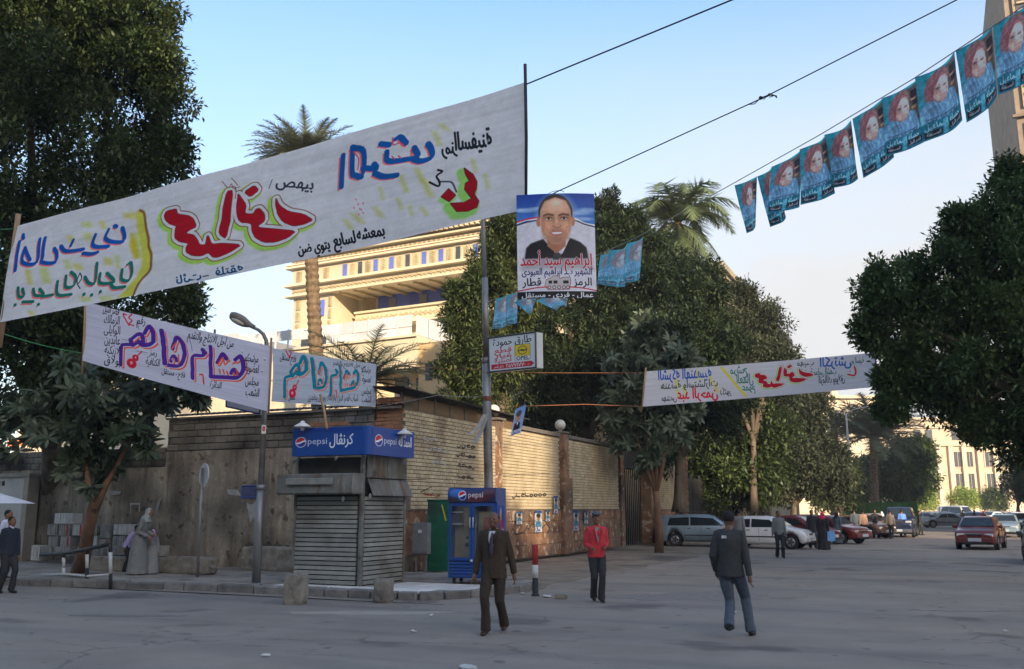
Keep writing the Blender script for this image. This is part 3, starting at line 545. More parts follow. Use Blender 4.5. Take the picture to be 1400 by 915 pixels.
for i, (u, v, r, lab) in enumerate(((1262, 682, 14, 'bright lime-green clipped bush lit by the sun at the far building'), (1320, 681, 13, 'mid-green clipped bush right of the white minibus'), (1358, 682, 13, 'darker clipped bush nearest the right edge'))):
    tree('round_bush', lab, GD(u, 698, 172), [B(u, v, 172, r), B(u-8, v+3, 172, r*.8), B(u+8, v+3, 172, r*.8)], (lime, lime, fic2)[i], bark, 0, None, per=1.0, n_per=26, spread=.9, size=.4, group='clipped bushes along the far building', cat='bush')
tree('corner_tree', 'dark leafy tree at the far right edge beside the far building', GD(1392, 700, 100), [B(1392, 660, 100, 20), B(1400, 640, 100, 20), B(1410, 670, 100, 20)], fic, bark, .2, GD(1392, 690, 100), per=1.5, n_per=30, spread=.8, size=.3)
# big ficus on the right
D = 24.
b3 = [B(1400, 300, D, 62), B(1440, 330, D, 110), B(1345, 330, D, 52), B(1285, 375, D, 46), B(1330, 400, D, 70), B(1225, 395, D, 40), B(1245, 450, D, 50), B(1200, 430, D, 24), B(1190, 455, D, 16), B(1285, 490, D, 56), B(1350, 480, D, 90), B(1300, 540, D, 36), B(1360, 552, D, 50), B(1420, 545, D, 80), B(1262, 518, D, 26), B(1398, 598, D, 36), B(1330, 572, D, 24), B(1245, 498, D, 18), B(1217, 560, D, 7, (1.6, 1, .6)), B(1212, 520, D, 7), B(1390, 240, D, 22), B(1310, 300, D, 14)]
tree('ficus_tree', 'big dense green ficus overhanging the street on the right', GD(1500, 780, D), b3, fic2, bark, .45, GD(1490, 600, D), per=5.6, n_per=46, spread=.32, size=.15, ntips=14, rough=.34)
# ================================================================ palms
def palm(label, base, top, r0, r1, nf, fl, m, group=None, droop=1., up=.6, ln=44, lw=.04, ll=.45, ragged=True, tm=None, hang=0.):
    t = thing('palm_tree', label, 'palm', base, group=group); base = Vector(base); top = Vector(top); ax = (top-base); L = ax.length
    if L > .3:
        mb = MB(); n = int(L/.16)+3; pts = []; rs = []
        for i in range(n):
            q = base.lerp(top, i/(n-1)); pts.append(q-base); rs.append((r0+(r1-r0)*i/(n-1))*(1.13 if i % 2 else .96)*(1.25 if i == 0 else 1))
        mb.tube(pts, rs, 12, smooth=False)
        if ragged:
            for k in range(46):
                a = random.random()*6.28; z = top-base-Vector((0, 0, random.uniform(0, 1.4))); mb.tube([z, z+Vector((math.cos(a)*r1*1.7, math.sin(a)*r1*1.7, -.25)), z+Vector((math.cos(a)*r1*2.0, math.sin(a)*r1*2.0, -.8))], [.05, .04, .01], 4)
        mb.build('trunk', tm or MATS['palm_bark'], t)
    for k in range(nf):
        az = k*2.39996+random.uniform(-.2, .2); el = up+ (1-(k/nf))*1.0-random.uniform(0, .25) if k > nf*.35 else up*.2-hang+random.uniform(-.3, .5)
        F = []; p = top-base; d = Vector((math.cos(az)*math.cos(el), math.sin(az)*math.cos(el), math.sin(el))); st = fl/10; le = fl*random.uniform(.85, 1.1)/10
        for i in range(11):
            F.append(p.copy()); p = p+d*le; d = (d-Vector((0, 0, .11*droop*(.4+i*.16)))).normalized()
        mb = MB(); mb.tube(F, [.035*(1-i/11.5)*fl/2.6 for i in range(11)], 4)
        for i in range(ln):
            s = .12+.88*i/ln; q = s*10; j = min(int(q), 9); c = F[j].lerp(F[j+1], q-j); tg = (F[j+1]-F[j]).normalized(); sd = tg.cross(Vector((0, 0, 1))); sd = sd.normalized() if sd.length > .01 else Vector((1, 0, 0)); un = sd.cross(tg)
            w = ll*math.sin(PI*(.18+.78*s))*fl/2.6
            for sg in (-1, 1):
                e = c+(sd*sg*.75+tg*.65+un*random.uniform(-.1, .35)-Vector((0, 0, .35*hang+random.uniform(0, .2)))).normalized()*w; o_ = tg*lw*fl/2.6
                mb.quad(c-o_*.5, c+o_*.5, e)
        o = mb.build('frond', m, t); at = o.data.attributes.new('tone', 'FLOAT', 'FACE'); at.data.foreach_set('value', np.clip(rng.normal(.35+.4*random.random(), .15, len(mb.f)), 0, 1))
    return t
mat('palm_bark', (.10, .068, .042), (.22, .155, .095), rough=.95, scale=6, bump=.9, bscale=14)
ba = GD(448, 690, 42); ba.z = 0
palm('tall date palm with thick brown trunk in front of the cream office block', ba, GD(419, 222, 41), .36, .26, 76, 2.9, palml, droop=.8, up=.4, ln=46, ll=.5, lw=.055)
palm('short palm with arching pale fronds just behind the grey wall and teal-lettered banner', Vector(GD(500, 700, 39)).xy.to_3d(), GD(500, 522, 39), .3, .25, 44, 3.6, palml, droop=.85, up=.35, ln=46, ll=.5, lw=.04, ragged=False)  # paler frond colour stands in for sunlight on this palm
palm('feathery drooping queen palm above the dark casuarinas', Vector(GD(935, 700, 52)).xy.to_3d(), GD(927, 305, 52), .25, .2, 36, 4.6, palmd, droop=2.1, up=.55, ln=60, ll=.85, lw=.05, ragged=False, hang=.9, tm=barkr)
g_ = 'date palms at the far end of the street'
palm('date palm standing left of the far lamp mast', Vector(GD(1140, 700, 104)).xy.to_3d(), GD(1140, 583, 104), .4, .35, 40, 4.6, palmd, group=g_, droop=.9, up=.3, ln=26, ll=.6, lw=.09, ragged=False)
palm('denser date palm right of the far lamp mast', Vector(GD(1195, 700, 108)).xy.to_3d(), GD(1194, 598, 108), .5, .4, 70, 6.6, palml, group=g_, droop=.95, up=.5, ln=34, ll=.7, lw=.09, ragged=False)  # lighter frond colour puts sunlight into this crown
# ================================================================ buildings
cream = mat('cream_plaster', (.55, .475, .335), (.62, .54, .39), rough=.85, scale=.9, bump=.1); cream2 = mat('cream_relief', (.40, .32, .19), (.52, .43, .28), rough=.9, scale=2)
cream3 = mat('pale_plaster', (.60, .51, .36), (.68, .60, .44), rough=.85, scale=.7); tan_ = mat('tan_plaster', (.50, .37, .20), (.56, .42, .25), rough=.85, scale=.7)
blueg = mat('blue_glass', (.09, .13, .46), (.12, .17, .56), rough=.25, scale=.8, spec=.5); darkg = mat('dark_glass', (.04, .045, .055), (.07, .075, .085), rough=.2, spec=.5, scale=2)
whitep = mat('white_panel', (.56, .57, .58), (.64, .65, .65), rough=.6, scale=2); ironm = mat('dark_iron', (.03, .03, .03), rough=.5)
of = thing('office_block', 'large cream office block with ornate friezes and blue glass behind the banners', 'building', (-41.15, 52, 0), -math.atan(.065))
LO = 20.5; RD = 2.7
MB().b2(0, LO, .6, 22, 0, 12.2).b2(0, 3.7, 0, 22, 12.2, 16.75).b2(3.7, LO, RD, 22, 12.2, 16.75).b2(0, LO, -.2, 22, 16.75, 20.2).b2(3.7, LO, .4, RD, 12.2, 12.5).build('wall', cream, of)
for z, h, d in ((16.68, .12, .5), (17.42, .14, .62), (17.58, .08, .45), (18.78, .14, .55), (19.02, .1, .45), (19.46, .12, .6), (19.86, .12, .8), (20.02, .26, 1.0)): MB().b2(-.5, LO+.3, -d, .3, z, z+h).build('cornice', cream, of)
def relief(cx, z, w, h, yy=-.21):
    mb = MB(); mb.box((0, 0, 0), (w, .05, h))
    for k in range(5):
        z_ = -h*.4+k*h*.2
        for sx in (-1, 1): mb.box((sx*w*.22, -.05, z_), (w*.26, .06, h*.1), M=Matrix.Rotation(sx*.7, 3, 'Y'))
        mb.box((0, -.06, z_+h*.1), (w*.12, .06, h*.08))
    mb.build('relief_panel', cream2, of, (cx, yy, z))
for i in range(12):
    x = 4.78+i*1.325
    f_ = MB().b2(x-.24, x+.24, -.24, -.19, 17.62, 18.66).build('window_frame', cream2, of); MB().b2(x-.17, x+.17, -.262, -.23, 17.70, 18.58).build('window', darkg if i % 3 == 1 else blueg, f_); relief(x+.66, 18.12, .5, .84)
for i in range(3): relief(.6+i*1.25, 18.12, .55, .84)
fr = MB()
for z, yy in ((17.1, -.24), (19.26, -.24), (19.7, -.24)):
    for i in range(54): x = .2+i*.38; fr.box((x, yy, z), (.24, .07, .16), M=Matrix.Rotation(.5 if i % 2 else -.5, 3, 'Y')); fr.box((x+.19, yy, z), (.06, .09, .06))
o = fr.build('frieze', cream2, of); o['kind'] = 'stuff'
den = MB()
for i in range(51): den.box((.2+i*.4, -.72, 19.8), (.2, .2, .14))
o = den.build('dentils', cream, of); o['kind'] = 'stuff'
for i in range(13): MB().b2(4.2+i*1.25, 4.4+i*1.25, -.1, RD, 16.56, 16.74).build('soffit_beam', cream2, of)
relief(4.75, 16.15, 1.1, 1.1, yy=RD-.04)
for i in range(10): MB().b2(5.6+i*1.42, 7.0+i*1.42, RD-.12, RD-.02, 15.6, 16.74).build('glass_panel', blueg, of)
for i in range(5): MB().box((0, 0, 0), (.62, .08, .62)).build('window', mat('grey_glass', (.22, .22, .25), rough=.3), of, (6.9+i*2.6, RD-.14, 16.15))
MB().b2(4.3, LO, RD-1.0, RD, 14.5, 15.4).b2(4.3, LO, RD-1.2, RD, 15.38, 15.52).b2(4.3, LO, RD-1.2, RD, 14.38, 14.52).build('spandrel', cream, of)
fr = MB()
for i in range(38): fr.box((4.6+i*.41, RD-1.03, 14.95), (.3, .07, .26), M=Matrix.Rotation(.5 if i % 2 else -.5, 3, 'Y'))
o = fr.build('frieze', cream2, of); o['kind'] = 'stuff'
for i in range(8): MB().b2(10.0+i*1.2, 11.18+i*1.2, RD-.3, RD-.2, 12.6, 14.36).build('glass_panel', blueg, of)
for k, x in enumerate((1.9, 2.7)): MB().box((0, 0, 0), (.4, .06, 1.15)).build('window', blueg, of, (x, -.05, 15.7))
for i in range(3): relief(.5, 16.1-i*.85, .45, .7, yy=-.03); relief(3.4, 16.1-i*.85, .3, .7, yy=-.03)
# lower terrace block with white screens
tb_ = thing('terrace_building', 'lower cream building with white screened roof terrace and balconies', 'building', (-25.0, 42, 0), -.09)
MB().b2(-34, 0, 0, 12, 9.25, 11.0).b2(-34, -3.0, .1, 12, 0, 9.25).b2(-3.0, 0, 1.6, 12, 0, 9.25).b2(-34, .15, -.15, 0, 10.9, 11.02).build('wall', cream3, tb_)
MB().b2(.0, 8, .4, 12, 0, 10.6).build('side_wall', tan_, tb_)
for i in range(13):
    x = -13.2+i*1.0
    MB().b2(x+.03, x+.97, -.02, .02, 11.55 if i < 5 else 11.5, 12.15).build('screen_panel', whitep, tb_)
    if i > 4: MB().b2(x+.03, x+.97, -.02, .02, 11.03, 11.47).build('screen_panel', whitep if i > 6 else darkg, tb_)
    MB().b2(x-.03, x+.03, -.04, .04, 11.0, 12.2).build('screen_post', whitep, tb_)
for i in range(9):
    x = -33+i*2.2
    MB().b2(x, x+2.1, -.02, .02, 11.6, 12.4).build('screen_panel', whitep, tb_); MB().b2(x-.06, x+.04, -.05, .05, 11.0, 12.8).build('screen_post', ironm, tb_)
    for k in range(3): MB().b2(x+.1+k*.66, x+.7+k*.66, .1, .14, 11.03, 11.55).build('pane', darkg, tb_)
for i in range(5): MB().b2(-.02, .02, .1+i*1.2, 1.2+i*1.2, 11.03, 12.1).build('screen_panel', whitep, tb_)
MB().b2(-20, -14, .5, 6, 11, 12.5).build('roof_house', whitep, tb_)
MB().b2(-2.95, .1, -.1, 1.6, 9.2, 9.3).b2(-2.95, .1, -.1, 1.6, 6.2, 7.25).b2(-2.9, 0, 0, 1.6, 7.25, 7.3).build('balcony', cream, tb_)
MB().b2(-2.4, -1.5, 1.5, 1.58, 7.3, 9.0).build('window', darkg, tb_); MB().b2(-.95, -.3, 1.5, 1.58, 7.3, 8.9).build('window', darkg, tb_)
for i in range(9): MB().b2(-.9+i*.11, -.87+i*.11, -.05, -.02, 7.25, 7.9).build('railing_bar', ironm, tb_)
MB().b2(-4.6, -3.3, .02, .09, 7.4, 8.9).build('window', darkg, tb_)
for x, z in ((.7, 9.0), (2.4, 9.0), (.7, 6.9), (2.1, 6.9), (3.9, 6.9), (3.4, 6.9+2.1), (5.4, 9.0), (5.2, 6.9)): MB().b2(x-.22, x+.22, .34, .39, z-.45, z+.45).build('window', darkg, tb_)
MB().tube([(3.0, .3, 0), (3.0, .3, 9.6)], .07, 8).build('drainpipe', mat('brown_pipe', (.25, .13, .06), rough=.6), tb_)
# orange-lit strip of a far villa seen under the ficus at the left
vl = thing('far_villa', 'sunlit cream building with orange awning glimpsed under the ficus at left', 'building', (-56, 62, 0))
MB().b2(-26, 16, 0, 10, 0, 13).build('wall', cream3, vl); 
for i in range(14): MB().b2(-25+i*2.9, -24+i*2.9, -.06, 0, 9.2, 11).build('window', darkg, vl)
MB().quad((-24, -2.6, 8.1), (8, -2.6, 8.1), (8, 0, 9.0), (-24, 0, 9.0)).quad((-24, -2.6, 8.05), (-24, 0, 8.95), (8, 0, 8.95), (8, -2.6, 8.05)).quad((-24, -2.6, 7.6), (8, -2.6, 7.6), (8, -2.6, 8.1), (-24, -2.6, 8.1)).build('awning', mat('orange_awning', (.65, .16, .05), (.7, .2, .07), rough=.8, scale=1), vl)
# pale building whose long side runs down the street
gx = -14.6; zt = GX(985, 366, gx); zb = GX(1080, 470, gx)
pb = thing('side_building', 'tall dusty beige building whose roofline slopes away above the dark trees', 'building', (gx, zt.y, 0))
dustb = mat('dusty_beige', (.30, .26, .19), (.40, .35, .26), rough=.9, scale=.5, bump=.2)
Lb = zb.y-zt.y
MB().b2(-14, 0, 0, Lb, 0, zt.z).b2(-14.2, .3, -.3, Lb+.3, zt.z, zt.z+.5).build('wall', dustb, pb)
for k in range(4):
    for i in range(int(Lb/3)): MB().b2(-.05, .05, 1+i*3, 2.3+i*3, 3.5+k*4, 5.6+k*4).build('window', darkg, pb)
# ornate tower block at the right edge
tw = thing('ornate_tower', 'tall ornate brown stone building at the upper right edge', 'building', GD(1384, 110, 62).xy.to_3d(), 0)
twm = mat('brown_stone', (.20, .155, .12), (.30, .24, .18), rough=.9, scale=1, bump=.4)
MB().b2(0, 22, 0, 22, 0, 46).build('wall', twm, tw)
for k in range(13):
    z = 2+k*3.5
    MB().b2(-.25, 22, -.3, 0, z+3.0, z+3.2).build('string_course', twm, tw)
    for i in range(6):
        x = .6+i*1.9
        MB().b2(x-.1, x+1.3, -.22, -.02, z+.2, z+2.6).build('window_surround', mat('carved_stone', (.34, .26, .17), (.44, .35, .23), rough=.9, scale=2), tw); MB().b2(x+.1, x+1.1, -.26, -.2, z+.45, z+2.3).build('window', darkg, tw)
        for q in range(3): MB().b2(x+.15, x+1.05, -.42, -.24, z+.55+q*.6, z+.7+q*.6).build('balcony_rail', MATS['carved_stone'], tw)
# far building with pilasters
fb = thing('court_building', 'long sand-coloured building with pilasters and tall windows closing the street', 'building', (0, 0, 0), YAW)
sand = mat('sand_stone', (.48, .405, .30), (.55, .47, .355), rough=.88, scale=.3, bump=.1); sand2 = mat('sand_trim', (.55, .46, .34), (.61, .52, .39), rough=.88, scale=.4)
def fbx(u, D): p = GD(u, 696, D); return p.dot(_R)
a0, a1 = fbx(1085, 150), fbx(1223, 150); c1 = fbx(1470, 188); H_ = 19.6
MB().b2(a0, a1, 150, 200, 0, H_).build('wing_wall', sand, fb); MB().b2(a0-.5, a1+.7, 149.3, 200, H_, H_+.5).b2(a0-.2, a1+.3, 149.7, 200, H_-2.2, H_-1.8).build('cornice', sand2, fb)
MB().b2(a1, c1, 188, 210, 0, H_).build('main_wall', sand, fb); MB().b2(a1, c1, 187.3, 210, H_, H_+.6).b2(a1, c1, 187.5, 188, H_-5.2, H_-4.6).b2(a1, c1, 187.6, 188, H_-1.6, H_-1.3).build('cornice', sand2, fb)
MB().b2(a1, c1, 187.2, 188, 0, 3.6).build('plinth', sand2, fb)
i = 0
for u in (1262, 1278, 1315, 1331, 1358, 1374, 1392, 1412, 1430):
    x = fbx(u, 188); 
    MB().b2(x-.75, x+.75, 187.9, 187.97, H_-4.0, H_-1.9).build('window', darkg, fb)
    for z0, z1 in ((5.0, 8.8), (10.2, 13.2)):
        MB().b2(x-.95, x+.95, 187.85, 187.97, z0-.2, z1+.25).build('window_frame', sand2, fb); MB().b2(x-.7, x+.7, 187.78, 187.85, z0, z1).build('window', darkg, fb)
        MB().b2(x-.03, x+.03, 187.72, 187.79, z0, z1).build('mullion', sand2, fb)
    MB().b2(x-.4, x+.4, 187.3, 187.8, 4.0, 4.7).build('air_conditioner', whitep, fb)
for u in (1252, 1270, 1288, 1305, 1323, 1344, 1366, 1383, 1402, 1420): x = fbx(u, 188); MB().b2(x-.45, x+.45, 187.3, 188, 3.6, 14.3).build('pilaster', sand2, fb)
for k in range(7): x = a0+2+k*2.4; MB().b2(x-.6, x+.6, 149.9, 149.98, 13, 15.5).b2(x-.6, x+.6, 149.9, 149.98, 7, 10).build('window', darkg, fb)
for k in range(3): MB().b2(a1-.02, a1+.1, 156+k*9, 158+k*9, 5, 9).b2(a1-.02, a1+.1, 156+k*9, 158+k*9, 15, 17).build('window', darkg, fb)
# small rooftop block far off behind the small banner
rb = thing('distant_block', 'narrow distant beige block rising behind the small banner', 'building', GD(1128, 696, 230).xy.to_3d(), YAW)
MB().b2(-5, 5, 0, 8, 0, 37).build('wall', sand, rb); MB().b2(-5.3, 5.3, -.4, 8, 37, 37.6).build('cornice', sand2, rb)
for k in range(4): MB().b2(-3.5, -1.5, -.1, 0, 22+k*4, 24.5+k*4).b2(1.5, 3.5, -.1, 0, 22+k*4, 24.5+k*4).build('window', darkg, rb)
# ---------------- unseen blocks added to shade the crossing, their gap shaped for the sun patch
shm = mat('facade_plaster', (.50, .44, .35), (.6, .53, .43), rough=.9, scale=.5)
def block(x0, x1, y0, y1, h, label):
    t = thing('shade_block', label, 'building', (x0, y1, 0), group='unseen shade blocks behind the viewpoint')
    MB().b2(0, x1-x0, -(y1-y0), 0, 0, h).b2(-.2, x1-x0+.2, -(y1-y0)-.2, .4, h, h+.5).build('wall', shm, t)
    me = MB().b2(-.6, .6, -.02, .06, 0, 1.8).mesh('window', darkg)
    for k in range(int(h/3.6)):
        for i in range(int((x1-x0)/3.4)): link('window', me, t, (1.7+i*3.4, 0, 1.3+k*3.6))
    return t
block(-110, 64.9, -72, -60, 45.8, 'long unseen block added far behind the viewpoint to shade the crossing')
block(69.6, 190, -60, -50, 45.8, 'unseen block added behind the viewpoint on the right to shade the street')
block(65.4, 120, -76, -64, 38.9, 'lower unseen block added behind the gap to trim the sun patch')
# ================================================================ painting prints
class Canvas:
    def __init__(s, w, h, bg): s.w, s.h = w, h; s.a = np.empty((h, w, 3), np.float32); s.a[:] = bg; s.map = lambda x, y: (x, y)
    def _blend(s, y0, y1, x0, x1, al, col):
        al = al[..., None]; s.a[y0:y1, x0:x1] = s.a[y0:y1, x0:x1]*(1-al)+np.asarray(col, np.float32)*al
    def _win(s, P, pad):
        x0 = max(0, int(P[:, 0].min()-pad)); x1 = min(s.w, int(P[:, 0].max()+pad)+2); y0 = max(0, int(P[:, 1].min()-pad)); y1 = min(s.h, int(P[:, 1].max()+pad)+2)
        if x1 <= x0 or y1 <= y0: return None
        yy, xx = np.mgrid[y0:y1, x0:x1].astype(np.float32); return x0, x1, y0, y1, xx+.5, yy+.5
    def pts(s, p): return np.array([s.map(*q) for q in p], np.float32)
    def sdf(s, P, closed, win):
        x0, x1, y0, y1, X, Y = win; d = np.full(X.shape, 1e9, np.float32); ins = np.zeros(X.shape, bool); n = len(P)
        for i in range(n if closed else n-1):
            ax, ay = P[i]; bx, by = P[(i+1) % n]; ex, ey = bx-ax, by-ay; L = ex*ex+ey*ey+1e-9
            t = np.clip(((X-ax)*ex+(Y-ay)*ey)/L, 0, 1); d = np.minimum(d, (X-ax-t*ex)**2+(Y-ay-t*ey)**2)
            if closed and abs(ey) > 1e-6: c = ((ay > Y) != (by > Y)) & (X < ex*(Y-ay)/ey+ax); ins ^= c
        d = np.sqrt(d); 
        if closed: d = np.where(ins, -d, d)
        return d
    def stroke(s, p, w, col, al=1., soft=1., brush=0.):
        P = s.pts(p)
        if len(P) >= 3:          # ease the line through its points
            Q = [P[0]]; E = np.vstack([2*P[0]-P[1], P, 2*P[-1]-P[-2]])
            for i in range(1, len(E)-2):
                for t in (.25, .5, .75, 1.): Q.append(.5*(2*E[i]+(E[i+1]-E[i-1])*t+(2*E[i-1]-5*E[i]+4*E[i+1]-E[i+2])*t*t+(3*E[i]-E[i-1]-3*E[i+1]+E[i+2])*t**3))
            P = np.array(Q, np.float32)
        if len(P) == 1: P = np.vstack([P, P+.01])
        win = s._win(P, w*1.4+soft+2)
        if win is None: return
        if not brush: d = s.sdf(P, False, win)-w/2
        else:
            X, Y = win[4], win[5]; d = np.full(X.shape, 1e9, np.float32); ws = [w*(1-.42*brush+.75*brush*abs(math.sin(math.atan2(P[i+1][1]-P[i][1], P[i+1][0]-P[i][0])+.75)))/2 for i in range(len(P)-1)]
            for i in range(len(P)-1):
                (ax, ay), (bx, by) = P[i], P[i+1]; ex, ey = bx-ax, by-ay; t = np.clip(((X-ax)*ex+(Y-ay)*ey)/(ex*ex+ey*ey+1e-9), 0, 1); w0 = ws[max(0, i-1)]; w1 = ws[i]; d = np.minimum(d, np.sqrt((X-ax-t*ex)**2+(Y-ay-t*ey)**2)-(w0*(1-t)+w1*t))
        s._blend(win[2], win[3], win[0], win[1], np.clip(.5-d/soft, 0, 1)*al, col)
    def poly(s, p, col, al=1., grow=0., soft=1., shift=(0, 0)):
        P = s.pts(p)+np.array(shift, np.float32); win = s._win(P, abs(grow)+soft*2+3)
        if win is None: return
        d = s.sdf(P, True, win)-grow; s._blend(win[2], win[3], win[0], win[1], np.clip(.5-d/soft, 0, 1)*al, col)
    def ring(s, p, r, w, col, al=1.):
        P = s.pts(p); win = s._win(P, r+w+3)
        if win is None: return
        d = np.abs(s.sdf(P, True, win)-r)-w/2; s._blend(win[2], win[3], win[0], win[1], np.clip(.5-d, 0, 1)*al, col)
    def ell(s, cx, cy, rx, ry, col, al=1., soft=.08, ang=0.):
        c = s.pts([(cx, cy), (cx+rx, cy), (cx, cy+ry)]); R1 = np.hypot(*(c[1]-c[0])); R2 = np.hypot(*(c[2]-c[0])); R = max(R1, R2)*(1+soft)+2; win = s._win(c[:1], R)
        if win is None: return
        X, Y = win[4]-c[0, 0], win[5]-c[0, 1]; ca, sa = math.cos(ang), math.sin(ang); u, v = (X*ca+Y*sa)/R1, (-X*sa+Y*ca)/R2
        s._blend(win[2], win[3], win[0], win[1], np.clip((1-np.sqrt(u*u+v*v))/soft+.5, 0, 1)*al, col)
    def rect(s, x0, y0, x1, y1, col, al=1.): s.poly([(x0, y0), (x1, y0), (x1, y1), (x0, y1)], col, al)
    def tris(s, T, col, al=1.):
        """anti-aliased triangles: coverage sampled 3 x 3"""
        if not len(T): return
        allp = T.reshape(-1, 2); x0 = max(0, int(allp[:, 0].min())-1); x1 = min(s.w, int(allp[:, 0].max())+2); y0 = max(0, int(allp[:, 1].min())-1); y1 = min(s.h, int(allp[:, 1].max())+2)
        if x1 <= x0 or y1 <= y0: return
        K = 3; cov = np.zeros(((y1-y0)*K, (x1-x0)*K), bool)
        for t in T:
            q = (t-np.array([x0, y0]))*K; a0 = max(0, int(q[:, 0].min())); a1 = min(cov.shape[1], int(q[:, 0].max())+2); b0 = max(0, int(q[:, 1].min())); b1 = min(cov.shape[0], int(q[:, 1].max())+2)
            if a1 <= a0 or b1 <= b0: continue
            yy, xx = np.mgrid[b0:b1, a0:a1]; xx = xx+.5; yy = yy+.5; e = []
            for i in range(3): p, r = q[i], q[(i+1) % 3]; e.append((r[0]-p[0])*(yy-p[1])-(r[1]-p[1])*(xx-p[0]))
            cov[b0:b1, a0:a1] |= ((e[0] >= 0) & (e[1] >= 0) & (e[2] >= 0)) | ((e[0] <= 0) & (e[1] <= 0) & (e[2] <= 0))
        c = cov.reshape(y1-y0, K, x1-x0, K).mean((1, 3)).astype(np.float32); s._blend(y0, y1, x0, x1, c*al, col)
    def text(s, string, x, y, h, col, ang=0., mirror=False, al=1., bold=0., fitw=None, center=True, skew=0.):
        """writing laid along a line: (x, y) its middle, h the letter height, in this canvas's mapped units"""
        T, w, hh = glyphs(string)
        if not len(T): return
        k = h/.75; sx = k if fitw is None else fitw/max(w, .01); P = T.copy(); P[..., 0] -= w/2 if center else 0; P[..., 1] -= .33
        P[..., 0] *= (-sx if mirror else sx); P[..., 1] *= -k; P[..., 0] += skew*P[..., 1]; ca, sa = math.cos(ang), math.sin(ang)
        Q = np.empty_like(P); Q[..., 0] = x+P[..., 0]*ca-P[..., 1]*sa; Q[..., 1] = y+P[..., 0]*sa+P[..., 1]*ca
        if getattr(s, 'affine', None) is None:
            o = np.array(s.map(0, 0)); ex = np.array(s.map(100, 0)); ey = np.array(s.map(0, 100))
            Q2 = np.array([[s.map(*p) for p in t] for t in Q], np.float32)
        if bold:
            b = bold
            for dx, dy in ((b, 0), (-b, 0), (0, b), (0, -b)): s.tris(Q2+np.array([dx, dy], np.float32), col, al)
        s.tris(Q2, col, al)
    def photo(s, k=1.6, n=.05):
        a = s.a; R_ = int(round(k))
        for _ in range(2):
            for ax in (0, 1): a = (np.roll(a, R_, ax)+a*2+np.roll(a, -R_, ax))/4
        h, w = a.shape[:2]; g_ = np.random.default_rng(3)
        for f in (6, 18, 60):
            t = g_.normal(size=(h//f+3, w//f+3)); yi = np.linspace(0, t.shape[0]-1.01, h); xi = np.linspace(0, t.shape[1]-1.01, w); y0 = yi.astype(int); x0 = xi.astype(int); fy = (yi-y0)[:, None]; fx = (xi-x0)[None]
            z = (t[y0][:, x0]*(1-fx)+t[y0][:, x0+1]*fx)*(1-fy)+(t[y0+1][:, x0]*(1-fx)+t[y0+1][:, x0+1]*fx)*fy; a = a*(1+n*z[..., None])
        s.a = a.astype(np.float32); return s
    def out(s): return s.a[::-1]
AR = {'ا': 'ﺍﺎ', 'أ': 'ﺃﺄ', 'إ': 'ﺇﺈ', 'آ': 'ﺁﺂ', 'ب': 'ﺏﺐﺑﺒ', 'ت': 'ﺕﺖﺗﺘ', 'ث': 'ﺙﺚﺛﺜ', 'ج': 'ﺝﺞﺟﺠ', 'ح': 'ﺡﺢﺣﺤ', 'خ': 'ﺥﺦﺧﺨ', 'د': 'ﺩﺪ', 'ذ': 'ﺫﺬ', 'ر': 'ﺭﺮ', 'ز': 'ﺯﺰ', 'س': 'ﺱﺲﺳﺴ', 'ش': 'ﺵﺶﺷﺸ', 'ص': 'ﺹﺺﺻﺼ', 'ض': 'ﺽﺾﺿﻀ', 'ط': 'ﻁﻂﻃﻄ', 'ظ': 'ﻅﻆﻇﻈ', 'ع': 'ﻉﻊﻋﻌ', 'غ': 'ﻍﻎﻏﻐ', 'ف': 'ﻑﻒﻓﻔ', 'ق': 'ﻕﻖﻗﻘ', 'ك': 'ﻙﻚﻛﻜ', 'ل': 'ﻝﻞﻟﻠ', 'م': 'ﻡﻢﻣﻤ', 'ن': 'ﻥﻦﻧﻨ', 'ه': 'ﻩﻪﻫﻬ', 'ة': 'ﺓﺔ', 'و': 'ﻭﻮ', 'ى': 'ﻯﻰ', 'ي': 'ﻱﻲﻳﻴ', 'ڤ': 'ﭪﭫﭬﭭ', 'ئ': 'ﺉﺊﺋﺌ', 'ؤ': 'ﺅﺆ', 'ء': 'ﺀ'}
def shape(w):
    w = w.replace('لا', '\u0001').replace('لأ', '\u0002'); o = []
    tab = dict(AR); tab['\u0001'] = 'ﻻﻼ'; tab['\u0002'] = 'ﻷﻸ'
    for i, c in enumerate(w):
        if c not in tab: o.append(c); continue
        f = tab[c]; pj = i > 0 and w[i-1] in tab and len(tab[w[i-1]]) == 4; nj = i+1 < len(w) and w[i+1] in tab and len(tab[w[i+1]]) >= 2
        if len(f) == 1: o.append(f)
        elif len(f) == 2: o.append(f[1 if pj else 0])
        else: o.append(f[3 if pj and nj else 1 if pj else 2 if nj else 0])
    return ''.join(o)
def vis(s_):
    if not any(c in AR for c in s_): return s_
    s2 = shape(s_); out = []; num = ''
    for c in s2[::-1]:
        if c in '0123456789٠١٢٣٤٥٦٧٨٩': num = c+num
        else: out.append(num); num = ''; out.append(c)
    return ''.join(out)+num
_gl = {}
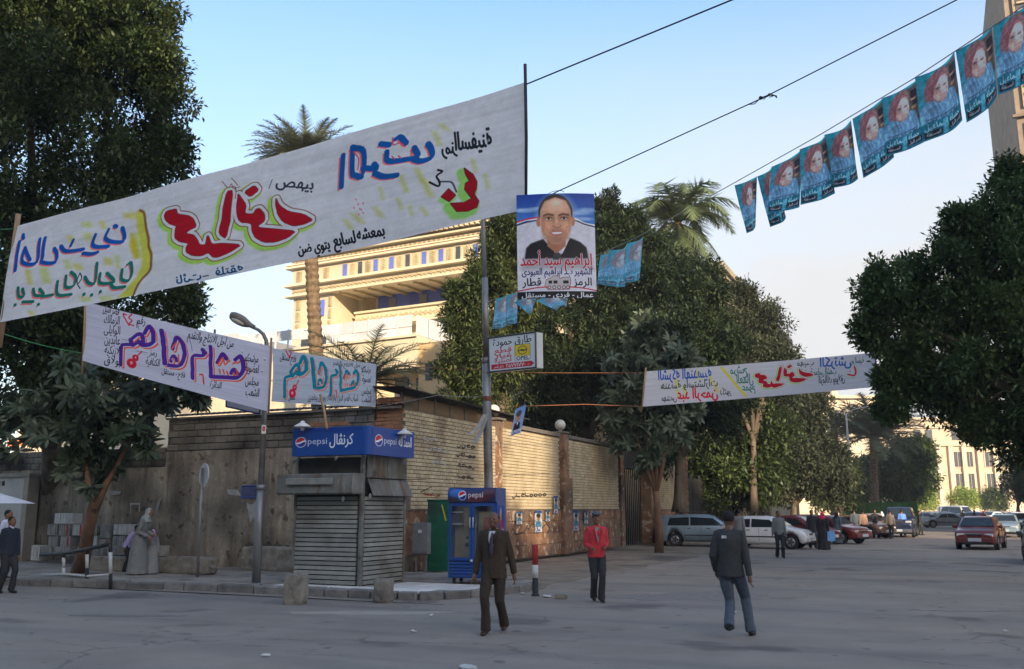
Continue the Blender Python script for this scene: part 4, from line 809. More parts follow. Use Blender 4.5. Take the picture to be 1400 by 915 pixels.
def glyphs(s_):
    if s_ in _gl: return _gl[s_]
    c = bpy.data.curves.new('lettering', 'FONT'); c.body = vis(s_); c.resolution_u = 2; o = bpy.data.objects.new('lettering', c); COL.objects.link(o)
    dg = bpy.context.evaluated_depsgraph_get(); e = o.evaluated_get(dg); me = e.to_mesh(); me.calc_loop_triangles()
    V = np.array([(v.co.x, v.co.y) for v in me.vertices], np.float32); T = np.array([V[list(t.vertices)] for t in me.loop_triangles], np.float32) if len(V) else np.zeros((0, 3, 2), np.float32)
    e.to_mesh_clear(); bpy.data.objects.remove(o); bpy.data.curves.remove(c)
    if len(V): T[..., 0] -= V[:, 0].min(); w = float(V[:, 0].max()-V[:, 0].min())
    else: w = 0.
    _gl[s_] = (T, w, 1.); return _gl[s_]
def L_(*c): return tuple(((x/255)/12.92 if x/255 <= .04045 else ((x/255+.055)/1.055)**2.4)*1. for x in c)
def homog(src, dst):
    A_ = []; b_ = []
    for (x, y), (u, v) in zip(src, dst): A_ += [[x, y, 1, 0, 0, 0, -u*x, -u*y], [0, 0, 0, x, y, 1, -v*x, -v*y]]; b_ += [u, v]
    h = np.linalg.solve(np.array(A_, float), np.array(b_, float)); H = np.append(h, 1).reshape(3, 3)
    def f(x, y): q = H @ np.array([x, y, 1.]); return q[0]/q[2], q[1]/q[2]
    return f
# note: image colours go through the sRGB decode of the image, so paint in display values 0..1
def C8(*c): return tuple(x/255 for x in c)
def sheet_fn(TL, TR, BR, BL, sag=.0, wr=.02, fx=3., seed=0, nrm=None, curl=0.):
    TL, TR, BR, BL = map(Vector, (TL, TR, BR, BL)); n = (TR-TL).cross(BL-TL).normalized() if nrm is None else nrm
    def f(s, t):          # t = 0 at the bottom
        a = BL.lerp(BR, s); b = TL.lerp(TR, s); p = a.lerp(b, t); p = p-Vector((0, 0, sag*4*s*(1-s)))
        w = wr*(pnoise(s*fx+seed, t*1.1+seed, seed)+.5*pnoise(s*fx*.6+t*2, t*9+seed, 3+seed)*(.4+.6*math.sin(PI*s)))
        return p+n*(w+curl*(math.sin(PI*s)))
    return f
# ---------------------------------------------------------------- banner one: the great grey cloth
WHITE = C8(240, 239, 240)
def red_blocks(cv, m, sc, k):
    """red letters with a grey gap, brown rim and lime glow; k maps its drawing to the cloth"""
    polys = [[(110, 320), (130, 285), (210, 268), (215, 310), (300, 320), (335, 345), (355, 405), (300, 430), (270, 455), (330, 465), (355, 500), (370, 540), (415, 545), (425, 480), (440, 470), (465, 540), (540, 530), (700, 543), (610, 600), (510, 640), (470, 640), (440, 605), (390, 630), (320, 630), (270, 600), (268, 560), (285, 530), (220, 520), (185, 490), (190, 420), (200, 400), (150, 385), (118, 355)],
             [(590, 135), (640, 125), (610, 360), (575, 500), (520, 460), (530, 390), (550, 340), (560, 260)],
             [(675, 150), (700, 180), (740, 240), (725, 305), (785, 305), (810, 270), (840, 262), (875, 310), (880, 360), (815, 410), (950, 420), (1120, 435), (1060, 490), (960, 525), (870, 528), (800, 490), (775, 440), (775, 385), (740, 375), (700, 375), (665, 345), (662, 260), (670, 200)],
             [(800, 85), (835, 125), (770, 180), (720, 140)],
             [(962, 175), (990, 240), (1060, 285), (1180, 305), (1255, 350), (1180, 385), (1100, 400), (1020, 370), (975, 310), (958, 250)]]
    def chaikin(p): return [q for i in range(len(p)) for q in ((p[i][0]*.82+p[(i+1) % len(p)][0]*.18, p[i][1]*.82+p[(i+1) % len(p)][1]*.18), (p[i][0]*.18+p[(i+1) % len(p)][0]*.82, p[i][1]*.18+p[(i+1) % len(p)][1]*.82))]
    polys = [chaikin(p) for p in polys]
    cv.map = m; red, brown, lime = C8(196, 26, 44), C8(150, 105, 80), C8(176, 240, 70)
    for p in polys: cv.poly(p, lime, .8, grow=44*sc, soft=14*sc, shift=(-16*sc, 14*sc))
    for p in polys: cv.poly(p, brown, 1, grow=32*sc)
    for p in polys: cv.poly(p, WHITE, 1, grow=25*sc)
    for p in polys[3:4]: pass
    for p in polys: cv.poly(p, C8(60, 40, 50), 1, grow=2.5*sc); cv.poly(p, red, 1)
    for st in ([(555, 60), (600, 108), (625, 78), (640, 112), (690, 100)], [(625, 35), (650, 60), (672, 88)], [(655, 190), (660, 140), (650, 110)]): cv.stroke(st, 6*sc, brown)
Q1 = [(22, 310), (718, 113), (718, 287), (0, 440)]     # TL TR BR BL
cw, ch = 1800, 400
h1 = homog(Q1, [(0, 0), (cw, 0), (cw, ch), (0, ch)])
cv = Canvas(cw, ch, WHITE)
def crop(ox, oy, s, h): return lambda x, y: h(ox+x/s, oy+y/s)
C1, C2, C3 = crop(190, 240, 5.717, h1), crop(430, 160, 4.828, h1), crop(0, 290, 6.1, h1)
yel, lim = C8(226, 214, 60), C8(212, 226, 90)
r_ = random.Random(3)
cv.map = C3
for x0, y0, x1, y1 in ((1000, 170, 1070, 380), (940, 10, 1060, 60), (620, 90, 700, 130), (760, 80, 800, 140), (200, 480, 240, 600), (310, 460, 370, 590), (600, 700, 680, 740), (790, 380, 850, 440), (880, 360, 910, 470), (490, 400, 530, 470), (560, 430, 620, 480), (760, 700, 860, 740), (210, 820, 250, 860), (640, 180, 700, 240), (520, 200, 560, 260)): cv.poly([(x0, y0), (x1, y0), (x1+20, y1), (x0+20, y1)], lim if r_.random() < .5 else yel, .55, soft=14)
cv.poly([(1060, -10), (1115, 0), (1130, 150), (1165, 300), (1168, 400), (1165, 480), (1100, 560), (1040, 640), (1025, 700), (900, 715), (960, 660), (1060, 540), (1100, 450), (1090, 300), (1050, 120)], C8(222, 222, 50), .8, soft=12)
cv.poly([(1000, 180), (1050, 240), (1070, 380), (1040, 390), (1000, 280)], C8(232, 205, 30), .8, soft=14)
cv.stroke([(1080, -10), (1115, 20), (1128, 150), (1150, 230), (1150, 290), (1172, 380), (1165, 480), (1100, 560), (1050, 640), (1030, 700)], 9, C8(150, 95, 50), .9, 4)
pink = C8(255, 130, 130)
def lettering(cv, strokes, w, col, shadow=pink, off=(-14, 20), sw=7, k=1.):
    for st in strokes: cv.stroke([(x+off[0], y+off[1]) for x, y in st], w*.55*k, shadow, 1)
    for st in strokes: cv.stroke(st, w*k*.98, col, 1, 1.2, brush=1.)
bl_ = [[(160, 250), (130, 490)], [(185, 195), (188, 225)], [(205, 300), (185, 420), (290, 420), (315, 230)], [(205, 310), (240, 400)], [(355, 220), (335, 370), (330, 420), (425, 420), (440, 350), (425, 310)], [(475, 290), (500, 325), (560, 325), (640, 310)], [(545, 285), (570, 235)], [(640, 345), (700, 350), (750, 335)], [(735, 190), (708, 265), (740, 290), (830, 285)], [(835, 145), (805, 215), (850, 245), (940, 245), (950, 190), (938, 135)], [(880, 118), (892, 124)]]
cv.map = C3; lettering(cv, bl_, 12.5, C8(20, 96, 190))
gr_ = [[(148, 630), (150, 700), (185, 695), (180, 640)], [(175, 745), (250, 742)], [(118, 770)], [(290, 765)], [(258, 640), (268, 690), (330, 685), (305, 640)], [(320, 700), (400, 685)], [(440, 575), (430, 655), (450, 690), (540, 682)], [(505, 530), (500, 620), (560, 610), (578, 540), (545, 500)], [(650, 540), (680, 590), (730, 580), (742, 425)], [(770, 510), (770, 590), (880, 580), (825, 510)], [(850, 590), (880, 630), (965, 622)], [(945, 480), (940, 560), (995, 570), (1022, 500), (1010, 425), (980, 440)], [(640, 682)], [(700, 688)], [(770, 662)]]
lettering(cv, gr_, 10.5, C8(30, 130, 112)); cv.stroke([(612, 505), (590, 560), (592, 600), (610, 632)], 4, C8(40, 60, 60)); cv.stroke([(612, 505), (625, 545), (600, 590)], 4, C8(40, 60, 60))
ksc = (cw/700)/5.717
red_blocks(cv, C1, ksc, None)
cv.map = C1; cv.text('نائت', 290, 800, 66, C8(25, 85, 130), -.2, True, fitw=190, bold=1.1); cv.text('فلتقه', 600, 738, 66, C8(25, 85, 130), -.2, True, fitw=210, bold=1.1); cv.stroke([(400, 790), (440, 783)], 4, C8(40, 60, 80)); cv.text('بيهص', 1110, 62, 92, C8(60, 66, 78), .08, False, fitw=290, bold=1.2)
cv.stroke([(935, 40), (910, 110)], 3, C8(70, 75, 85))
cv.map = C2
for x, y, w_, h_ in ((490, 390, 50, 110), (600, 350, 60, 90), (640, 420, 70, 110), (720, 100, 50, 90), (350, 470, 26, 80), (470, 540, 34, 70), (550, 590, 30, 60), (150, 640, 70, 60), (300, 600, 60, 60), (1000, 280, 30, 80), (760, 50, 60, 40), (1090, 380, 30, 90), (100, 680, 50, 60), (640, 600, 40, 50)): cv.poly([(x, y), (x+w_*.6, y), (x+w_*1.4, y+h_), (x+w_*.8, y+h_)], C8(205, 208, 70), .55, soft=14)
for x, y in ((190, 545), (205, 575), (240, 570), (175, 600), (215, 605), (235, 630), (205, 640), (225, 610)): cv.stroke([(x, y), (x+4, y+8)], 4, C8(240, 120, 150), .8)
B2_ = [[(107, 262), (90, 465)], [(175, 215), (168, 370), (190, 392), (240, 390), (250, 240), (175, 213)], [(245, 345), (335, 348), (322, 322)], [(325, 380), (385, 400), (478, 392)], [(370, 190), (425, 195)], [(410, 240), (420, 300), (560, 285), (625, 268), (598, 212)], [(465, 160), (500, 142), (540, 180)], [(600, 290), (650, 298), (722, 270), (715, 215), (695, 185)]]
lettering(cv, B2_, 15, C8(22, 100, 180), off=(-20, 18))
for st in ([(450, 150), (455, 195), (500, 180), (535, 205)], [(180, 240), (215, 285), (208, 355)], [(580, 215), (575, 265)], [(445, 270), (462, 285)], [(490, 265), (505, 280)]): cv.stroke(st, 4, C8(245, 90, 110))
for p in ([(950, 340), (1010, 380), (1040, 430), (1035, 480), (1020, 510), (1055, 560), (1040, 600), (980, 625), (900, 628), (855, 575), (950, 570), (1005, 540), (955, 480), (960, 440), (990, 425), (960, 380)], [(840, 478), (888, 520), (845, 562), (788, 530)]):
    pass
num = [(950, 340), (1010, 380), (1040, 430), (1035, 480), (1020, 510), (1055, 560), (1040, 600), (980, 625), (900, 628), (855, 575), (950, 570), (1005, 540), (955, 480), (960, 440), (990, 425), (960, 380)]; dot = [(840, 478), (888, 520), (845, 562), (788, 530)]
cv.poly(num, C8(150, 230, 90), .8, grow=12, soft=8, shift=(-10, 10)); cv.poly(dot, C8(150, 230, 90), .7, grow=6, soft=8, shift=(-4, 10))
cv.poly(num, C8(90, 30, 30), 1, grow=2); cv.poly(num, C8(184, 26, 44)); cv.poly(dot, C8(90, 30, 30), 1, grow=2); cv.poly(dot, C8(184, 26, 44))
cv.stroke([(770, 432), (820, 430), (865, 438), (895, 497)], 5, C8(80, 92, 100)); cv.stroke([(705, 435), (768, 462), (775, 432), (755, 395), (795, 365), (765, 355)], 6, C8(35, 38, 44))
cv.text('السفينة', 1010, 150, 130, C8(40, 44, 50), -.13, True, fitw=260, bold=1.8); cv.text('رمز', 835, 205, 96, C8(40, 44, 50), -.25, True, fitw=100, bold=1.6)
cv.text('بمعشه', 285, 762, 80, C8(38, 40, 46), -.17, False, fitw=190, bold=1.6); cv.text('لسابع', 105, 805, 84, C8(38, 40, 46), -.17, False, fitw=150, bold=1.6)
cv.map = C1; cv.text('يتوي ضن', 1255, 558, 84, C8(38, 40, 46), -.17, False, fitw=250, bold=1.5)
bannerc = imgmat('banner_cloth_print', cv.photo(.4, .012).out(), rough=.85, tr=.25, bump=.8, wave=(4, 8, 1))
# sticks and ropes
wood = mat('pale_wood', (.28, .18, .10), (.40, .27, .16), rough=.8, scale=6, stretch=(1, 1, .2)); darkw = mat('dark_stick', (.035, .03, .028), (.06, .05, .045), rough=.8, scale=6)
ropem = mat('dark_rope', (.02, .02, .022), rough=.8); orr = mat('orange_cord', (.28, .11, .05), rough=.8); grr = mat('green_cord', (.05, .22, .08), rough=.7); palec = mat('pale_cord', (.4, .38, .33), rough=.8)
def cord(name, label, pts, r, m, sag=0., group=None, n=16):
    mb = MB(); pts = [Vector(p) for p in pts]; P = []
    for a, b in zip(pts, pts[1:]):
        for i in range(n): t = i/n; P.append(a.lerp(b, t)-Vector((0, 0, sag*4*t*(1-t))))
    P.append(pts[-1]); mb.tube(P, r, 5); return tag(mb.build(name, m), label, 'rope', group)
def stick(parent, a, b, r, m):
    mb = MB().tube([a, Vector(a).lerp(Vector(b), .5)+Vector((.01, 0, .0)), b], [r, r*.95, r*.9], 7); o = mb.build('stick', m, parent); o.location = -Vector(parent.location); return o
def banner(label, TL, TR, BR, BL, m, nu=90, nv=14, sag=.03, wr=.03, fx=5, seed=1, group='hand-painted cloth banners strung over the street'):
    c = (Vector(BL)+Vector(BR))/2; t = thing('cloth_banner', label, 'banner', c, group=group); f = sheet_fn(TL, TR, BR, BL, sag, wr, fx, seed)
    o = uvgrid('cloth', f, nu, nv, m, t); o.location = -c; return t, f
TL, TR, BR, BL = GD(22, 309, 11.6), GD(718, 113, 9.0), GD(718, 287, 9.0), GD(-1, 441, 11.6)
t1, f1_ = banner('huge grey-white banner with red, blue and lime hand-painted lettering across the upper left', TL, TR, BR, BL, bannerc, 140, 18, .03, .045, 6, 2)
stick(t1, GD(718, 88, 9.0), GD(719, 292, 9.0), .018, darkw); stick(t1, GD(25, 293, 11.62), GD(-1, 475, 11.62), .035, wood)
cord('rope', 'dark rope from the top of the big banner stick to the upper edge', [GD(718, 116, 9.0), GD(1003, -1, 7.6), GD(1300, -135, 6.5), GD(2000, -450, 4.9)], .008, ropem)
cord('rope', 'long dark rope from the portrait poster to the upper right with a knot', [GD(719, 284, 9.0), GD(760, 263, 8.95), GD(1045, 133, 8.2), GD(1310, -1, 7.3), GD(1500, -100, 6.8), GD(2200, -470, 5.2)], .006, ropem)
kn = MB()
for k in range(3):
    c0 = GD(1040, 134, 8.2); kn.tube([c0+Vector((.0, 0, 0)), c0+Vector((.03+.03*k, 0, -.02+.02*k)), c0+Vector((.08, 0, .03-.02*k)), c0+Vector((.13, 0, .0)), c0+Vector((.15, 0, -.03+.01*k))], .005, 5)
kn.tube([c0, c0+Vector((-.06, 0, -.05)), c0+Vector((-.12, 0, -.045))], .005, 5); kn.ball(c0, .02, 6)
tag(kn.build('rope_knot', ropem), 'tangled loose knot hanging on the long dark rope against the sky', 'knot')
# ---------------------------------------------------------------- banners two and three
def name_strokes(Bx):     # letters as drawn on banner two, in its photograph crop coordinates
    return Bx
Q2 = [(118, 413), (373, 473), (368, 563), (112, 493)]
h2 = homog(Q2, [(0, 0), (1100, 0), (1100, 380), (0, 380)])
C4, C5 = crop(110, 410, 7.036, h2), crop(230, 430, 7.04, h2)
def design2(cv, C4, C5, col, oc, k, bg):
    cv.map = C4
    S4 = [([(615, 310), (655, 245), (695, 300), (700, 380)], 42), ([(560, 400), (600, 425), (660, 420), (705, 390)], 46), ([(600, 400), (590, 335), (545, 325), (480, 375)], 40), ([(480, 380), (500, 425), (560, 395)], 40), ([(510, 425), (420, 425), (392, 450), (388, 620)], 34), ([(780, 290), (795, 400), (805, 600)], 44)]
    S5 = [([(35, 320), (75, 210), (125, 260), (150, 350), (140, 430), (95, 485), (0, 480)], 38), ([(20, 440), (45, 390), (75, 430)], 36), ([(335, 335), (330, 385), (245, 385), (228, 430), (232, 605)], 34), ([(325, 330), (350, 360)], 34), ([(407, 300), (405, 585)], 34), ([(405, 590), (560, 598), (660, 600), (715, 545), (725, 480), (700, 400), (640, 430)], 40), ([(470, 455), (520, 370), (555, 415)], 36), ([(600, 560), (630, 520), (660, 560)], 34)]
    for M_, SS in ((C4, S4), (C5, S5)):
        cv.map = M_
        for st, w in SS: cv.stroke([(x+20, y+20) for x, y in st], w*k*1.0, oc)
    for M_, SS in ((C4, S4), (C5, S5)):
        cv.map = M_
        for st, w in SS: cv.stroke([(x+8, y+8) for x, y in st], w*k*1.0, bg)
    for M_, SS in ((C4, S4), (C5, S5)):
        cv.map = M_
        for st, w in SS: cv.stroke(st, w*k*.98, col, 1, 1.2, brush=.6)
    cv.map = C5
    for st in ([(490, 520), (495, 560)], [(525, 525), (535, 565)], [(560, 540), (572, 575)], [(480, 470), (520, 410), (545, 475), (575, 440)], [(620, 470), (655, 445)], [(655, 520), (668, 580)], [(30, 320), (70, 260)], [(95, 380), (95, 440)]): cv.stroke(st, 14*k, oc)
    cv.stroke([(42, 425), (44, 427)], 30*k, bg); cv.stroke([(42, 425), (44, 427)], 18*k, oc); cv.stroke([(628, 565), (630, 567)], 24*k, oc); cv.stroke([(300, 572), (330, 575), (340, 660)], 14*k, C8(235, 60, 60))
    cv.map = C4
    rd = C8(226, 38, 62)
    cv.stroke([(425, 130), (412, 145), (465, 238)], 14*k, rd); cv.stroke([(410, 125), (440, 138)], 12*k, rd); cv.stroke([(490, 130), (462, 165), (492, 190), (468, 225), (508, 240)], 13*k, rd)
    cv.ell(492, 605, 46, 46, rd, soft=.2); cv.ell(530, 552, 30, 32, rd, soft=.2); cv.stroke([(530, 550), (588, 490)], 12*k, rd); cv.ell(490, 600, 14, 16, C8(255, 170, 190), soft=.3); cv.ell(530, 548, 9, 10, C8(255, 170, 190), soft=.3)
bg2 = C8(222, 220, 236)
cv = Canvas(1100, 380, bg2); design2(cv, C4, C5, C8(92, 46, 160), C8(255, 102, 60), .6, bg2)
ink = C8(52, 52, 62); cv.map = C4
for i, w in enumerate(('قصر النيل', 'الزمالك', 'الوايلى', 'عابدين', 'الازبكية', 'بولاق')): cv.text(w, 300+i*3, 90+i*98, 84, ink, .22 if i < 1 else .1, fitw=150, bold=.6)
cv.text('رقم', 580, 190, 80, ink, .1, fitw=80, bold=.6); cv.text('رمز', 700, 500, 60, ink, .15, fitw=70, bold=.5); cv.text('الكنافية', 695, 590, 76, ink, .15, fitw=130, bold=.6); cv.text('فلاح - مستقل', 890, 695, 60, ink, .2, fitw=230, bold=.5)
cv.stroke([(540, 190), (560, 280)], 3, ink); cv.stroke([(400, 375), (500, 392)], 2, ink); cv.stroke([(530, 485), (640, 500)], 2, ink)
cv.map = C5
for i, (w, y) in enumerate((('مرشحكم', 415), ('لعضوية', 515), ('مجلس', 640), ('الشعب', 745))): cv.text(w, 810, y, 84, ink, .15, fitw=130, bold=.6)
cv.text('من أجل الانتاج والتقدم', 410, 225, 84, ink, .21, fitw=450, bold=.7); cv.text('الدائرة', 455, 670, 66, ink, .15, fitw=110, bold=.6); cv.stroke([(195, 180), (225, 340)], 2.5, ink)
for x, y in ((715, 340), (905, 530), (928, 415)): cv.stroke([(x, y), (x+5, y+10)], 9, C8(240, 240, 245)); cv.stroke([(x, y+16), (x+2, y+20)], 6, C8(90, 90, 90))
b2m = imgmat('purple_banner_print', cv.out(), rough=.85, tr=.2, bump=.7, wave=(3, 10, 1))
t2, f2_ = banner('white banner with big purple and orange lettering tied left of the lamp post', GD(118, 413, 21.6), GD(373, 474, 19.6), GD(368, 563, 19.6), GD(112, 493, 21.6), b2m, 90, 14, .02, .06, 5, 5)
stick(t2, GD(117, 413, 21.62), GD(112, 512, 21.62), .03, wood); stick(t2, GD(371, 462, 19.55), GD(367, 566, 19.55), .025, wood)
Q3 = [(373, 476), (515, 498), (514, 556), (371, 549)]
bg3 = C8(196, 204, 216)
cv = Canvas(900, 370, bg3)
h3 = homog(Q3, [(0, 0), (900, 0), (900, 370), (0, 370)])
# reuse the drawing through the shared cloth coordinates
def remap(Ca): 
    def f(x, y):
        a, b = Ca(x, y); a, b = a/1100, b/380
        a = .06+(a-.185)*(.84-.06)/(.915-.185); b = .52+(b-.55)*1.12
        return a*900, b*370
    return f
design2(cv, remap(C4), remap(C5), C8(10, 138, 160), C8(248, 120, 80), .62, bg3)
cv.map = crop(370, 470, 9.33, h3)
cv.text('فلاح مستقل', 225, 175, 96, ink, .16, fitw=210, bold=.6)
for w, y in (('مرشحكم', 325), ('لعضوية', 450), ('مجلس', 600), ('الشعب', 705)): cv.text(w, 1222, y, 90, ink, .1, fitw=115, bold=.6)
cv.text('من أجل الانتاج والتقدم', 1010, 258, 60, ink, .12, fitw=400, bold=.6); cv.text('شباب قصر النيل والزمالك وبولاق وعابدين', 800, 680, 84, ink, .02, fitw=640, bold=.5); cv.text('مستقل', 275, 680, 70, ink, .05, fitw=80, bold=.4)
b3m = imgmat('teal_banner_print', cv.out(), rough=.85, tr=.2, bump=.9, wave=(2, 11, 1))
t3, f3_ = banner('smaller grey banner with big teal and orange lettering right of the lamp post', GD(373, 476, 19.9), GD(515, 498, 24.6), GD(514, 556, 24.6), GD(371, 549, 19.9), b3m, 60, 14, .02, .05, 4, 8)
stick(t3, GD(514, 490, 24.6), GD(514, 575, 24.6), .018, darkw)
# ---------------------------------------------------------------- banner four
Q4 = [(883, 508), (1197, 482), (1199, 529), (878, 556)]
cv = Canvas(1200, 200, C8(216, 216, 222)); h4 = homog(Q4, [(0, 0), (1200, 0), (1200, 200), (0, 200)]); C6 = crop(870, 470, 4., h4)
cv.map = C6; cv.poly([(455, 125), (475, 125), (605, 280), (590, 285), (520, 200)], C8(228, 216, 70), .9, soft=3)
for x, y in ((215, 190), (260, 235), (400, 170), (430, 220), (330, 150), (225, 250)): cv.stroke([(x, y), (x+14, y+40)], 16, C8(230, 215, 90), .6, 6)
cv.text('الشركة الهندسية', 265, 160, 66, C8(40, 90, 190), -.06, True, fitw=290, bold=1.2); cv.text('هندسة واستشارات', 290, 218, 44, C8(50, 60, 50), -.06, True, fitw=310, bold=.5)
cv.text('عبد الرحمن', 335, 268, 62, C8(226, 40, 60), -.06, True, fitw=220, bold=1.8); cv.text('مهندس', 180, 292, 40, ink, -.06, True, fitw=80, bold=.4); cv.text('دكتور', 490, 256, 40, ink, -.06, True, fitw=60, bold=.4)
cv.text('مرشح', 560, 138, 50, C8(40, 120, 105), -.06, True, fitw=90, bold=.6); cv.text('العمال', 595, 188, 54, C8(40, 120, 105), -.06, True, fitw=90, bold=.7); cv.text('عموم', 615, 232, 44, C8(40, 120, 105), -.06, True, fitw=70, bold=.6)
cv.text('الكرتش', 1090, 95, 56, C8(40, 96, 180), -.06, True, fitw=170, bold=1.4); cv.text('رمز السفينة', 1210, 90, 34, C8(60, 90, 80), -.06, True, fitw=70, bold=.3); cv.text('لعضوية مجلس الشعب', 1000, 150, 40, C8(40, 110, 100), -.06, True, fitw=190, bold=.5); cv.text('الزمالك وبولاق', 1070, 190, 44, ink, -.06, True, fitw=140, bold=.5); cv.text('مهيب', 925, 100, 36, ink, -.06, True, fitw=90, bold=.3)
def C6r(x, y): return C6(645+(x-100)*.285, 118+(y-130)*.225+max(0, 8-(x-100)*.008))
red_blocks(cv, C6r, .20*3.8/4*.9, None); cv.map = C6; cv.stroke([(1195, 125), (1202, 150), (1192, 172), (1160, 165)], 9, C8(222, 30, 50)); cv.stroke([(1170, 148)], 7, C8(222, 30, 50)); cv.ring([(1195, 118), (1208, 150), (1190, 180), (1150, 170)], 8, 3, C8(150, 225, 120), .6)
b4m = imgmat('small_banner_print', cv.out(), rough=.85, tr=.25, bump=.7, wave=(5, 8, 1))
t4, f4_ = banner('small distant white banner with mirrored red letters and yellow stripe over the street', GD(883, 508, 30), GD(1197, 482, 30), GD(1199, 529, 30), GD(878, 556, 30), b4m, 80, 10, .02, .06, 6, 11)
stick(t4, GD(883, 503, 30), GD(877, 562, 30), .03, wood); stick(t4, GD(1196, 478, 30), GD(1201, 545, 30), .025, darkw)
grp = 'thin cords strung across the street'
cord('cord', 'orange cord from the tall pole to the small banner', [GD(664, 545, 21.8), GD(700, 556, 22.5), GD(800, 553, 26), GD(878, 556, 30)], .012, orr, 0, grp)
cord('cord', 'thin ochre cord at sign height between pole and small banner', [GD(663, 509, 21.8), GD(760, 510, 25), GD(882, 510, 30)], .008, orr, 0, grp)
cord('cord', 'orange cord from the small banner into the right tree', [GD(1198, 482, 30), GD(1260, 474, 28), GD(1330, 456, 24)], .014, orr, 0, grp)
cord('cord', 'lower orange cord from the small banner rising into the right tree', [GD(1199, 528, 30), GD(1250, 500, 28), GD(1320, 466, 24)], .014, orr, 0, grp)
cord('cord', 'green cord running from the left edge to the purple banner', [GD(-20, 446, 20), GD(0, 455, 20.4), GD(113, 483, 21.6)], .013, grr, .05, grp)
cord('cord', 'green cord at the top left end of the big banner', [GD(-40, 316, 11.5), GD(24, 313, 11.6)], .008, grr, 0, grp)
cord('cord', 'thin orange cord from the teal banner to the tall pole', [GD(514, 498, 24.6), GD(660, 506, 22)], .008, orr, .02, grp)
cord('cord', 'faint cord from the teal banner foot to the tall pole', [GD(514, 556, 24.6), GD(600, 540, 23), GD(660, 543, 22)], .008, palec, .02, grp)
# ================================================================ posters
def face_woman(cv):
    """a printed portrait: auburn-haired woman in a pale blue scarf, 200 x 280"""
    cv.rect(0, 0, 200, 280, C8(44, 132, 152)); cv.poly([(0, 0), (200, 0), (200, 20), (0, 26)], C8(34, 150, 168), .9, soft=10)
    cv.poly([(120, 14), (200, 8), (200, 170), (150, 170)], C8(92, 62, 52), .9, soft=12); cv.rect(150, 30, 196, 62, C8(34, 22, 24)); cv.rect(158, 74, 192, 96, C8(40, 26, 30)); cv.rect(150, 100, 178, 112, C8(190, 140, 80), .8); cv.rect(150, 66, 176, 72, C8(205, 150, 90), .8)
    m0 = cv.map; cv.map = lambda x, y: m0((x-95)*1.24+92, (y-95)*1.2+92)
    cv.ell(88, 78, 42, 54, C8(136, 88, 84)); cv.ell(64, 100, 24, 52, C8(128, 80, 80)); cv.ell(104, 60, 30, 38, C8(150, 104, 98))
    cv.poly([(28, 140), (50, 118), (90, 140), (130, 112), (158, 120), (172, 180), (160, 215), (20, 215), (16, 170)], C8(104, 152, 184), soft=4)
    for i in range(16): a = 24+i*9+4*math.sin(i*7); cv.stroke([(a, 130+12*math.sin(i)), (a+14, 170), (a+4, 210)], 4, C8(150, 190, 214) if i % 2 else C8(70, 112, 150), .8, 3)
    cv.ell(96, 92, 33, 45, C8(214, 164, 148), soft=.1, ang=-.14); cv.ell(104, 80, 22, 30, C8(240, 204, 190), .8, .7); cv.ell(116, 100, 14, 16, C8(236, 186, 172), .7, .8); cv.ell(80, 104, 12, 18, C8(212, 150, 136), .5, .9); cv.ell(98, 132, 18, 8, C8(180, 124, 112), .6, .8)
    cv.poly([(54, 66), (70, 42), (106, 32), (134, 56), (124, 52), (96, 52), (74, 78), (66, 112), (54, 130), (50, 90)], C8(140, 80, 84), soft=4); cv.stroke([(64, 62), (88, 46), (120, 46)], 6, C8(176, 116, 112), .6, 5); cv.stroke([(128, 58), (134, 90), (128, 118)], 6, C8(110, 58, 62), .8, 4)
    for ex in (84, 113): cv.ell(ex, 87, 9, 5, C8(150, 100, 96), .6, .9); cv.ell(ex, 88, 6.5, 2.6, C8(86, 60, 62), .9, .5); cv.stroke([(ex-9, 79), (ex, 76), (ex+9, 78)], 2.6, C8(140, 94, 86), .8, 2)
    cv.stroke([(100, 88), (102, 102)], 4, C8(240, 206, 192), .7, 4); cv.stroke([(95, 106), (101, 108), (107, 105)], 2.6, C8(170, 112, 102), .8, 2); cv.stroke([(89, 119), (100, 117), (112, 116)], 4.6, C8(196, 92, 98), .9, 2)
    cv.map = m0
    cv.rect(18, 196, 176, 200, C8(30, 60, 80), .7); cv.text('معا من أجل مصر', 96, 205, 14, C8(20, 40, 60), fitw=150, bold=.3)
    cv.rect(0, 212, 200, 280, C8(24, 104, 124)); cv.text('جميلة إسماعيل', 96, 228, 24, C8(190, 226, 236), fitw=170, bold=.8); cv.rect(8, 246, 78, 272, C8(24, 24, 30)); cv.rect(110, 240, 196, 268, C8(24, 24, 30)); cv.text('المستقلة', 44, 258, 16, C8(220, 225, 230), fitw=56, bold=.4); cv.text('قصر النيل', 152, 254, 16, C8(220, 225, 230), fitw=70, bold=.4); cv.rect(84, 216, 104, 276, C8(90, 185, 205), .7)
cv = Canvas(300, 420, (0, 0, 0)); cv.map = lambda x, y: (x*1.5, y*1.5); face_woman(cv); cv.photo(2, .09)
cv.a = np.clip(cv.a*1.1+.12, 0, 1)
womanm = imgmat('woman_poster_print', cv.out(), rough=.5, tr=.35)
a_ = cv.a.copy(); lightm = imgmat('backlit_poster_print', (np.clip(a_*.62+np.array(C8(150, 205, 225))*.42, 0, 1))[::-1], rough=.5, tr=.45)  # portrait print paled to paint in light coming through the sheets
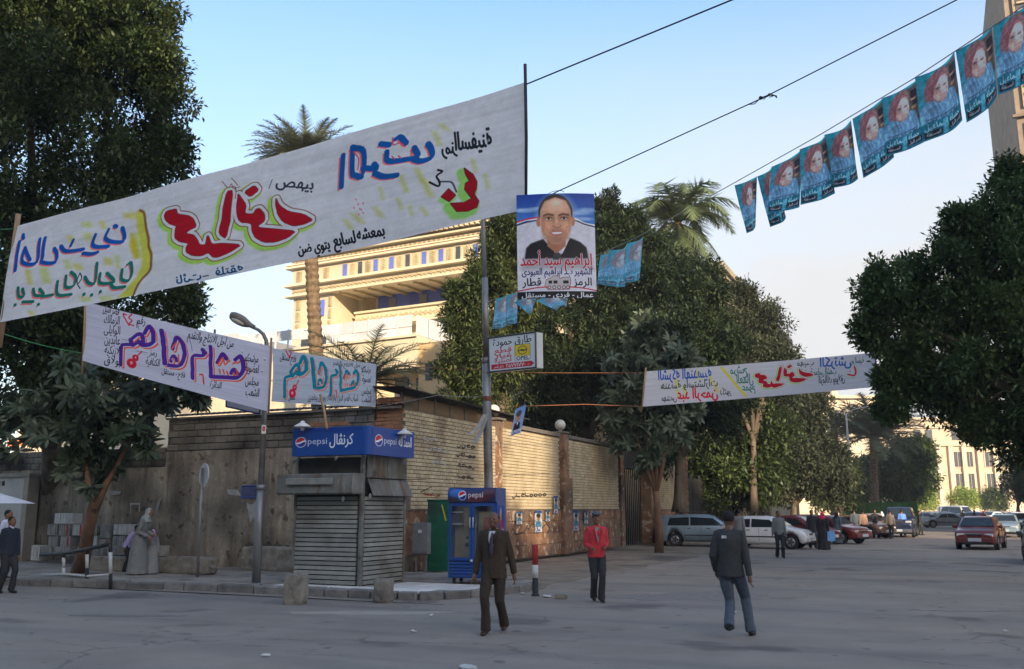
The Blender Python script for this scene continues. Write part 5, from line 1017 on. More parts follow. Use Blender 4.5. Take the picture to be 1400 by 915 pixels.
def poster(label, px, D0, D1, m, group, D_l=None, curl=.03, seed=0, name='street_poster', nu=8, nv=10):
    TL, TR, BR, BL = GD(*px[0], D0), GD(*px[1], D1), GD(*px[2], D1), GD(*px[3], D0); c = (TL+TR)/2
    f = sheet_fn(TL-c, TR-c, BR-c, BL-c, 0, .02, 2.3, seed, curl=curl); o = uvgrid(name, f, nu, nv, m); o.location = c
    return tag(o, label, 'poster', group)
def zc(x, y): return (990+x/2.859, y/2.859)
def Dstr(u): return 1/(1/21.+(u-662)*(1/7.5-1/21.)/(1400-662))
near = [([(40, 725), (127, 690), (122, 885), (88, 912)], 'narrow twisted blue-green portrait poster at the lower left end of the near string'), ([(128, 690), (185, 650), (240, 850), (180, 888)], 'second blue-green portrait poster from the lower end, half hidden by its neighbour'), ([(186, 652), (300, 590), (298, 812), (166, 832)], 'blue-green portrait poster third from the lower left end, hanging squarely'),
        ([(298, 585), (395, 530), (437, 757), (300, 802)], 'blue-green portrait poster fourth from the lower left end'), ([(390, 527), (498, 470), (525, 700), (412, 737)], 'blue-green portrait poster just left of the wide gap in the string'), ([(502, 465), (620, 385), (668, 615), (543, 697)], 'blue-green portrait poster just right of the wide gap in the string'),
        ([(618, 385), (750, 310), (780, 558), (630, 612)], 'blue-green portrait poster seventh up the near string'), ([(748, 304), (903, 203), (932, 470), (777, 557)], 'large blue-green portrait poster eighth up the near string'), ([(904, 200), (1047, 103), (1070, 380), (950, 480)], 'blue-green portrait poster swinging apart, second from the right edge'), ([(1051, 98), (1215, -4), (1222, 300), (1072, 372)], 'biggest blue-green portrait poster cut by the right edge of the view')]
for i, (q, lab) in enumerate(near):
    P = [zc(*p) for p in q]; off = .05 if i in (1, 4) else 0
    poster(lab, P, Dstr(P[0][0])+off, Dstr(P[1][0])+off, womanm, 'portrait posters on the string at upper right', seed=i*3.1, curl=.05+.03*math.sin(i*2.))
cord('poster_string', 'pale string that carries the portrait posters from the tall pole to the upper right', [GD(662, 415, 21), GD(700, 402, Dstr(700)), GD(870, 325, Dstr(870)), GD(1004, 250, Dstr(1004)), GD(1120, 185, Dstr(1120)), GD(1250, 107, Dstr(1250)), GD(1400, 8, 7.5), GD(1480, -45, 6.8), GD(2100, -480, 4.9)], .006, palec, 0)
def zm(x, y): return (690+x/4.814, 250+y/4.814)
def zl(x, y): return (590+x/4.816, 270+y/4.816)
mid = [([zm(630, 475), zm(700, 435), zm(680, 670), zm(608, 665)], 'pale blue backlit poster nearest the big portrait poster, partly covered'), ([zm(690, 445), zm(803, 402), zm(795, 680), zm(645, 672)], 'pale blue backlit poster in the middle of the group right of the big portrait'), ([zm(805, 398), zm(912, 338), zm(890, 622), zm(783, 658)], 'pale blue backlit poster, rightmost and highest beside the big portrait'),
       ([zl(425, 665), zl(500, 635), zl(490, 840), zl(400, 865)], 'pale blue poster hanging next to the tall grey pole'), ([zl(498, 640), zl(562, 615), zl(565, 820), zl(490, 838)], 'pale blue poster second from the tall grey pole'), ([zl(548, 690), zl(690, 668), zl(650, 777), zl(640, 768)], 'folded pale blue poster corner below the big portrait, left of two'), ([zl(688, 678), zl(896, 668), zl(886, 722), zl(820, 745)], 'folded pale blue poster edge below the big portrait, right of two')]
for i, (P, lab) in enumerate(mid):
    poster(lab, P, Dstr(P[0][0]), Dstr(P[1][0]), lightm, 'pale posters on the string in mid street', seed=40+i*2.3, curl=.08)
# the big hanging portrait of a smiling bald man
W_, H2 = 520, 690
cv = Canvas(W_, H2, C8(206, 206, 214)); 
for i in range(24): t = i/24; cv.rect(0, i*9, 520, i*9+10, tuple(np.array(C8(18, 60, 150))*(1-t)+np.array(C8(70, 130, 205))*t))
for x, y, a, b in ((60, 110, 70, 12), (130, 96, 60, 10), (430, 130, 70, 16), (470, 110, 60, 14), (30, 100, 40, 10), (450, 170, 60, 12)): cv.ell(x, y, a, b, C8(190, 214, 238), .6, .9)
cv.poly([(0, 205), (120, 165), (260, 140), (400, 170), (520, 225), (520, 690), (0, 690)], C8(210, 208, 216), 1, soft=2); cv.stroke([(0, 190), (60, 172), (130, 162), (250, 150), (380, 168), (450, 200), (520, 212)], 12, C8(235, 235, 240)); cv.stroke([(0, 184), (60, 168), (140, 156)], 9, C8(206, 26, 52)); cv.stroke([(0, 204), (60, 188), (130, 178), (250, 170), (380, 180), (450, 205), (520, 222)], 8, C8(24, 24, 50))
cv.ell(265, 150, 134, 150, C8(190, 210, 240), .55, .35)
cv.poly([(60, 360), (90, 330), (180, 300), (360, 300), (420, 325), (460, 360), (470, 430), (50, 430)], C8(22, 22, 26), 1, soft=10); cv.poly([(172, 300), (240, 380), (262, 420), (300, 400), (350, 300)], C8(218, 212, 226), 1, soft=2); cv.poly([(240, 400), (262, 385), (285, 400), (300, 440), (235, 440)], C8(60, 60, 64), soft=2)
for x in (0, 1): pass
cv.poly([(200, 280), (200, 350), (262, 400), (322, 350), (322, 280)], C8(170, 112, 84), soft=4); cv.ell(258, 128, 114, 122, C8(52, 42, 40), soft=.04); cv.ell(146, 188, 16, 32, C8(176, 118, 92)); cv.ell(372, 188, 15, 32, C8(188, 130, 102)); sk = C8(204, 150, 118)
cv.poly([(152, 180), (158, 110), (188, 52), (258, 26), (328, 50), (360, 110), (366, 184), (354, 250), (325, 300), (290, 334), (262, 342), (232, 334), (196, 300), (164, 250)], sk, soft=5)
for x, y, a_, b_, c, al in ((262, 84, 78, 44, (232, 186, 158), .8), (258, 60, 40, 18, (244, 208, 184), .7), (192, 232, 34, 40, (222, 160, 132), .6), (330, 228, 30, 40, (230, 170, 142), .6), (262, 318, 56, 22, (164, 116, 92), .5), (176, 214, 12, 60, (160, 108, 84), .5), (350, 214, 10, 60, (172, 120, 96), .4), (262, 298, 50, 20, (150, 108, 88), .45), (200, 286, 30, 30, (168, 120, 98), .5), (322, 286, 30, 30, (168, 120, 98), .5), (262, 244, 54, 10, (150, 104, 84), .5)): cv.ell(x, y, a_, b_, C8(*c), al, .9)
for ex, q in ((212, 1), (314, -1)):
    cv.ell(ex, 160, 40, 20, C8(150, 98, 76), .65, .9); cv.ell(ex, 170, 20, 6.5, C8(206, 188, 178), .9, .4); cv.ell(ex, 168, 8, 7.5, C8(44, 28, 24), 1, .3); cv.stroke([(ex-23, 168), (ex-8, 160), (ex+10, 160), (ex+23, 168)], 4, C8(60, 38, 32), .9, 2); cv.stroke([(ex-32, 148), (ex-6, 138), (ex+30, 145)], 10, C8(62, 44, 38), .8, 6); cv.stroke([(ex-20, 184), (ex, 188), (ex+20, 184)], 4, C8(160, 110, 90), .6, 5)
cv.stroke([(262, 150), (266, 200)], 14, C8(230, 180, 152), .7, 10); cv.stroke([(246, 170), (242, 208)], 8, C8(168, 114, 90), .5, 8); cv.ell(266, 210, 20, 14, C8(214, 156, 130), .8, .8); cv.stroke([(242, 218), (254, 226), (270, 228), (286, 225), (294, 216)], 5, C8(130, 82, 64), .8, 4)
cv.poly([(214, 256), (246, 249), (280, 250), (318, 254), (300, 276), (264, 286), (230, 278)], C8(178, 104, 92), soft=4); cv.poly([(228, 260), (262, 257), (304, 259), (290, 269), (264, 273), (240, 270)], C8(232, 226, 222), soft=3); cv.stroke([(196, 226), (202, 250), (212, 266)], 5, C8(160, 108, 86), .6, 6); cv.stroke([(332, 222), (328, 250), (318, 266)], 5, C8(160, 108, 86), .6, 6)
cv.poly([(60, 400), (470, 400), (500, 500), (30, 500)], C8(60, 56, 60), .35, soft=50)
cv.photo(1.2, .02); cv.a = np.clip(cv.a*1.13+.01, 0, 1); cv.text('إبراهيم سيد أحمد', 260, 440, 78, C8(245, 245, 248), fitw=476, bold=4.5); cv.text('إبراهيم سيد أحمد', 260, 440, 78, C8(200, 24, 44), fitw=476, bold=1.8)
cv.text('الشهير بـ ابراهيم العبودى', 260, 516, 46, C8(44, 44, 110), fitw=462, bold=1.2); cv.text('الرمز', 428, 584, 52, C8(26, 26, 36), fitw=120, bold=1.4); cv.text('قطار', 92, 584, 52, C8(26, 26, 36), fitw=122, bold=1.4)
eng = [(180, 610), (190, 570), (220, 560), (232, 546), (270, 548), (280, 566), (300, 556), (345, 556), (350, 580), (340, 632), (200, 636)]
cv.poly(eng, C8(150, 40, 50), 1, grow=3); cv.poly(eng, C8(214, 204, 206), 1)
for x in (208, 240, 272, 304, 330): cv.ell(x, 620, 12, 12, C8(90, 50, 56)); cv.ell(x, 620, 8, 8, C8(220, 214, 214))
for x0, x1 in ((204, 226), (236, 262), (300, 335)): cv.rect(x0, 576, x1, 596, C8(40, 36, 40))
cv.stroke([(0, 640), (120, 622), (200, 618)], 7, C8(210, 26, 46)); cv.stroke([(340, 618), (420, 624), (520, 640)], 7, C8(210, 26, 46)); cv.rect(0, 646, 520, 690, C8(24, 26, 34)); cv.text('عمال - فردى - مستقل', 262, 668, 34, C8(236, 238, 242), fitw=470, bold=1.3)
manm = imgmat('man_poster_print', cv.out(), rough=.4, spec=.4)
P = [(706, 267), (812, 265), (816, 408), (708, 409)]; TL, TR, BR, BL = [GD(*p, 8.95) for p in P]; c = (TL+TR)/2; f = sheet_fn(TL-c, TR-c, BR-c, BL-c, 0, .01, 2., 3, curl=-.03)
t = thing('portrait_poster', 'large hanging election poster of a smiling balding man in a dark suit', 'poster', c); uvgrid('printed_sheet', f, 10, 12, manm, t)
lp = MB(); cc = GD(760, 263, 8.95)-c; lp.tube([cc+Vector((.09*math.cos(a), 0, -.015+.03*math.sin(a))) for a in np.linspace(0, PI, 9)], .003, 4); lp.build('wire_loop', ropem, t)
# ================================================================ poles and lamp
galv = mat('galvanised_pole', (.20, .20, .20), (.34, .34, .34), rough=.5, scale=3, metal=.55, stretch=(1, 1, .2), bump=.1, c3=(.16, .13, .10), c3s=1.2, c3t=(.52, .68))
pb_ = GZ(668, 795, .14); pb_ = GX(668, 786, GZ(668, 786, .14).x); Dp = 22.; base = GD(668, 700, Dp); base.z = .14
t = thing('tall_pole', 'tall galvanised pole rising behind the blue fridge', 'pole', base)
mb = MB(); pts = [base]+[GD(u, v, Dp) for u, v in ((668, 660), (666, 560), (665, 492))]; mb.tube(pts, [.105]*4, 14); mb.tube([GD(665, 493, Dp), GD(663, 380, Dp)], .075, 12); mb.tube([GD(663, 381, Dp), GD(660, 298, Dp), GD(658, 240, Dp)], .055, 12); mb.tube([GD(665, 497, Dp), GD(665, 489, Dp)], .115, 12)
o = mb.build('shaft', galv, t); o.location = -base
mb = MB()
for k in range(4): mb.tube([GD(665.5, 543+k*1.6, Dp)+Vector((.112*math.cos(a), .112*math.sin(a), 0)) for a in np.linspace(0, 2*PI, 13)], .012, 4)
o = mb.build('cord_wrap', orr, t); o.location = -base
ragm = mat('grey_rag', (.30, .29, .27), (.45, .43, .40), rough=.9, scale=6)
for k, (q, lab) in enumerate(((((664, 566), (652, 586), (642, 594)), 'a'), (((664, 570), (657, 590), (649, 606)), 'b'))):
    P = [GD(u, v, Dp-.15) for u, v in q]; mb = MB(); w = .07
    for a, b in zip(P, P[1:]): mb.quad(a-Vector((w, 0, 0)), a+Vector((w, 0, 0)), b+Vector((w*.8, .02, 0)), b-Vector((w*.8, -.02, 0)))
    tag(mb.build('torn_rag', ragm), ('wider torn grey rag flapping on the tall pole', 'narrow torn grey rag hanging lowest on the tall pole')[k], 'rag', 'rags tied to the tall pole')
# lit sign box on the pole
cv = Canvas(520, 400, C8(226, 226, 226)); cv.rect(0, 0, 520, 400, C8(70, 76, 84)); cv.rect(8, 8, 512, 392, C8(228, 228, 228))
cv.text('طارق حمودة', 262, 66, 84, C8(26, 32, 36), fitw=420, bold=1.6)
for w, y in (('قطع', 160), ('غيار', 218), ('أصلية', 276)): cv.text(w, 160, y, 60, C8(210, 34, 44), fitw=190, bold=1.2)
cv.rect(292, 118, 462, 300, C8(40, 40, 40)); cv.rect(296, 122, 458, 252, C8(236, 204, 20)); cv.rect(296, 252, 458, 298, C8(236, 236, 236)); cv.text('OPEL', 377, 276, 44, C8(24, 34, 70), fitw=136, bold=1.4)
cv.map = lambda x, y: (x, y); cv.ring([(377+46*math.cos(a), 187+46*math.sin(a)) for a in np.linspace(0, 6.1, 26)], 0, 7, C8(34, 34, 40)); cv.poly([(315, 196), (372, 172), (384, 182), (440, 178), (384, 202), (372, 192)], C8(34, 34, 40))
cv.poly([(26, 318), (470, 318), (500, 346), (470, 376), (26, 376)], C8(206, 26, 44)); cv.text('٢٥٧٧١٧٧٠', 300, 347, 44, C8(240, 240, 240), fitw=210, bold=1.2); cv.text('داخل الممر', 110, 347, 30, C8(240, 240, 240), fitw=110, bold=.5); cv.text('ت', 440, 347, 30, C8(240, 240, 240), fitw=16, bold=.5)
opm = imgmat('parts_sign_print', cv.out(), rough=.35, spec=.4)
TL, TR, BR, BL = GD(667.6, 462.6, 21.85), GD(732.2, 454, 20.7), GD(733, 502.6, 20.7), GD(668.9, 508.8, 21.85)
t = thing('sign_box', 'white car-parts sign box with yellow square logo fixed to the tall pole', 'sign', BL); f = sheet_fn(TL-BL, TR-BL, BR-BL, BL-BL, 0, 0, 1, 0); uvgrid('face', f, 1, 1, opm, t)
n = (TR-TL).cross(BL-TL).normalized(); n = n if n.y > 0 else -n; th = n*.20; e = n*.035
mb = MB(); q = [Vector(p)-BL+e for p in (TL, TR, BR, BL)]; q2 = [p+th for p in q]; mb.quad(*q2); mb.quad(*q)
for a in range(4): mb.quad(q[a], q[(a+1) % 4], q2[(a+1) % 4], q2[a])
mb.build('casing', mat('sign_casing', (.62, .62, .60), (.7, .7, .68), rough=.5, scale=3), t)
mb = MB()
for a, b in ((TL, TR), (TR, BR), (BR, BL), (BL, TL)): mb.tube([Vector(a)-BL-n*.01, Vector(b)-BL-n*.01], .018, 4, smooth=False)
mb.build('frame', mat('dark_trim', (.06, .065, .07), rough=.5), t)
cv = Canvas(160, 220, C8(150, 180, 225)); cv.rect(0, 0, 160, 60, C8(130, 170, 228)); cv.rect(0, 0, 14, 220, C8(225, 230, 240)); cv.ell(80, 75, 34, 42, C8(196, 150, 122)); cv.ell(80, 50, 34, 26, C8(90, 80, 78)); cv.poly([(30, 190), (40, 130), (80, 112), (120, 130), (130, 190)], C8(40, 40, 52)); cv.poly([(68, 118), (80, 150), (94, 118)], C8(230, 230, 235)); cv.rect(0, 180, 160, 220, C8(200, 214, 232)); cv.text('مرشحكم', 80, 200, 34, C8(30, 60, 150), fitw=120, bold=.8)
smallp = imgmat('small_candidate_print', cv.out(), rough=.5, tr=.2)
poster('small tilted blue candidate poster hanging from the orange cord right of the tall pole', [(704.5, 561), (720, 553), (712.3, 591.6), (698, 597.5)], 22.6, 22.9, smallp, None, curl=.03, name='hanging_poster'); cord('cord', 'short cord holding the tilted small poster', [GD(717, 556, 22.7), GD(717, 548, 22.6)], .006, palec)
# lamp post
lb = GZ(350, 800, .15); Dl = 20.2; t = thing('street_lamp', 'galvanised street lamp post with cobra head left of the kiosk', 'lamp post', lb)
mb = MB(); pts = [lb, GD(353.5, 725, Dl), GD(356.5, 668, Dl)]; mb.tube(pts, [.095, .09, .085], 14); mb.tube([GD(356.5, 669, Dl), GD(361.5, 560, Dl), GD(365, 480, Dl), GD(364, 466, Dl), GD(360, 457, Dl), GD(353, 451, Dl), GD(342, 446, Dl)], [.065, .06, .05, .045, .04, .035, .035], 12)
mb.lathe([(.14, 0), (.14, .03), (.10, .05)], 12, c=lb); mb.tube([GD(357, 663, Dl), GD(357, 670, Dl)], .1, 12); mb.tube([GD(361, 585, Dl), GD(361, 590, Dl)], .075, 12); o = mb.build('post', galv, t); o.location = -lb
hd = GD(330, 438.5, Dl); ax = (GD(345, 448, Dl)-GD(309, 430, Dl)).normalized()
mb = MB(); n_ = 9; P_ = []; R_ = []; E_ = []
for i, (s, r, e) in enumerate(((-.30, .03, .5), (-.28, .09, .55), (-.2, .135, .6), (-.08, .15, .62), (.06, .14, .62), (.16, .10, .7), (.24, .06, .8), (.34, .045, 1))): P_.append(hd+ax*s); R_.append(r); E_.append((1, e))
mb.tube(P_, R_, 14, ell=E_); o = mb.build('lamp_head', mat('lamp_shell', (.16, .15, .13), (.24, .22, .19), rough=.55, scale=4), t); o.location = -lb
mb = MB(); mb.ball((0, 0, 0), 1, 14, sc=(.19, .12, .07)); o = mb.build('lens', mat('lamp_lens', (.45, .42, .34), rough=.25, spec=.5), t); o.location = hd-lb+ax*(-.08)+Vector((0, 0, -.055)); o.rotation_euler = (0, math.atan2(-ax.z, ax.x)*1., YAW*.6)
cv = Canvas(60, 100, C8(225, 222, 216)); cv.ell(30, 45, 20, 28, C8(206, 30, 40)); cv.stroke([(22, 45), (30, 35), (38, 50), (28, 60)], 5, C8(240, 230, 225)); o = uvgrid('red_tag', sheet_fn(*[GD(u, v, Dl-.085)-lb for u, v in ((357.8, 581), (364, 581), (363.5, 593), (357.4, 593))], 0, 0, 1, 0), 2, 1, imgmat('lamp_tag_print', cv.out()), t)
# white board behind the banner foot
def boxboard(name, label, px, Dn, th, m, cat, edge=None, group=None):
    q = [GD(u, v, Dn) for u, v in px]; c = q[3]; n = (q[1]-q[0]).cross(q[3]-q[0]).normalized(); n = n if n.y > 0 else -n; a = [p-c for p in q]; b = [p+n*th for p in a]
    t = thing(name, label, cat, c, group=group); mb = MB(); mb.quad(*a); mb.quad(*b)
    for k in range(4): mb.quad(a[k], a[(k+1) % 4], b[(k+1) % 4], b[k])
    mb.build('panel', m, t)
    if edge is not None:
        mb = MB()
        for k in range(4): mb.tube([a[k]-n*.004, a[(k+1) % 4]-n*.004], .02, 4, smooth=False)
        mb.build('frame', edge, t)
    return t
bluetrim = mat('blue_trim', (.05, .07, .22), rough=.5)
boxboard('blank_signboard', 'blank white signboard with blue edge under the purple banner on the lamp post', [(310, 531), (357, 545), (355, 566), (309, 556)], 20.35, .22, mat('white_board', (.62, .63, .66), (.7, .71, .74), rough=.5, scale=2), 'sign', bluetrim)
boxboard('street_plate', 'small dark blue street-name plate beside the lamp post', [(331, 665), (352, 664), (351, 680), (330, 681)], 20.4, .03, mat('plate_blue', (.04, .055, .12), (.06, .08, .16), rough=.5, scale=8), 'sign', MATS['blue_trim'])
cv = Canvas(200, 150, C8(48, 58, 92)); cv.text('شارع الفلكى', 100, 52, 50, C8(130, 138, 165), fitw=170, bold=1); cv.text('El Falaki St.', 100, 108, 34, C8(120, 128, 155), fitw=150, bold=.5)
# old paste marks on the grey wall
stain = mat('old_paste', (.34, .33, .31), (.5, .49, .47), rough=.9, scale=7)
for pts, lab in (([(345, 690), (352, 682), (354, 700), (350, 716), (347, 708), (342, 715), (339, 700), (337, 688)], 'a'), ([(310, 669), (325, 670), (330, 678), (318, 677), (312, 676)], 'b'), ([(178, 688), (191, 688), (191, 700), (190, 700), (190, 690), (179, 690), (179, 702), (178, 702)], 'c'), ([(150, 671), (165, 672), (164, 676), (151, 677)], 'd'), ([(214, 690), (219, 680), (220, 681), (215, 700), (213, 704)], 'e')):
    P = [GY(u, v, YC-.006) for u, v in pts]; mb = MB(); mb.quad(*P); mb.quad(*[p+Vector((0, .008, 0)) for p in P]); o = mb.build('paste_mark', stain, sw); o.location = -Vector(sw.location)
# posters pasted on the red stone base
cv = Canvas(120, 240, C8(200, 210, 216)); cv.rect(0, 0, 120, 30, C8(60, 110, 180)); cv.ell(60, 80, 30, 36, C8(190, 145, 120)); cv.ell(60, 58, 32, 24, C8(60, 50, 48)); cv.poly([(15, 180), (30, 120), (60, 108), (90, 120), (105, 180)], C8(70, 140, 180)); cv.rect(0, 180, 120, 240, C8(230, 230, 235)); cv.text('عمال', 60, 205, 40, C8(40, 70, 160), fitw=80, bold=1)
pst_ = imgmat('pasted_print', cv.photo(2, .12).out()*.72, rough=.7)
for i, (u0, v0, u1, v1, lab) in enumerate(((706, 700, 714, 717, 'small pale poster pasted leftmost on the red stone base'), (731, 698, 741, 728, 'largest blue poster pasted on the red stone base'), (746, 698, 752, 713, 'narrow poster right of the largest on the red stone base'), (757, 678, 763, 702, 'tall torn poster stuck beside the globe pillar'), (784, 698, 791, 726, 'blue poster pasted just beyond the globe pillar'), (799, 699, 804, 716, 'thin faded poster second beyond the globe pillar'), (815, 700, 820, 722, 'faded poster farthest along the red stone base'))):
    q = [GX(u, v, XC+.075) for u, v in ((u0, v0), (u1, v0+.3), (u1, v1), (u0, v1))]; c = q[0]; tag(uvgrid('pasted_poster', sheet_fn(*[p-c for p in q], 0, .006, 3, i), 4, 5, pst_), lab, 'poster', 'posters pasted along the brick wall'); COL.objects[-1]; bpy.data.objects[-1] if False else None
    o = [x for x in COL.objects if x.name.startswith('pasted_poster')][-1]; o.location = c
# ================================================================ kiosk
steel = mat('kiosk_steel', (.15, .155, .14), (.24, .24, .22), rough=.6, scale=2.5, metal=.35, bump=.2, c3=(.10, .09, .075), c3s=1.4, c3t=(.5, .7)); steel2 = mat('recess_shade', (.035, .035, .03), (.06, .055, .05), rough=.8, scale=3)
layers(steel, (2.5, (1, 1, .15), .55, .68, (.16, .10, .06), 'MIX', 7), (3., (1, 1, 1), .6, .7, (.5, .5, .5), 'MULTIPLY', 6), (9., (1, 1, .3), .62, .7, (1.5, 1.5, 1.45), 'MULTIPLY', 5))
shut = mat('shutter_metal', (.23, .24, .22), (.33, .34, .31), rough=.55, scale=4, metal=.1, c3=(.13, .11, .09), c3s=2, c3t=(.5, .72))
KX, KY = -11.22, 16.78; t = thing('kiosk', 'closed corner kiosk with roller shutters and blue soda-brand fascia', 'kiosk', (KX, KY, .14)); kw, kd = 1.78, 1.78
MB().b2(-kw+.03, -.03, .03, kd-.03, 0, 2.72).build('core', steel2, t)  # dark core paints the shade lines between the shutter slats
me = MB().prism([(-.03, .0), (.004, .0), (.024, .014), (.028, .036), (.022, .058), (.002, .074), (-.03, .076)], 0, 1, axis='x').mesh('shutter_slat', shut)
ns = 19
for i in range(ns):
    o = link('shutter_slat', me, t, (-kw+.05, .012, .03+i*.098)); o.scale = (kw-.16, 1, 1)
    o = link('shutter_slat', me, t, (-.012, .10, .03+i*.098)); o.rotation_euler = (0, 0, PI/2); o.scale = (kd-.2, 1, 1)
for x, y in ((-kw, 0), (-.05, -.0), (-.05, kd-.06)): MB().b2(x, x+.075, y-.03, y+.07, 0, 2.75, bevel=.008).build('corner_post', steel, t)
MB().b2(-kw-.2, .05, -.42, .0, 1.92, 2.36, bevel=.03).build('awning_box', steel, t); MB().b2(-kw+.12, -.45, -.50, -.43, 2.12, 2.26, bevel=.012).build('awning_flap', shut, t)
MB().b2(-kw+.0, -.02, -.44, -.40, 1.95, 2.0).build('awning_lip', steel, t)
for k in range(2): MB().b2(.015, .05, .10+k*.82, .90+k*.82, 2.28, 2.78, bevel=.01).build('side_panel', steel, t)
for k in range(2): 
    MB().box((0, 0, 0), (.03, .80, .40), bevel=.01).build('side_flap', steel, t, (.14, .50+k*.82, 2.07), rot=(0, -.42, 0))
MB().tube([(.2, .05, 2.27), (.06, 1.05, 2.26), (.25, 2.3, 2.3)], .008, 5).tube([(.25, 2.05, 2.0), (.30, 2.45, 2.12)], .012, 5).build('wire', ropem, t)
for x, y, z in ((.06, .22, 1.86), (-.42, -.1, 1.8)): MB().lathe([(.012, .08), (.03, .06), (.035, .02), (.02, -.03)], 10).build('lamp_bulb', whitep, t, (x, y, z))
# fascia sign
def pepsi_logo(cv, x, y, r):
    cv.ell(x, y, r*1.18, r*1.18, C8(214, 224, 240)); cv.ell(x, y, r, r, C8(14, 52, 150)); n = 24
    top = [(x+r*math.cos(a), y-r*math.sin(a)) for a in np.linspace(.35, PI-.1, n)]; low = [(x-r*.9, y+r*.10), (x-r*.4, y+r*.02), (x, y-r*.12), (x+r*.4, y-r*.32), (x+r*.8, y-r*.42)]
    cv.poly(top+low, C8(206, 34, 48)); lowb = [(x+r*.99, y-r*.1), (x+r*.7, y-r*.05), (x+r*.3, y+r*.12), (x-r*.1, y+r*.34), (x-r*.5, y+r*.42), (x-r*.86, y+r*.42)]; cv.poly(low+[(x+r*.93, y-r*.36)]+lowb+[(x-r*.98, y+r*.15)], C8(240, 242, 246))
pbl = C8(16, 70, 148)
cv = Canvas(900, 380, pbl); cv.rect(0, 0, 900, 60, C8(14, 46, 138), .5)
pepsi_logo(cv, 112, 190, 62); cv.text('pepsi', 330, 182, 92, C8(206, 214, 232), fitw=250); cv.text('كرنڤال', 640, 170, 150, C8(226, 232, 242), fitw=300, bold=2.5)
s1 = imgmat('fascia_front_print', cv.out(), rough=.3, spec=.5)
cv = Canvas(900, 380, pbl); pepsi_logo(cv, 130, 180, 70); cv.text('pepsi', 370, 170, 100, C8(214, 222, 238), fitw=260); cv.text('الحمد لله', 700, 160, 150, C8(232, 236, 244), fitw=290, bold=2.5); cv.rect(120, 250, 560, 256, C8(90, 140, 215), .25)
s2 = imgmat('fascia_side_print', cv.out(), rough=.3, spec=.5)
yf = KY-.34; xs = KX+.34; xl = GY(400, 605, yf).x; y1 = GX(566, 600, xs).y; z0, z1 = GY(450, 622.5, yf).z, GY(450, 584.5, yf).z; zz0 = z0
s = thing('fascia_sign', 'blue wrap-round soda-brand sign with white Arabic name over the kiosk', 'sign', (xs, yf, z0)); hs_ = z1-z0; xc_ = xs-.16
uvgrid('front_face', lambda a, b: Vector((xl-xs+(xc_-xl)*a, -.002, hs_*b)), 1, 1, s1, s); uvgrid('side_face', lambda a, b: Vector((.002, .16+(y1-yf-.16)*a, hs_*b)), 1, 1, s2, s)
pblue = mat('sign_blue', (.006, .062, .30), rough=.3, spec=.5)
mb = MB(); arc = [(-.16+.16*math.sin(a), .16-.16*math.cos(a)) for a in np.linspace(0, PI/2, 7)]
mb.prism([(xl-xs, .004)]+[(x-.001, y+.001) for x, y in arc]+[(-.004, y1-yf), (-.3, y1-yf), (-.3, .3), (xl-xs, .3)], 0, hs_); mb.build('casing', pblue, s)
for x0, a0, lab in ((GY(414, 590, yf-.1).x, 0, 0), (GX(552, 592, xs+.1).y, 1, 1)):
    L2 = thing('sign_lamp', ('white bell lamp over the left end of the blue kiosk sign', 'white bell lamp over the right side of the blue kiosk sign')[a0], 'lamp', (x0, yf-.12, z1+.0) if not a0 else (xs+.12, x0, z1-.12), group='bell lamps on the kiosk sign')
    MB().lathe([(.19, 0), (.17, .03), (.10, .07), (.05, .10), (.04, .13), (.015, .14)], 18).build('shade', mat('enamel_white', (.62, .60, .56), (.7, .69, .66), rough=.4, scale=6), L2, (0, 0, .02))
    MB().lathe([(.03, -.06), (.045, -.02), (.03, .03)], 10).build('bulb', whitep, L2); MB().tube([(0, 0, .05), (-.0, .0, .12), (-.06 if a0 else 0, 0 if a0 else .10, .16), (-.12 if a0 else 0, 0 if a0 else .14, -.02)], .01, 6).build('arm', galv, L2)
for x in (xl-xs+.15, -.75): MB().tube([(x, -.02, -.03), (x-.06, -.05, -.12)], .03, 8).build('spot_lamp', steel, s)
tag(MB().tube([GD(447, 586, 19.8), GD(443, 560, 20.2), GD(438, 540, 20.5)], .03, 7).build('leaning_stick', mat('orange_wood', (.42, .25, .13), (.5, .32, .18), rough=.8, scale=5)), 'bare wooden stick leaning out above the blue kiosk sign', 'stick')
tag(MB().b2(-.5, .5, -.04, .04, -.04, .04).build('roof_plank', redbr, loc=GD(450, 580, 20.4)), 'short reddish plank lying on top of the kiosk sign', 'plank')
# ================================================================ fridge
Lf, Mf, Rf = GZ(612, 798, .15), GZ(679, 799.5, .15), GZ(697, 795, .15); fw = (Mf-Lf).length; fa = math.atan2(Mf.y-Lf.y, Mf.x-Lf.x); fd = .72; fh = 2.06
fbl = mat('fridge_blue', (.014, .058, .24), (.020, .075, .30), rough=.35, scale=3, spec=.5)
t = thing('drinks_fridge', 'blue two-door soda-brand display fridge standing on the pavement', 'fridge', Lf, fa)
MB().b2(0, .05, .02, fd, .12, fh).b2(fw-.05, fw, .02, fd, .12, fh).b2(.05, fw-.05, fd-.06, fd, .12, fh).b2(.05, fw-.05, .02, fd-.06, .12, .5).b2(.05, fw-.05, .02, fd-.06, 1.72, fh).build('cabinet', fbl, t)
cv = Canvas(700, 170, C8(24, 40, 96)); cv.ell(110, 60, 110, 70, C8(60, 120, 214), .8, .8); cv.ell(420, 120, 160, 60, C8(120, 44, 40), .8, .9); cv.ell(620, 60, 110, 80, C8(96, 48, 52), .8, .9); cv.ell(60, 140, 70, 40, C8(96, 50, 46), .7, .9); pepsi_logo(cv, 210, 84, 52); cv.text('pepsi', 410, 76, 74, C8(214, 214, 226), fitw=220, bold=.6)
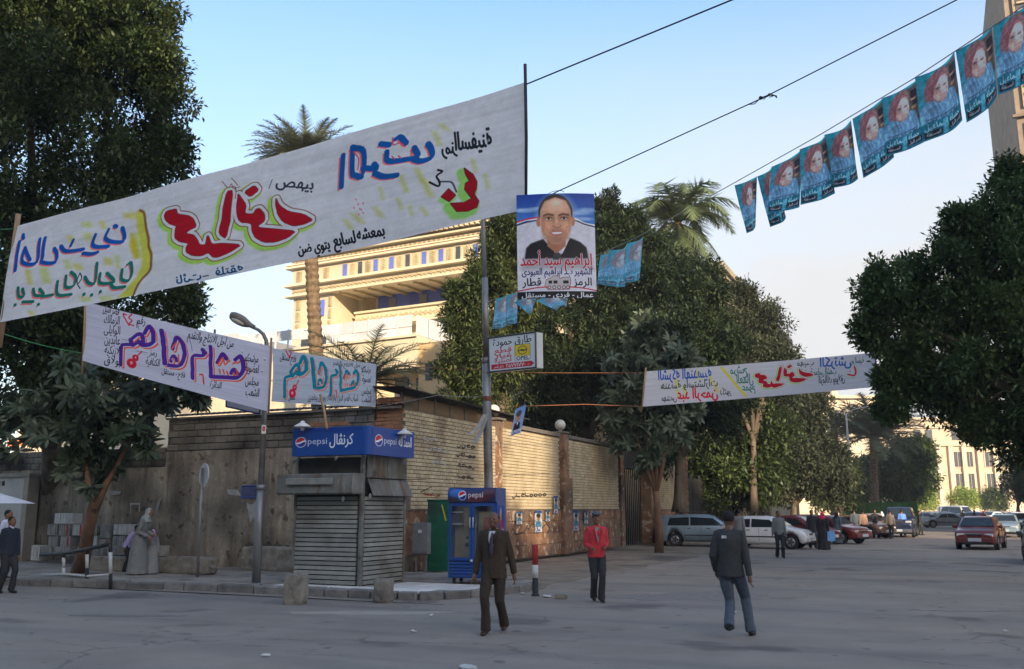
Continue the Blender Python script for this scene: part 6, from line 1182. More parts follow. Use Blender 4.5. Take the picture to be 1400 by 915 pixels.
uvgrid('header_panel', lambda a, b: Vector((.02+(fw-.04)*a, -.03-.05*math.sin(PI*b), 1.74+.30*b)), 2, 8, imgmat('header_print', cv.out(), rough=.3, spec=.5), t)
MB().prism([(-.0+.02, 1.735), (-.028, 1.735), (-.062, 1.80), (-.077, 1.89), (-.062, 1.98), (-.028, 2.045), (.02, 2.045)], .004, .02, axis='x').prism([(.02, 1.735), (-.028, 1.735), (-.062, 1.80), (-.077, 1.89), (-.062, 1.98), (-.028, 2.045), (.02, 2.045)], fw-.02, fw-.004, axis='x').build('header_end', fbl, t)
glass = mat('fridge_glass', (.55, .58, .58), rough=.05, trans=.0, spec=.5)
gm = bpy.data.materials.new('door_glass'); gm.use_nodes = True; N_ = gm.node_tree.nodes; tr_ = N_.new('ShaderNodeBsdfTransparent'); gl_ = N_.new('ShaderNodeBsdfGlossy'); gl_.inputs['Roughness'].default_value = .03; ms_ = N_.new('ShaderNodeMixShader'); ms_.inputs[0].default_value = .14; tr_.inputs[0].default_value = (.9, .93, .92, 1); gm.node_tree.links.new(tr_.outputs[0], ms_.inputs[1]); gm.node_tree.links.new(gl_.outputs[0], ms_.inputs[2]); gm.node_tree.links.new(ms_.outputs[0], N_['Material Output'].inputs['Surface'])
for k in range(2):
    x0 = .03+k*(fw-.06)/2; x1 = x0+(fw-.06)/2-.01; d = MB().b2(x0, x0+.055, -.03, .015, .5, 1.72).b2(x1-.055, x1, -.03, .015, .5, 1.72).b2(x0+.055, x1-.055, -.03, .015, 1.66, 1.72).b2(x0+.055, x1-.055, -.03, .015, .5, .56).build('door', fbl, t)
    MB().b2(x0+.055, x1-.055, -.012, -.004, .56, 1.66).build('glass', gm, d); hx = x1-.03 if k == 0 else x0+.03; MB().tube([(hx, -.06, 1.2), (hx, -.06, 1.42)], .011, 8).build('handle', whitep, d)
MB().lathe([(.03, 0), (.035, .03), (.02, .05)], 8).build('padlock', whitep, t, (fw/2, -.06, .47))
cardm = mat('cardboard', (.30, .215, .125), (.37, .27, .16), rough=.9, scale=3)
for (x0, x1, z0_, z1_, y_) in ((.08, .30, .5, 1.22, .2), (.30, .58, .5, 1.62, .16), (.66, 1.2, .52, 1.55, .12)): MB().b2(x0, min(x1, fw-.07), y_, y_+.3, z0_, z1_, bevel=.006).build('carton', cardm, t)
MB().b2(.72, 1.1, .115, .12, .6, .7).b2(.36, .55, .155, .16, .95, 1.0).b2(.34, .56, .155, .16, .78, .86).build('carton_print', gp, t); MB().b2(.78, .96, .114, .119, 1.15, 1.42).build('carton_print', mat('carton_red', (.4, .05, .03), rough=.9), t)
for z in (1.26, 1.52): MB().b2(.06, .30, .06, .5, z, z+.02).build('shelf', whitep, t)
for i in range(6): MB().b2(.06, .3, .055, .062, 1.30+i*0, 1.302).build('shelf_edge', whitep, t) if i == 0 else None
for i in range(5): MB().b2(.05, fw-.05, -.02, .012, .15+i*.066, .195+i*.066, bevel=.006).build('grille_slat', fbl, t)
for x in (.08, fw-.14): 
    for y in (.08, fd-.14): MB().b2(x, x+.06, y, y+.06, 0, .12).build('foot', ironm, t)
cv = Canvas(260, 460, C8(18, 60, 160)); 
for x, y, a, b, c in ((60, 120, 20, 60, (120, 80, 50)), (120, 90, 26, 70, (200, 200, 190)), (170, 150, 24, 70, (50, 44, 40)), (90, 230, 40, 60, (180, 30, 40)), (190, 260, 34, 70, (150, 30, 36)), (140, 330, 50, 50, (196, 40, 50)), (60, 320, 30, 44, (40, 36, 40)), (130, 160, 14, 50, (230, 190, 60)), (210, 360, 24, 50, (210, 200, 190))): cv.ell(x, y, a, b, C8(*c), .9, .3)
o = uvgrid('side_decal', lambda a, b: Vector((fw+.003, .06+(fd-.2)*a, .95+.72*b)), 1, 1, imgmat('side_decal_print', cv.out(), rough=.4), t)
# ================================================================ cabinets, bollard, blocks
grn = mat('green_cabinet', (.015, .11, .065), (.02, .145, .085), rough=.5, scale=3, bump=.1, c3=(.03, .07, .05), c3s=2)
p = GZ(583, 781, .14); w_ = (GD(611, 781, (p).dot(_FH))-GD(583, 781, p.dot(_FH))).length
t = thing('green_cabinet', 'tall green steel utility cabinet between the kiosk and the fridge', 'cabinet', p, .12); MB().b2(0, .62, 0, .45, 0, 1.82, bevel=.012).b2(-.02, .64, -.02, .47, 1.82, 1.86, bevel=.008).build('body', grn, t); MB().b2(.04, .58, -.015, -.002, .08, 1.74, bevel=.006).build('door', grn, t); MB().quad((.40, -.018, 1.72), (.44, -.018, 1.72), (.56, -.018, 1.30), (.52, -.018, 1.30)).build('yellow_stripe', mat('yellow_paint', (.55, .48, .08), rough=.6), t); MB().b2(.0, .62, -.03, .0, .28, .30).build('hinge_rail', grn, t)
p = GZ(566, 783, .14); gcm = mat('grey_cabinet', (.12, .125, .13), (.17, .175, .18), rough=.6, scale=5, bump=.15)
t = thing('grey_cabinet', 'small grey steel box on legs next to the kiosk shutter', 'cabinet', p, .1); MB().b2(-.08, .36, 0, .24, .46, 1.26, bevel=.012).build('body', gcm, t); MB().b2(-.05, .33, -.012, -.002, .50, 1.22, bevel=.005).build('door', gcm, t)
for x in (0, .28): MB().b2(x-.02, x+.02, .1, .14, 0, .46).build('leg', gcm, t)
MB().b2(.1, .2, -.015, -.012, 1.0, 1.08).build('label_plate', whitep, t)
p = GZ(732, 815, .0); t = thing('striped_bollard', 'red, white and black striped bollard by the broken kerb end', 'bollard', p)
blk = mat('black_paint', (.02, .02, .02), (.04, .04, .04), rough=.6, scale=8); MB().lathe([(.085, 0), (.085, .03), (.06, .04), (.06, .36)], 14).build('black_band', blk, t); MB().lathe([(.061, .36), (.061, .62)], 14).build('white_band', mat('worn_white', (.5, .5, .48), (.66, .65, .62), rough=.7, scale=12), t); MB().lathe([(.062, .62), (.062, 1.0), (.05, 1.03)], 14).build('red_band', mat('worn_red', (.36, .03, .035), (.46, .05, .05), rough=.6, scale=6), t)
blockst = mat('weathered_block', (.19, .17, .14), (.31, .28, .23), rough=.95, scale=4, bump=.9, bscale=12, c3=(.13, .11, .09), c3s=3)
def rough_block(label, p, dims, rz, rd, seed):
    bm = bmesh.new(); bmesh.ops.create_cube(bm, size=1); bmesh.ops.subdivide_edges(bm, edges=bm.edges, cuts=9, use_grid_fill=True)
    for v in bm.verts:
        c = v.co*2; k = max(abs(c.x), abs(c.y), abs(c.z)); s = (abs(c.x)**rd+abs(c.y)**rd+abs(c.z)**(rd*2))**(-1/rd)*k; c = Vector((c.x*s, c.y*s, c.z))
        q = c*1.0; nn = .05*pnoise(q.x*2+seed, q.y*2, q.z*2)+.03*pnoise(q.x*5+seed, q.y*5, q.z*5); v.co = Vector((c.x*(1+nn)*dims[0]/2, c.y*(1+nn)*dims[1]/2, (c.z*(1+nn*.7)+1)*dims[2]/2))
    me = bpy.data.meshes.new('stone_block'); bm.to_mesh(me); bm.free(); me.materials.append(blockst); o = link('stone_block', me, None, p, (0, 0, rz)); return tag(o, label, 'stone block', 'stone blocks set in the road by the kerb')
rough_block('square-cut weathered stone block in the road left of the kiosk', GZ(404, 826, 0), (.38, .40, .54), .35, 9, 1); rough_block('rounded smaller stone block in the road at the kiosk corner', GZ(524, 824, 0), (.34, .34, .44), .2, 4.5, 5)
rough_block('small broken stone lying by the bollard', GZ(767, 819, 0), (.24, .16, .09), .2, 5, 9)
bb = rough_block('rounded concrete beam lying on the pavement behind the round sign', GZ(256, 786, .14)-Vector((.2, -.3, 0)), (1.5, .42, .42), .03, 7, 12); bb.name = 'concrete_beam'; bb['category'] = 'concrete beam'; bb['group'] = 'concrete beams by the grey wall'
bb = rough_block('long low concrete beam under the stacked tile bundles', GZ(150, 783, .14)+Vector((0, .6, 0)), (3.6, .5, .36), .0, 9, 17); bb.name = 'concrete_beam'; bb['category'] = 'concrete beam'; bb['group'] = 'concrete beams by the grey wall'
rough_block('low concrete lump against the wall between sign and lamp post', GZ(330, 783, .14)+Vector((.3, .9, 0)), (1.9, .5, .62), .0, 8, 21)
# bundles of tiles stacked by the wall
tilm = mat('tile_bundle', (.26, .245, .22), (.42, .40, .36), rough=.9, scale=4, bump=.4, c3=(.16, .14, .12), c3s=2); tedge = mat('tile_white', (.55, .53, .49), (.66, .64, .60), rough=.9, scale=8)
def zz(x, y): return (x/3.27, 540+y/3.27)
bund = [(240, 328, 528, 576, 0), (208, 256, 578, 628, 0), (260, 316, 578, 628, 1), (320, 374, 578, 628, 1), (392, 437, 578, 626, 0), (445, 498, 578, 640, 0), (505, 580, 578, 626, 0), (212, 262, 632, 676, 0), (266, 318, 632, 678, 1), (380, 432, 630, 676, 0), (440, 492, 644, 690, 1), (500, 566, 630, 674, 0), (134, 176, 672, 740, 0), (182, 232, 678, 716, 0), (236, 310, 680, 720, 0), (340, 392, 682, 760, 0), (398, 460, 680, 716, 0), (476, 534, 676, 716, 0), (590, 640, 610, 700, 0), (674, 718, 674, 722, 0)]
posw = ['topmost', 'left end of the upper row', 'second in the upper row', 'third in the upper row', 'just right of the leaning trunk, upper row', 'tall one right of the trunk', 'right end of the upper row', 'left end of the middle row', 'red-banded in the middle row', 'just right of the trunk, middle row', 'under the tall bundle', 'right end of the middle row', 'lowest at the far left by the booth', 'low beside the barrier end', 'low behind the barrier rail', 'standing on end behind the middle barrier post', 'low right of the middle barrier post', 'low at the right barrier post', 'behind the child', 'separate pale one right of the robed woman']
for k, (x0, x1, v0, v1, red) in enumerate(bund):
    (u0, a), (u1, b) = zz(x0, v0), zz(x1, v1); y = YC-.75 if v0 < 660 else YC-1.0; A1, B1 = GY(u0, b, y), GY(u1, a, y); w = B1.x-A1.x; h = B1.z-A1.z
    t = thing('tile_bundle', 'bundle of grey tiles by the wall, '+posw[k], 'tiles', (A1.x, y, A1.z), random.uniform(-.06, .06), 'bundles of tiles stacked by the grey wall'); n = 6
    MB().b2(.02, w-.02, .02, .34, .02, h-.02).build('core', tilm, t); me = MB().b2(0, w/n-.012, 0, .36, .0, h-.015, bevel=.004).mesh('tile', tilm if k % 3 else tedge)
    for i in range(n): link('tile', me, t, (.006+i*w/n, random.uniform(-.008, .008), random.uniform(0, .01)))
    if red: MB().b2(w*.72, w*.86, -.012, -.009, .02, h-.02).build('red_mark', mat('worn_red', (.4, .04, .04)), t)
# barrier rail
bwm = MATS['worn_white']; pp = [(151, 806, 744, 0.), (119, 791, 751, .14), (87, 787, 757, .14)]
t0 = GZ(151, 806, 0); t = thing('barrier_rail', 'rusty black and white pipe barrier rail at the kerb on the left', 'barrier', t0)
tops = []; 
for u, v, vt, z in pp:
    b = GZ(u, v, z); D_ = b.dot(_FH); top = GD(u, vt, D_); tops.append(top); mid_ = b.lerp(top, .35); m2_ = b.lerp(top, .82)
    for a_, b_, mm in ((b, mid_, blk if u > 100 else bwm), (mid_, m2_, bwm), (m2_, top, blk)): o = MB().tube([a_, b_], .04, 8).build('post', mm, t); o.location = -t0
e_ = GD(56, 758.5, tops[2].dot(_FH)+.6); o = MB().tube([tops[0], tops[1], tops[2], e_], .045, 8).build('top_rail', blk, t); o.location = -t0
o = MB().tube([GD(150, 786, tops[0].dot(_FH)), GD(119, 788, tops[1].dot(_FH)), GD(87, 785, tops[2].dot(_FH)), GD(56, 786, tops[2].dot(_FH)+.6)], .03, 8).build('bottom_rail', bwm, t); o.location = -t0
# round road sign seen from behind
sb = GZ(270, 789, .14); Ds = sb.dot(_FH); t = thing('round_sign', 'grey back of a round road sign on a thin post', 'sign', sb); top = GD(276.8, 640, Ds); o = MB().tube([sb, sb.lerp(top, .5), top], .035, 8).build('post', galv, t); o.location = -sb
dc = GD(277, 650, Ds-.0)-sb; mb = MB(); mb.tube([(-.012, 0, 0), (.012, 0, 0)], .30, 28, smooth=False); mb.build('disc', mat('sign_back', (.50, .52, .52), (.58, .60, .60), rough=.5, scale=3, metal=.2), t, dc+Vector((.0, .05, 0)), rot=(0, 0, PI/2+YAW-.88))
# booth at the left edge
bo = thing('metal_booth', 'pale grey metal gate booth at the far left behind the boy', 'booth', (-31, YC-.45, .14)); boom = mat('booth_paint', (.38, .38, .36), (.48, .48, .45), rough=.6, scale=2, bump=.1, c3=(.3, .27, .23), c3s=1.2)
MB().b2(0, 4.35, .05, .4, 0, 2.62).build('wall', boom, bo); MB().b2(-.1, 4.62, -.03, .42, 2.62, 2.74, bevel=.01).build('lintel', mat('booth_trim', (.30, .27, .22), (.38, .34, .28), rough=.7, scale=3), bo); MB().b2(4.37, 4.6, -.02, .4, 0, 2.62, bevel=.01).build('jamb', MATS['booth_trim'], bo)
d = MB().b2(1.6, 3.25, -.0, .05, 0, 2.05, bevel=.01).build('door', MATS['booth_trim'], bo); MB().b2(1.72, 3.13, -.02, -.003, .1, 1.93).build('door_panel', boom, d)
for i in range(3): MB().b2(2.85+i*.22, 2.95+i*.22, .02, .046, 2.35, 2.5).build('vent_hole', blk, bo)
MB().prism([(2.8, .0), (3.6, 0), (3.9, 1.2), (3.0, 1.2)], -.12, -.03, axis='y').build('leaning_board', gcm, bo)
ub = GZ(-22, 800, .14); t = thing('sun_umbrella', 'edge of a white sun umbrella at the left edge above the boy', 'umbrella', ub); top = GD(-12, 672, ub.dot(_FH)).z-ub.z
mb = MB(); n = 8; R1 = .85
for k in range(n): a0, a1 = 2*PI*k/n, 2*PI*(k+1)/n; mb.quad((0, 0, top), (R1*math.cos(a0), R1*math.sin(a0), top-.26), (R1*math.cos(a1), R1*math.sin(a1), top-.26))
mb.build('canopy', mat('umbrella_cloth', (.66, .66, .68), (.72, .72, .74), rough=.8, scale=3), t); MB().tube([(0, 0, 0), (0, 0, top)], .018, 8).build('pole', whitep, t)
# distant lamp masts
for u, v0, v1, D_, lab in ((1166, 706, 566, 96, 'tall pale lamp mast between the far date palms'), (1152, 706, 574, 112, 'thinner lamp mast left of the tall pale one')):
    b = GD(u, 700, D_); b.z = 0; t = thing('lamp_mast', lab, 'lamp post', b, group='lamp masts down the street'); tp = GD(u-3, v1, D_); h = tp.z
    MB().tube([(0, 0, 0), (0, 0, h)], [.16, .09], 8).build('mast', mat('mast_paint', (.5, .5, .48), rough=.5), t); MB().tube([(0, 0, h), (.7, .3, h+.45), (2.2, .8, h+.75)], .05, 6).tube([(0, 0, h), (-.8, -.3, h+.2)], .05, 6).build('arm', MATS['mast_paint'], t); MB().box((2.5, .9, h+.78), (.9, .3, .14)).build('lamp_head', MATS['mast_paint'], t)
# ================================================================ cars
tyre = mat('tyre_rubber', (.018, .018, .018), rough=.85); rimm = mat('wheel_rim', (.35, .35, .36), rough=.35, metal=.8); cglass = mat('car_glass', (.02, .026, .03), rough=.06, spec=.8); lightm_ = mat('headlight', (.55, .56, .56), rough=.12, spec=.8); tailm = mat('tail_light', (.25, .012, .012), rough=.2, spec=.6); trimb = mat('black_trim', (.025, .025, .027), rough=.6); chrome = mat('chrome', (.55, .55, .56), rough=.2, metal=.9); platem = mat('number_plate', (.42, .46, .5), rough=.5); cabin = mat('cabin_dark', (.02, .02, .02), rough=.9)
def paint(name, c, m=.25): return mat(name, c, tuple(min(1, x*1.12) for x in c), rough=.32, scale=1.5, metal=m, coat=.5, spec=.5, c3=tuple(x*.75+.03 for x in c), c3s=1.2, c3t=(.5, .8))
def car(label, loc, rz, pm, kind='sedan', full=True, group=None, rack=False, name='car'):
    P = dict(sedan=(4.35, 1.70, 1.42, .92, [(-.5, .80), (-.46, .94), (-.33, .98), (-.17, 1.39), (.06, 1.42), (.14, 1.36), (.27, .95), (.44, .82), (.5, .62)], (-.33, -.17, .14, .27)), hatch=(4.0, 1.66, 1.43, .92, [(-.5, .78), (-.485, .98), (-.44, 1.02), (-.37, 1.34), (-.2, 1.42), (.03, 1.43), (.10, 1.37), (.26, .97), (.44, .82), (.5, .60)], (-.44, -.37, .10, .26)),
             wagon=(4.5, 1.72, 1.48, .95, [(-.5, .80), (-.485, .98), (-.47, 1.02), (-.42, 1.42), (-.2, 1.48), (.04, 1.48), (.11, 1.42), (.26, .98), (.44, .84), (.5, .62)], (-.47, -.42, .11, .26)), jeep=(4.5, 1.85, 1.85, 1.12, [(-.5, .9), (-.495, 1.15), (-.48, 1.3), (-.46, 1.80), (-.2, 1.86), (.07, 1.85), (.10, 1.80), (.19, 1.18), (.46, 1.08), (.5, .8)], (-.48, -.46, .10, .19)), van=(4.9, 1.80, 2.15, 1.15, [(-.5, .9), (-.495, 1.2), (-.485, 1.3), (-.47, 2.08), (-.2, 2.15), (.24, 2.15), (.32, 2.05), (.44, 1.2), (.49, .95), (.5, .7)], (-.485, -.47, .32, .44)))[kind]
    L, Wd, H, belt, top, (rb, rt, ft, fb_) = P; hw = Wd/2; rw = .31 if kind != 'jeep' else .37; ra = rw+.07; xw = (-.30*L, .315*L)
    t = thing(name, label, 'car' if kind != 'van' else 'van', loc, rz, group)
    xs = sorted(set([round(a*L, 3) for a, _ in top]+[round(x+ra*k, 3) for x in xw for k in (-1.001, -.92, -.7, -.35, 0, .35, .7, .92, 1.001)]+[0.0, -.5*L+.02]))
    def ip(x, tb): 
        a = [q[0]*L for q in tb]; return float(np.interp(x, a, [q[1] for q in tb]))
    rings = []
    for x in xs:
        zt = ip(x, top); e = abs(x)/(L/2); w = hw*(1-.16*max(0, e-.72)/.28*(max(0, e-.72)/.28)); gl = zt > belt+.09; zb = min(belt, zt-.05) if not gl else belt; zl = .22+.10*max(0, (e-.85)/.15)
        for xc_ in xw:
            if abs(x-xc_) < ra: zl = max(zl, rw+math.sqrt(max(0, ra*ra-(x-xc_)**2)))
        wr = w*(.97-.20*min(1, (zt-belt)/(H-belt))) if gl else w*.90
        rings.append([(x, w*.9, zl), (x, w*.985, min(zl+.1, zb-.06)), (x, w, min(.62, zb-.03) if zl < .5 else max(zl+.04, .66) if zl < zb-.1 else zb-.03), (x, w*.975, zb), (x, wr, zt-.05 if gl else zt-.012), (x, wr*.85, zt), (x, 0, zt+.02)])
    mb = MB(); nr = 7
    for r in rings: mb.v += r+[(a, -b, c) for a, b, c in r[-2::-1]]
    m_ = 13
    for i in range(len(rings)-1):
        for k in range(m_-1): mb.f.append((i*m_+k, i*m_+k+1, (i+1)*m_+k+1, (i+1)*m_+k)); mb.m.append(0); mb.sm.append(True)
        mb.f.append((i*m_, (i+1)*m_, (i+1)*m_+m_-1, i*m_+m_-1)); mb.m.append(1); mb.sm.append(False)
    for i, rev in ((0, 0), (len(rings)-1, 1)): mb.f.append(tuple(i*m_+k for k in range(m_))); mb.m.append(0); mb.sm.append(False)
    mb.build('body', [pm, cabin], t)
    # glass, set a few millimetres proud of the pillars
    def side(x0b, x1b, x0t, x1t, s):
        q = []
        for x, up in ((x0b, 0), (x1b, 0), (x1t, 1), (x0t, 1)):
            zt = ip(x, top); e = abs(x)/(L/2); w = hw*(1-.16*max(0, e-.72)/.28*(max(0, e-.72)/.28)); wr = w*(.97-.20*min(1, (zt-belt)/(H-belt))); z = min(zt-.11, H-.10) if up else belt+.025; f = max(0, min(1, (z-belt)/max(.05, zt-.05-belt))); q.append((x, s*(w*.975+(wr-w*.975)*f+.009), z))
        MB().quad(*q).quad(*[(a, b-s*.004, c) for a, b, c in q]).build('side_window', cglass, t)
    for s in (-1, 1):
        m1 = (rt+ft)/2*L+.05; side(m1+.03, fb_*L-.26, m1+.03, ft*L-.06, s); side(rb*L+(.42 if kind != 'sedan' else .34), m1-.03, rt*L+(.3 if kind != 'sedan' else .14), m1-.03, s)
    def pane(fa, fb2, w0, w1, nm, sg):
        A_, B_ = Vector((fa*L, 0, ip(fa*L, top))), Vector((fb2*L, 0, ip(fb2*L, top))); d = (B_-A_).normalized(); n = Vector((-d.z, 0, d.x))*sg; n = n if n.z > 0 else -n; p, q = A_.lerp(B_, .10)+n*.028, A_.lerp(B_, .93)+n*.024
        MB().quad((p.x, -w0, p.z), (p.x, w0, p.z), (q.x, w1, q.z), (q.x, -w1, q.z)).build(nm, cglass, t)
    pane(fb_, ft, hw*.80, hw*.66, 'windscreen', 1); pane(rb, rt, hw*.78, hw*.66, 'rear_window', 1)
    for x in xw:
        for s in (-1, 1):
            w = MB().tube([(0, -.09, 0), (0, .09, 0)], [rw, rw], 22, smooth=False).build('wheel', tyre, t, (x, s*(hw-.10), rw)); MB().tube([(0, 0, 0), (0, s*.012, 0)], [rw*.62, rw*.56], 14, smooth=False).build('rim', rimm, w, (0, s*.09, 0))
            if full: 
                for k in range(5): a = k*2*PI/5; MB().box((0, 0, 0), (rw*.5, .02, .05), M=Matrix.Rotation(-a, 3, 'Y')).build('spoke', trimb, w, (math.cos(a)*rw*.3, s*.103, math.sin(a)*rw*.3))
    xf, xr = L/2, -L/2; hf = ip(.46*L, top)-.12
    for s in (-1, 1):
        MB().box((0, 0, 0), (.10, .34, .13), bevel=.03).build('headlight', lightm_, t, (xf-.075, s*(hw-.30), hf), (0, 0, s*-.22)); MB().box((0, 0, 0), (.06, .24, .2), bevel=.02).build('tail_light', tailm, t, (xr+.03, s*(hw-.26), belt-.16))
        MB().box((0, 0, 0), (.12, .18, .12), bevel=.035).build('mirror', pm, t, (ft*L+.42, s*(hw+.07), belt+.06))
        if full:
            MB().box((0, 0, 0), (.16, .03, .03), bevel=.008).build('door_handle', trimb, t, (.05*L, s*(hw*.99+.008), belt-.10)); MB().box((0, 0, 0), (.16, .03, .03), bevel=.008).build('door_handle', trimb, t, (-.15*L, s*(hw*.99+.008), belt-.10))
            for x in (.205*L, -.03*L, -.2*L): MB().b2(x-.006, x+.006, s*(hw*.985)-.012, s*(hw*.985)+.017, .34, belt-.02).build('door_seam', trimb, t)
            MB().b2(-.2*L, .24*L, s*hw*.985-.01, s*hw*.985+.03, .5, .56).build('side_strip', trimb, t)
    MB().box((0, 0, 0), (.10, hw*1.7, .2), bevel=.05).build('front_bumper', pm if kind != 'jeep' else chrome, t, (xf-.01, 0, .42)); MB().box((0, 0, 0), (.10, hw*1.7, .2), bevel=.05).build('rear_bumper', pm, t, (xr+.01, 0, .44))
    MB().box((0, 0, 0), (.05, .62, .12), bevel=.02).build('grille', trimb, t, (xf-.025, 0, hf-.01)); MB().box((0, 0, 0), (.03, .66, .03), bevel=.01).build('grille_chrome', chrome, t, (xf-.012, 0, hf+.05)); MB().b2(-.012, .012, -.26, .26, -.07, .07).build('number_plate', platem, t, (xf+.05, 0, .44)); MB().b2(-.012, .012, -.26, .26, -.07, .07).build('number_plate', platem, t, (xr-.05, 0, .58))
    MB().box((0, 0, 0), (.04, 1.1, .08)).build('air_intake', trimb, t, (xf+.03, 0, .32))
    if rack:
        for s in (-1, 1): MB().tube([(-.3*L, s*.55, H+.02), (-.28*L, s*.55, H+.09), (.02*L, s*.55, H+.09), (.04*L, s*.55, H+.0)], .018, 6).build('roof_rail', trimb, t)
    return t
white_p, silver, dred, lblue, navy, dgrey, red_p, sand_p, black_p, teal_p = paint('paint_white', (.62, .62, .62), 0), paint('paint_silver', (.36, .37, .39), .5), paint('paint_dark_red', (.16, .018, .015)), paint('paint_light_blue', (.28, .37, .44), .4), paint('paint_navy', (.018, .025, .055)), paint('paint_dark_grey', (.06, .065, .07)), paint('paint_brick_red', (.15, .022, .014)), paint('paint_sand', (.42, .37, .28), .2), paint('paint_black', (.018, .018, .02)), paint('paint_teal', (.12, .22, .24), .4)
def G0(u, D): p = GD(u, 696, D); p.z = 0; return p
gk = 'cars parked along the left side of the street'; R_ = math.radians
car('pale blue estate car with roof rails parked beyond the slim street tree', G0(962, 45), YAW-R_(14), lblue, 'wagon', rack=True, group=gk)
car('white hatchback parked nose to the street behind the walking men', G0(1046, 42.5), YAW-R_(30), white_p, 'hatch', group=gk)
car('dark red saloon parked directly behind the white hatchback', G0(1082, 47.5), YAW-R_(38), dred, 'sedan', group=gk)
car('dark red saloon with teal-tinted windscreen beside the woman in the red headscarf', G0(1128, 49), YAW-R_(52), dred, 'sedan', group=gk)
car('silver hatchback behind the group of walkers', G0(1108, 54), YAW-R_(44), silver, 'hatch', group=gk)
car('brownish saloon half hidden by the group of walkers', G0(1172, 58), YAW-R_(60), paint('paint_brown', (.13, .075, .055)), 'sedan', group=gk)
car('black boxy off-road car with pale bumper facing the camera near the blue-shirted man', G0(1229, 60), R_(-92), navy, 'jeep', name='off_road_car')
car('pale sand saloon parked under the last dark trees', G0(1196, 70), YAW-R_(50), sand_p, 'sedan', group=gk)
car('brick-red saloon facing the camera in the right half of the street', G0(1338, 42.3), R_(-90-9), red_p, 'sedan')
car('silver-blue saloon just behind the brick-red one', G0(1372, 60), R_(-90-5), lblue, 'sedan'); car('dark saloon with a pale roof cut by the right edge of the view', G0(1432, 31), R_(-90-3), dgrey, 'sedan'); car('small dark blue car between the silver-blue saloon and the right edge', G0(1392, 74), R_(-70), navy, 'hatch')
g_ = 'cars in the far car park'
car('silver saloon seen side-on alone in front of the far car park', G0(1290, 88), YAW+R_(176), silver, 'sedan', group=g_)
car('white saloon behind the long silver one at left', G0(1262, 100), YAW+R_(150), white_p, 'sedan', False, g_); car('white minibus standing in the far car park', G0(1306, 122), YAW-R_(70), white_p, 'van', False, name='minibus')
fars = [(1274, 112, 'white', white_p, 'hatch', 'in front of the lime bush'), (1290, 118, 'grey', dgrey, 'sedan', 'left of the white minibus'), (1326, 108, 'silver', silver, 'hatch', 'just right of the white minibus'), (1342, 116, 'bright red', paint('paint_bright_red', (.42, .03, .03), 0), 'hatch', 'below the mid-green bush'), (1357, 112, 'white', white_p, 'sedan', 'right of the bright red one'), (1373, 120, 'sand-coloured', sand_p, 'sedan', 'below the darker bush'), (1388, 110, 'white', white_p, 'hatch', 'nearest the right edge'), (1334, 132, 'white', white_p, 'sedan', 'in the back row behind the red one'), (1352, 136, 'teal', teal_p, 'hatch', 'in the back row centre'), (1372, 134, 'red', red_p, 'sedan', 'in the back row right'), (1318, 134, 'dark', black_p, 'sedan', 'in the back row left'), (1392, 138, 'silver', silver, 'sedan', 'in the back row at the right end'), (1282, 138, 'light blue', lblue, 'sedan', 'in the back row at the left end'), (1254, 124, 'silver', silver, 'sedan', 'farthest left by the dark trees')]
for u, D_, cn, pm, kd_, wh in fars: car(cn+' car '+wh+' in the far car park', G0(u, D_), YAW+R_(random.choice((0, 180, 30, 150, -60))), pm, kd_, False, g_)
# ================================================================ people
skin = mat('skin_brown', (.20, .105, .062), (.26, .14, .085), rough=.55, scale=14); hairm = mat('dark_hair', (.012, .010, .009), rough=.7); eyew = mat('eye_white', (.5, .48, .45), rough=.3)
def remesh(mb, vox, smooth=2, fold=0., fs=9., seed=0):
    me = bpy.data.meshes.new('tmp'); me.from_pydata(mb.v, [], mb.f); bm = bmesh.new(); bm.from_mesh(me); bmesh.ops.recalc_face_normals(bm, faces=bm.faces); bm.to_mesh(me); bm.free()
    o = bpy.data.objects.new('tmp', me); COL.objects.link(o); m = o.modifiers.new('r', 'REMESH'); m.mode = 'VOXEL'; m.voxel_size = vox; m.use_smooth_shade = True
    if smooth: q = o.modifiers.new('s', 'SMOOTH'); q.iterations = smooth; q.factor = .5
    e = o.evaluated_get(bpy.context.evaluated_depsgraph_get()); out = bpy.data.meshes.new_from_object(e); bpy.data.objects.remove(o); bpy.data.meshes.remove(me)
    if fold:
        n = len(out.vertices); co = np.empty(n*3); no = np.empty(n*3); out.vertices.foreach_get('co', co); out.vertices.foreach_get('normal', no); co = co.reshape(-1, 3); no = no.reshape(-1, 3)
        d = np.array([pnoise(c[0]*fs+seed, c[1]*fs, c[2]*fs*.55)+.5*pnoise(c[0]*fs*2.3, c[1]*fs*2.3+seed, c[2]*fs*1.3) for c in co])*fold; co += no*d[:, None]; out.vertices.foreach_set('co', co.ravel()); out.update()
    for p in out.polygons: p.use_smooth = True
    return out
def ik(a, b, l1, l2, pole):
    a, b = Vector(a), Vector(b); d = b-a; L = min(d.length, (l1+l2)*.999); x = (l1*l1-l2*l2+L*L)/(2*L); h = math.sqrt(max(0, l1*l1-x*x)); dn = d.normalized(); pl = Vector(pole)-dn*Vector(pole).dot(dn); return a+dn*x+pl.normalized()*h, a+dn*L
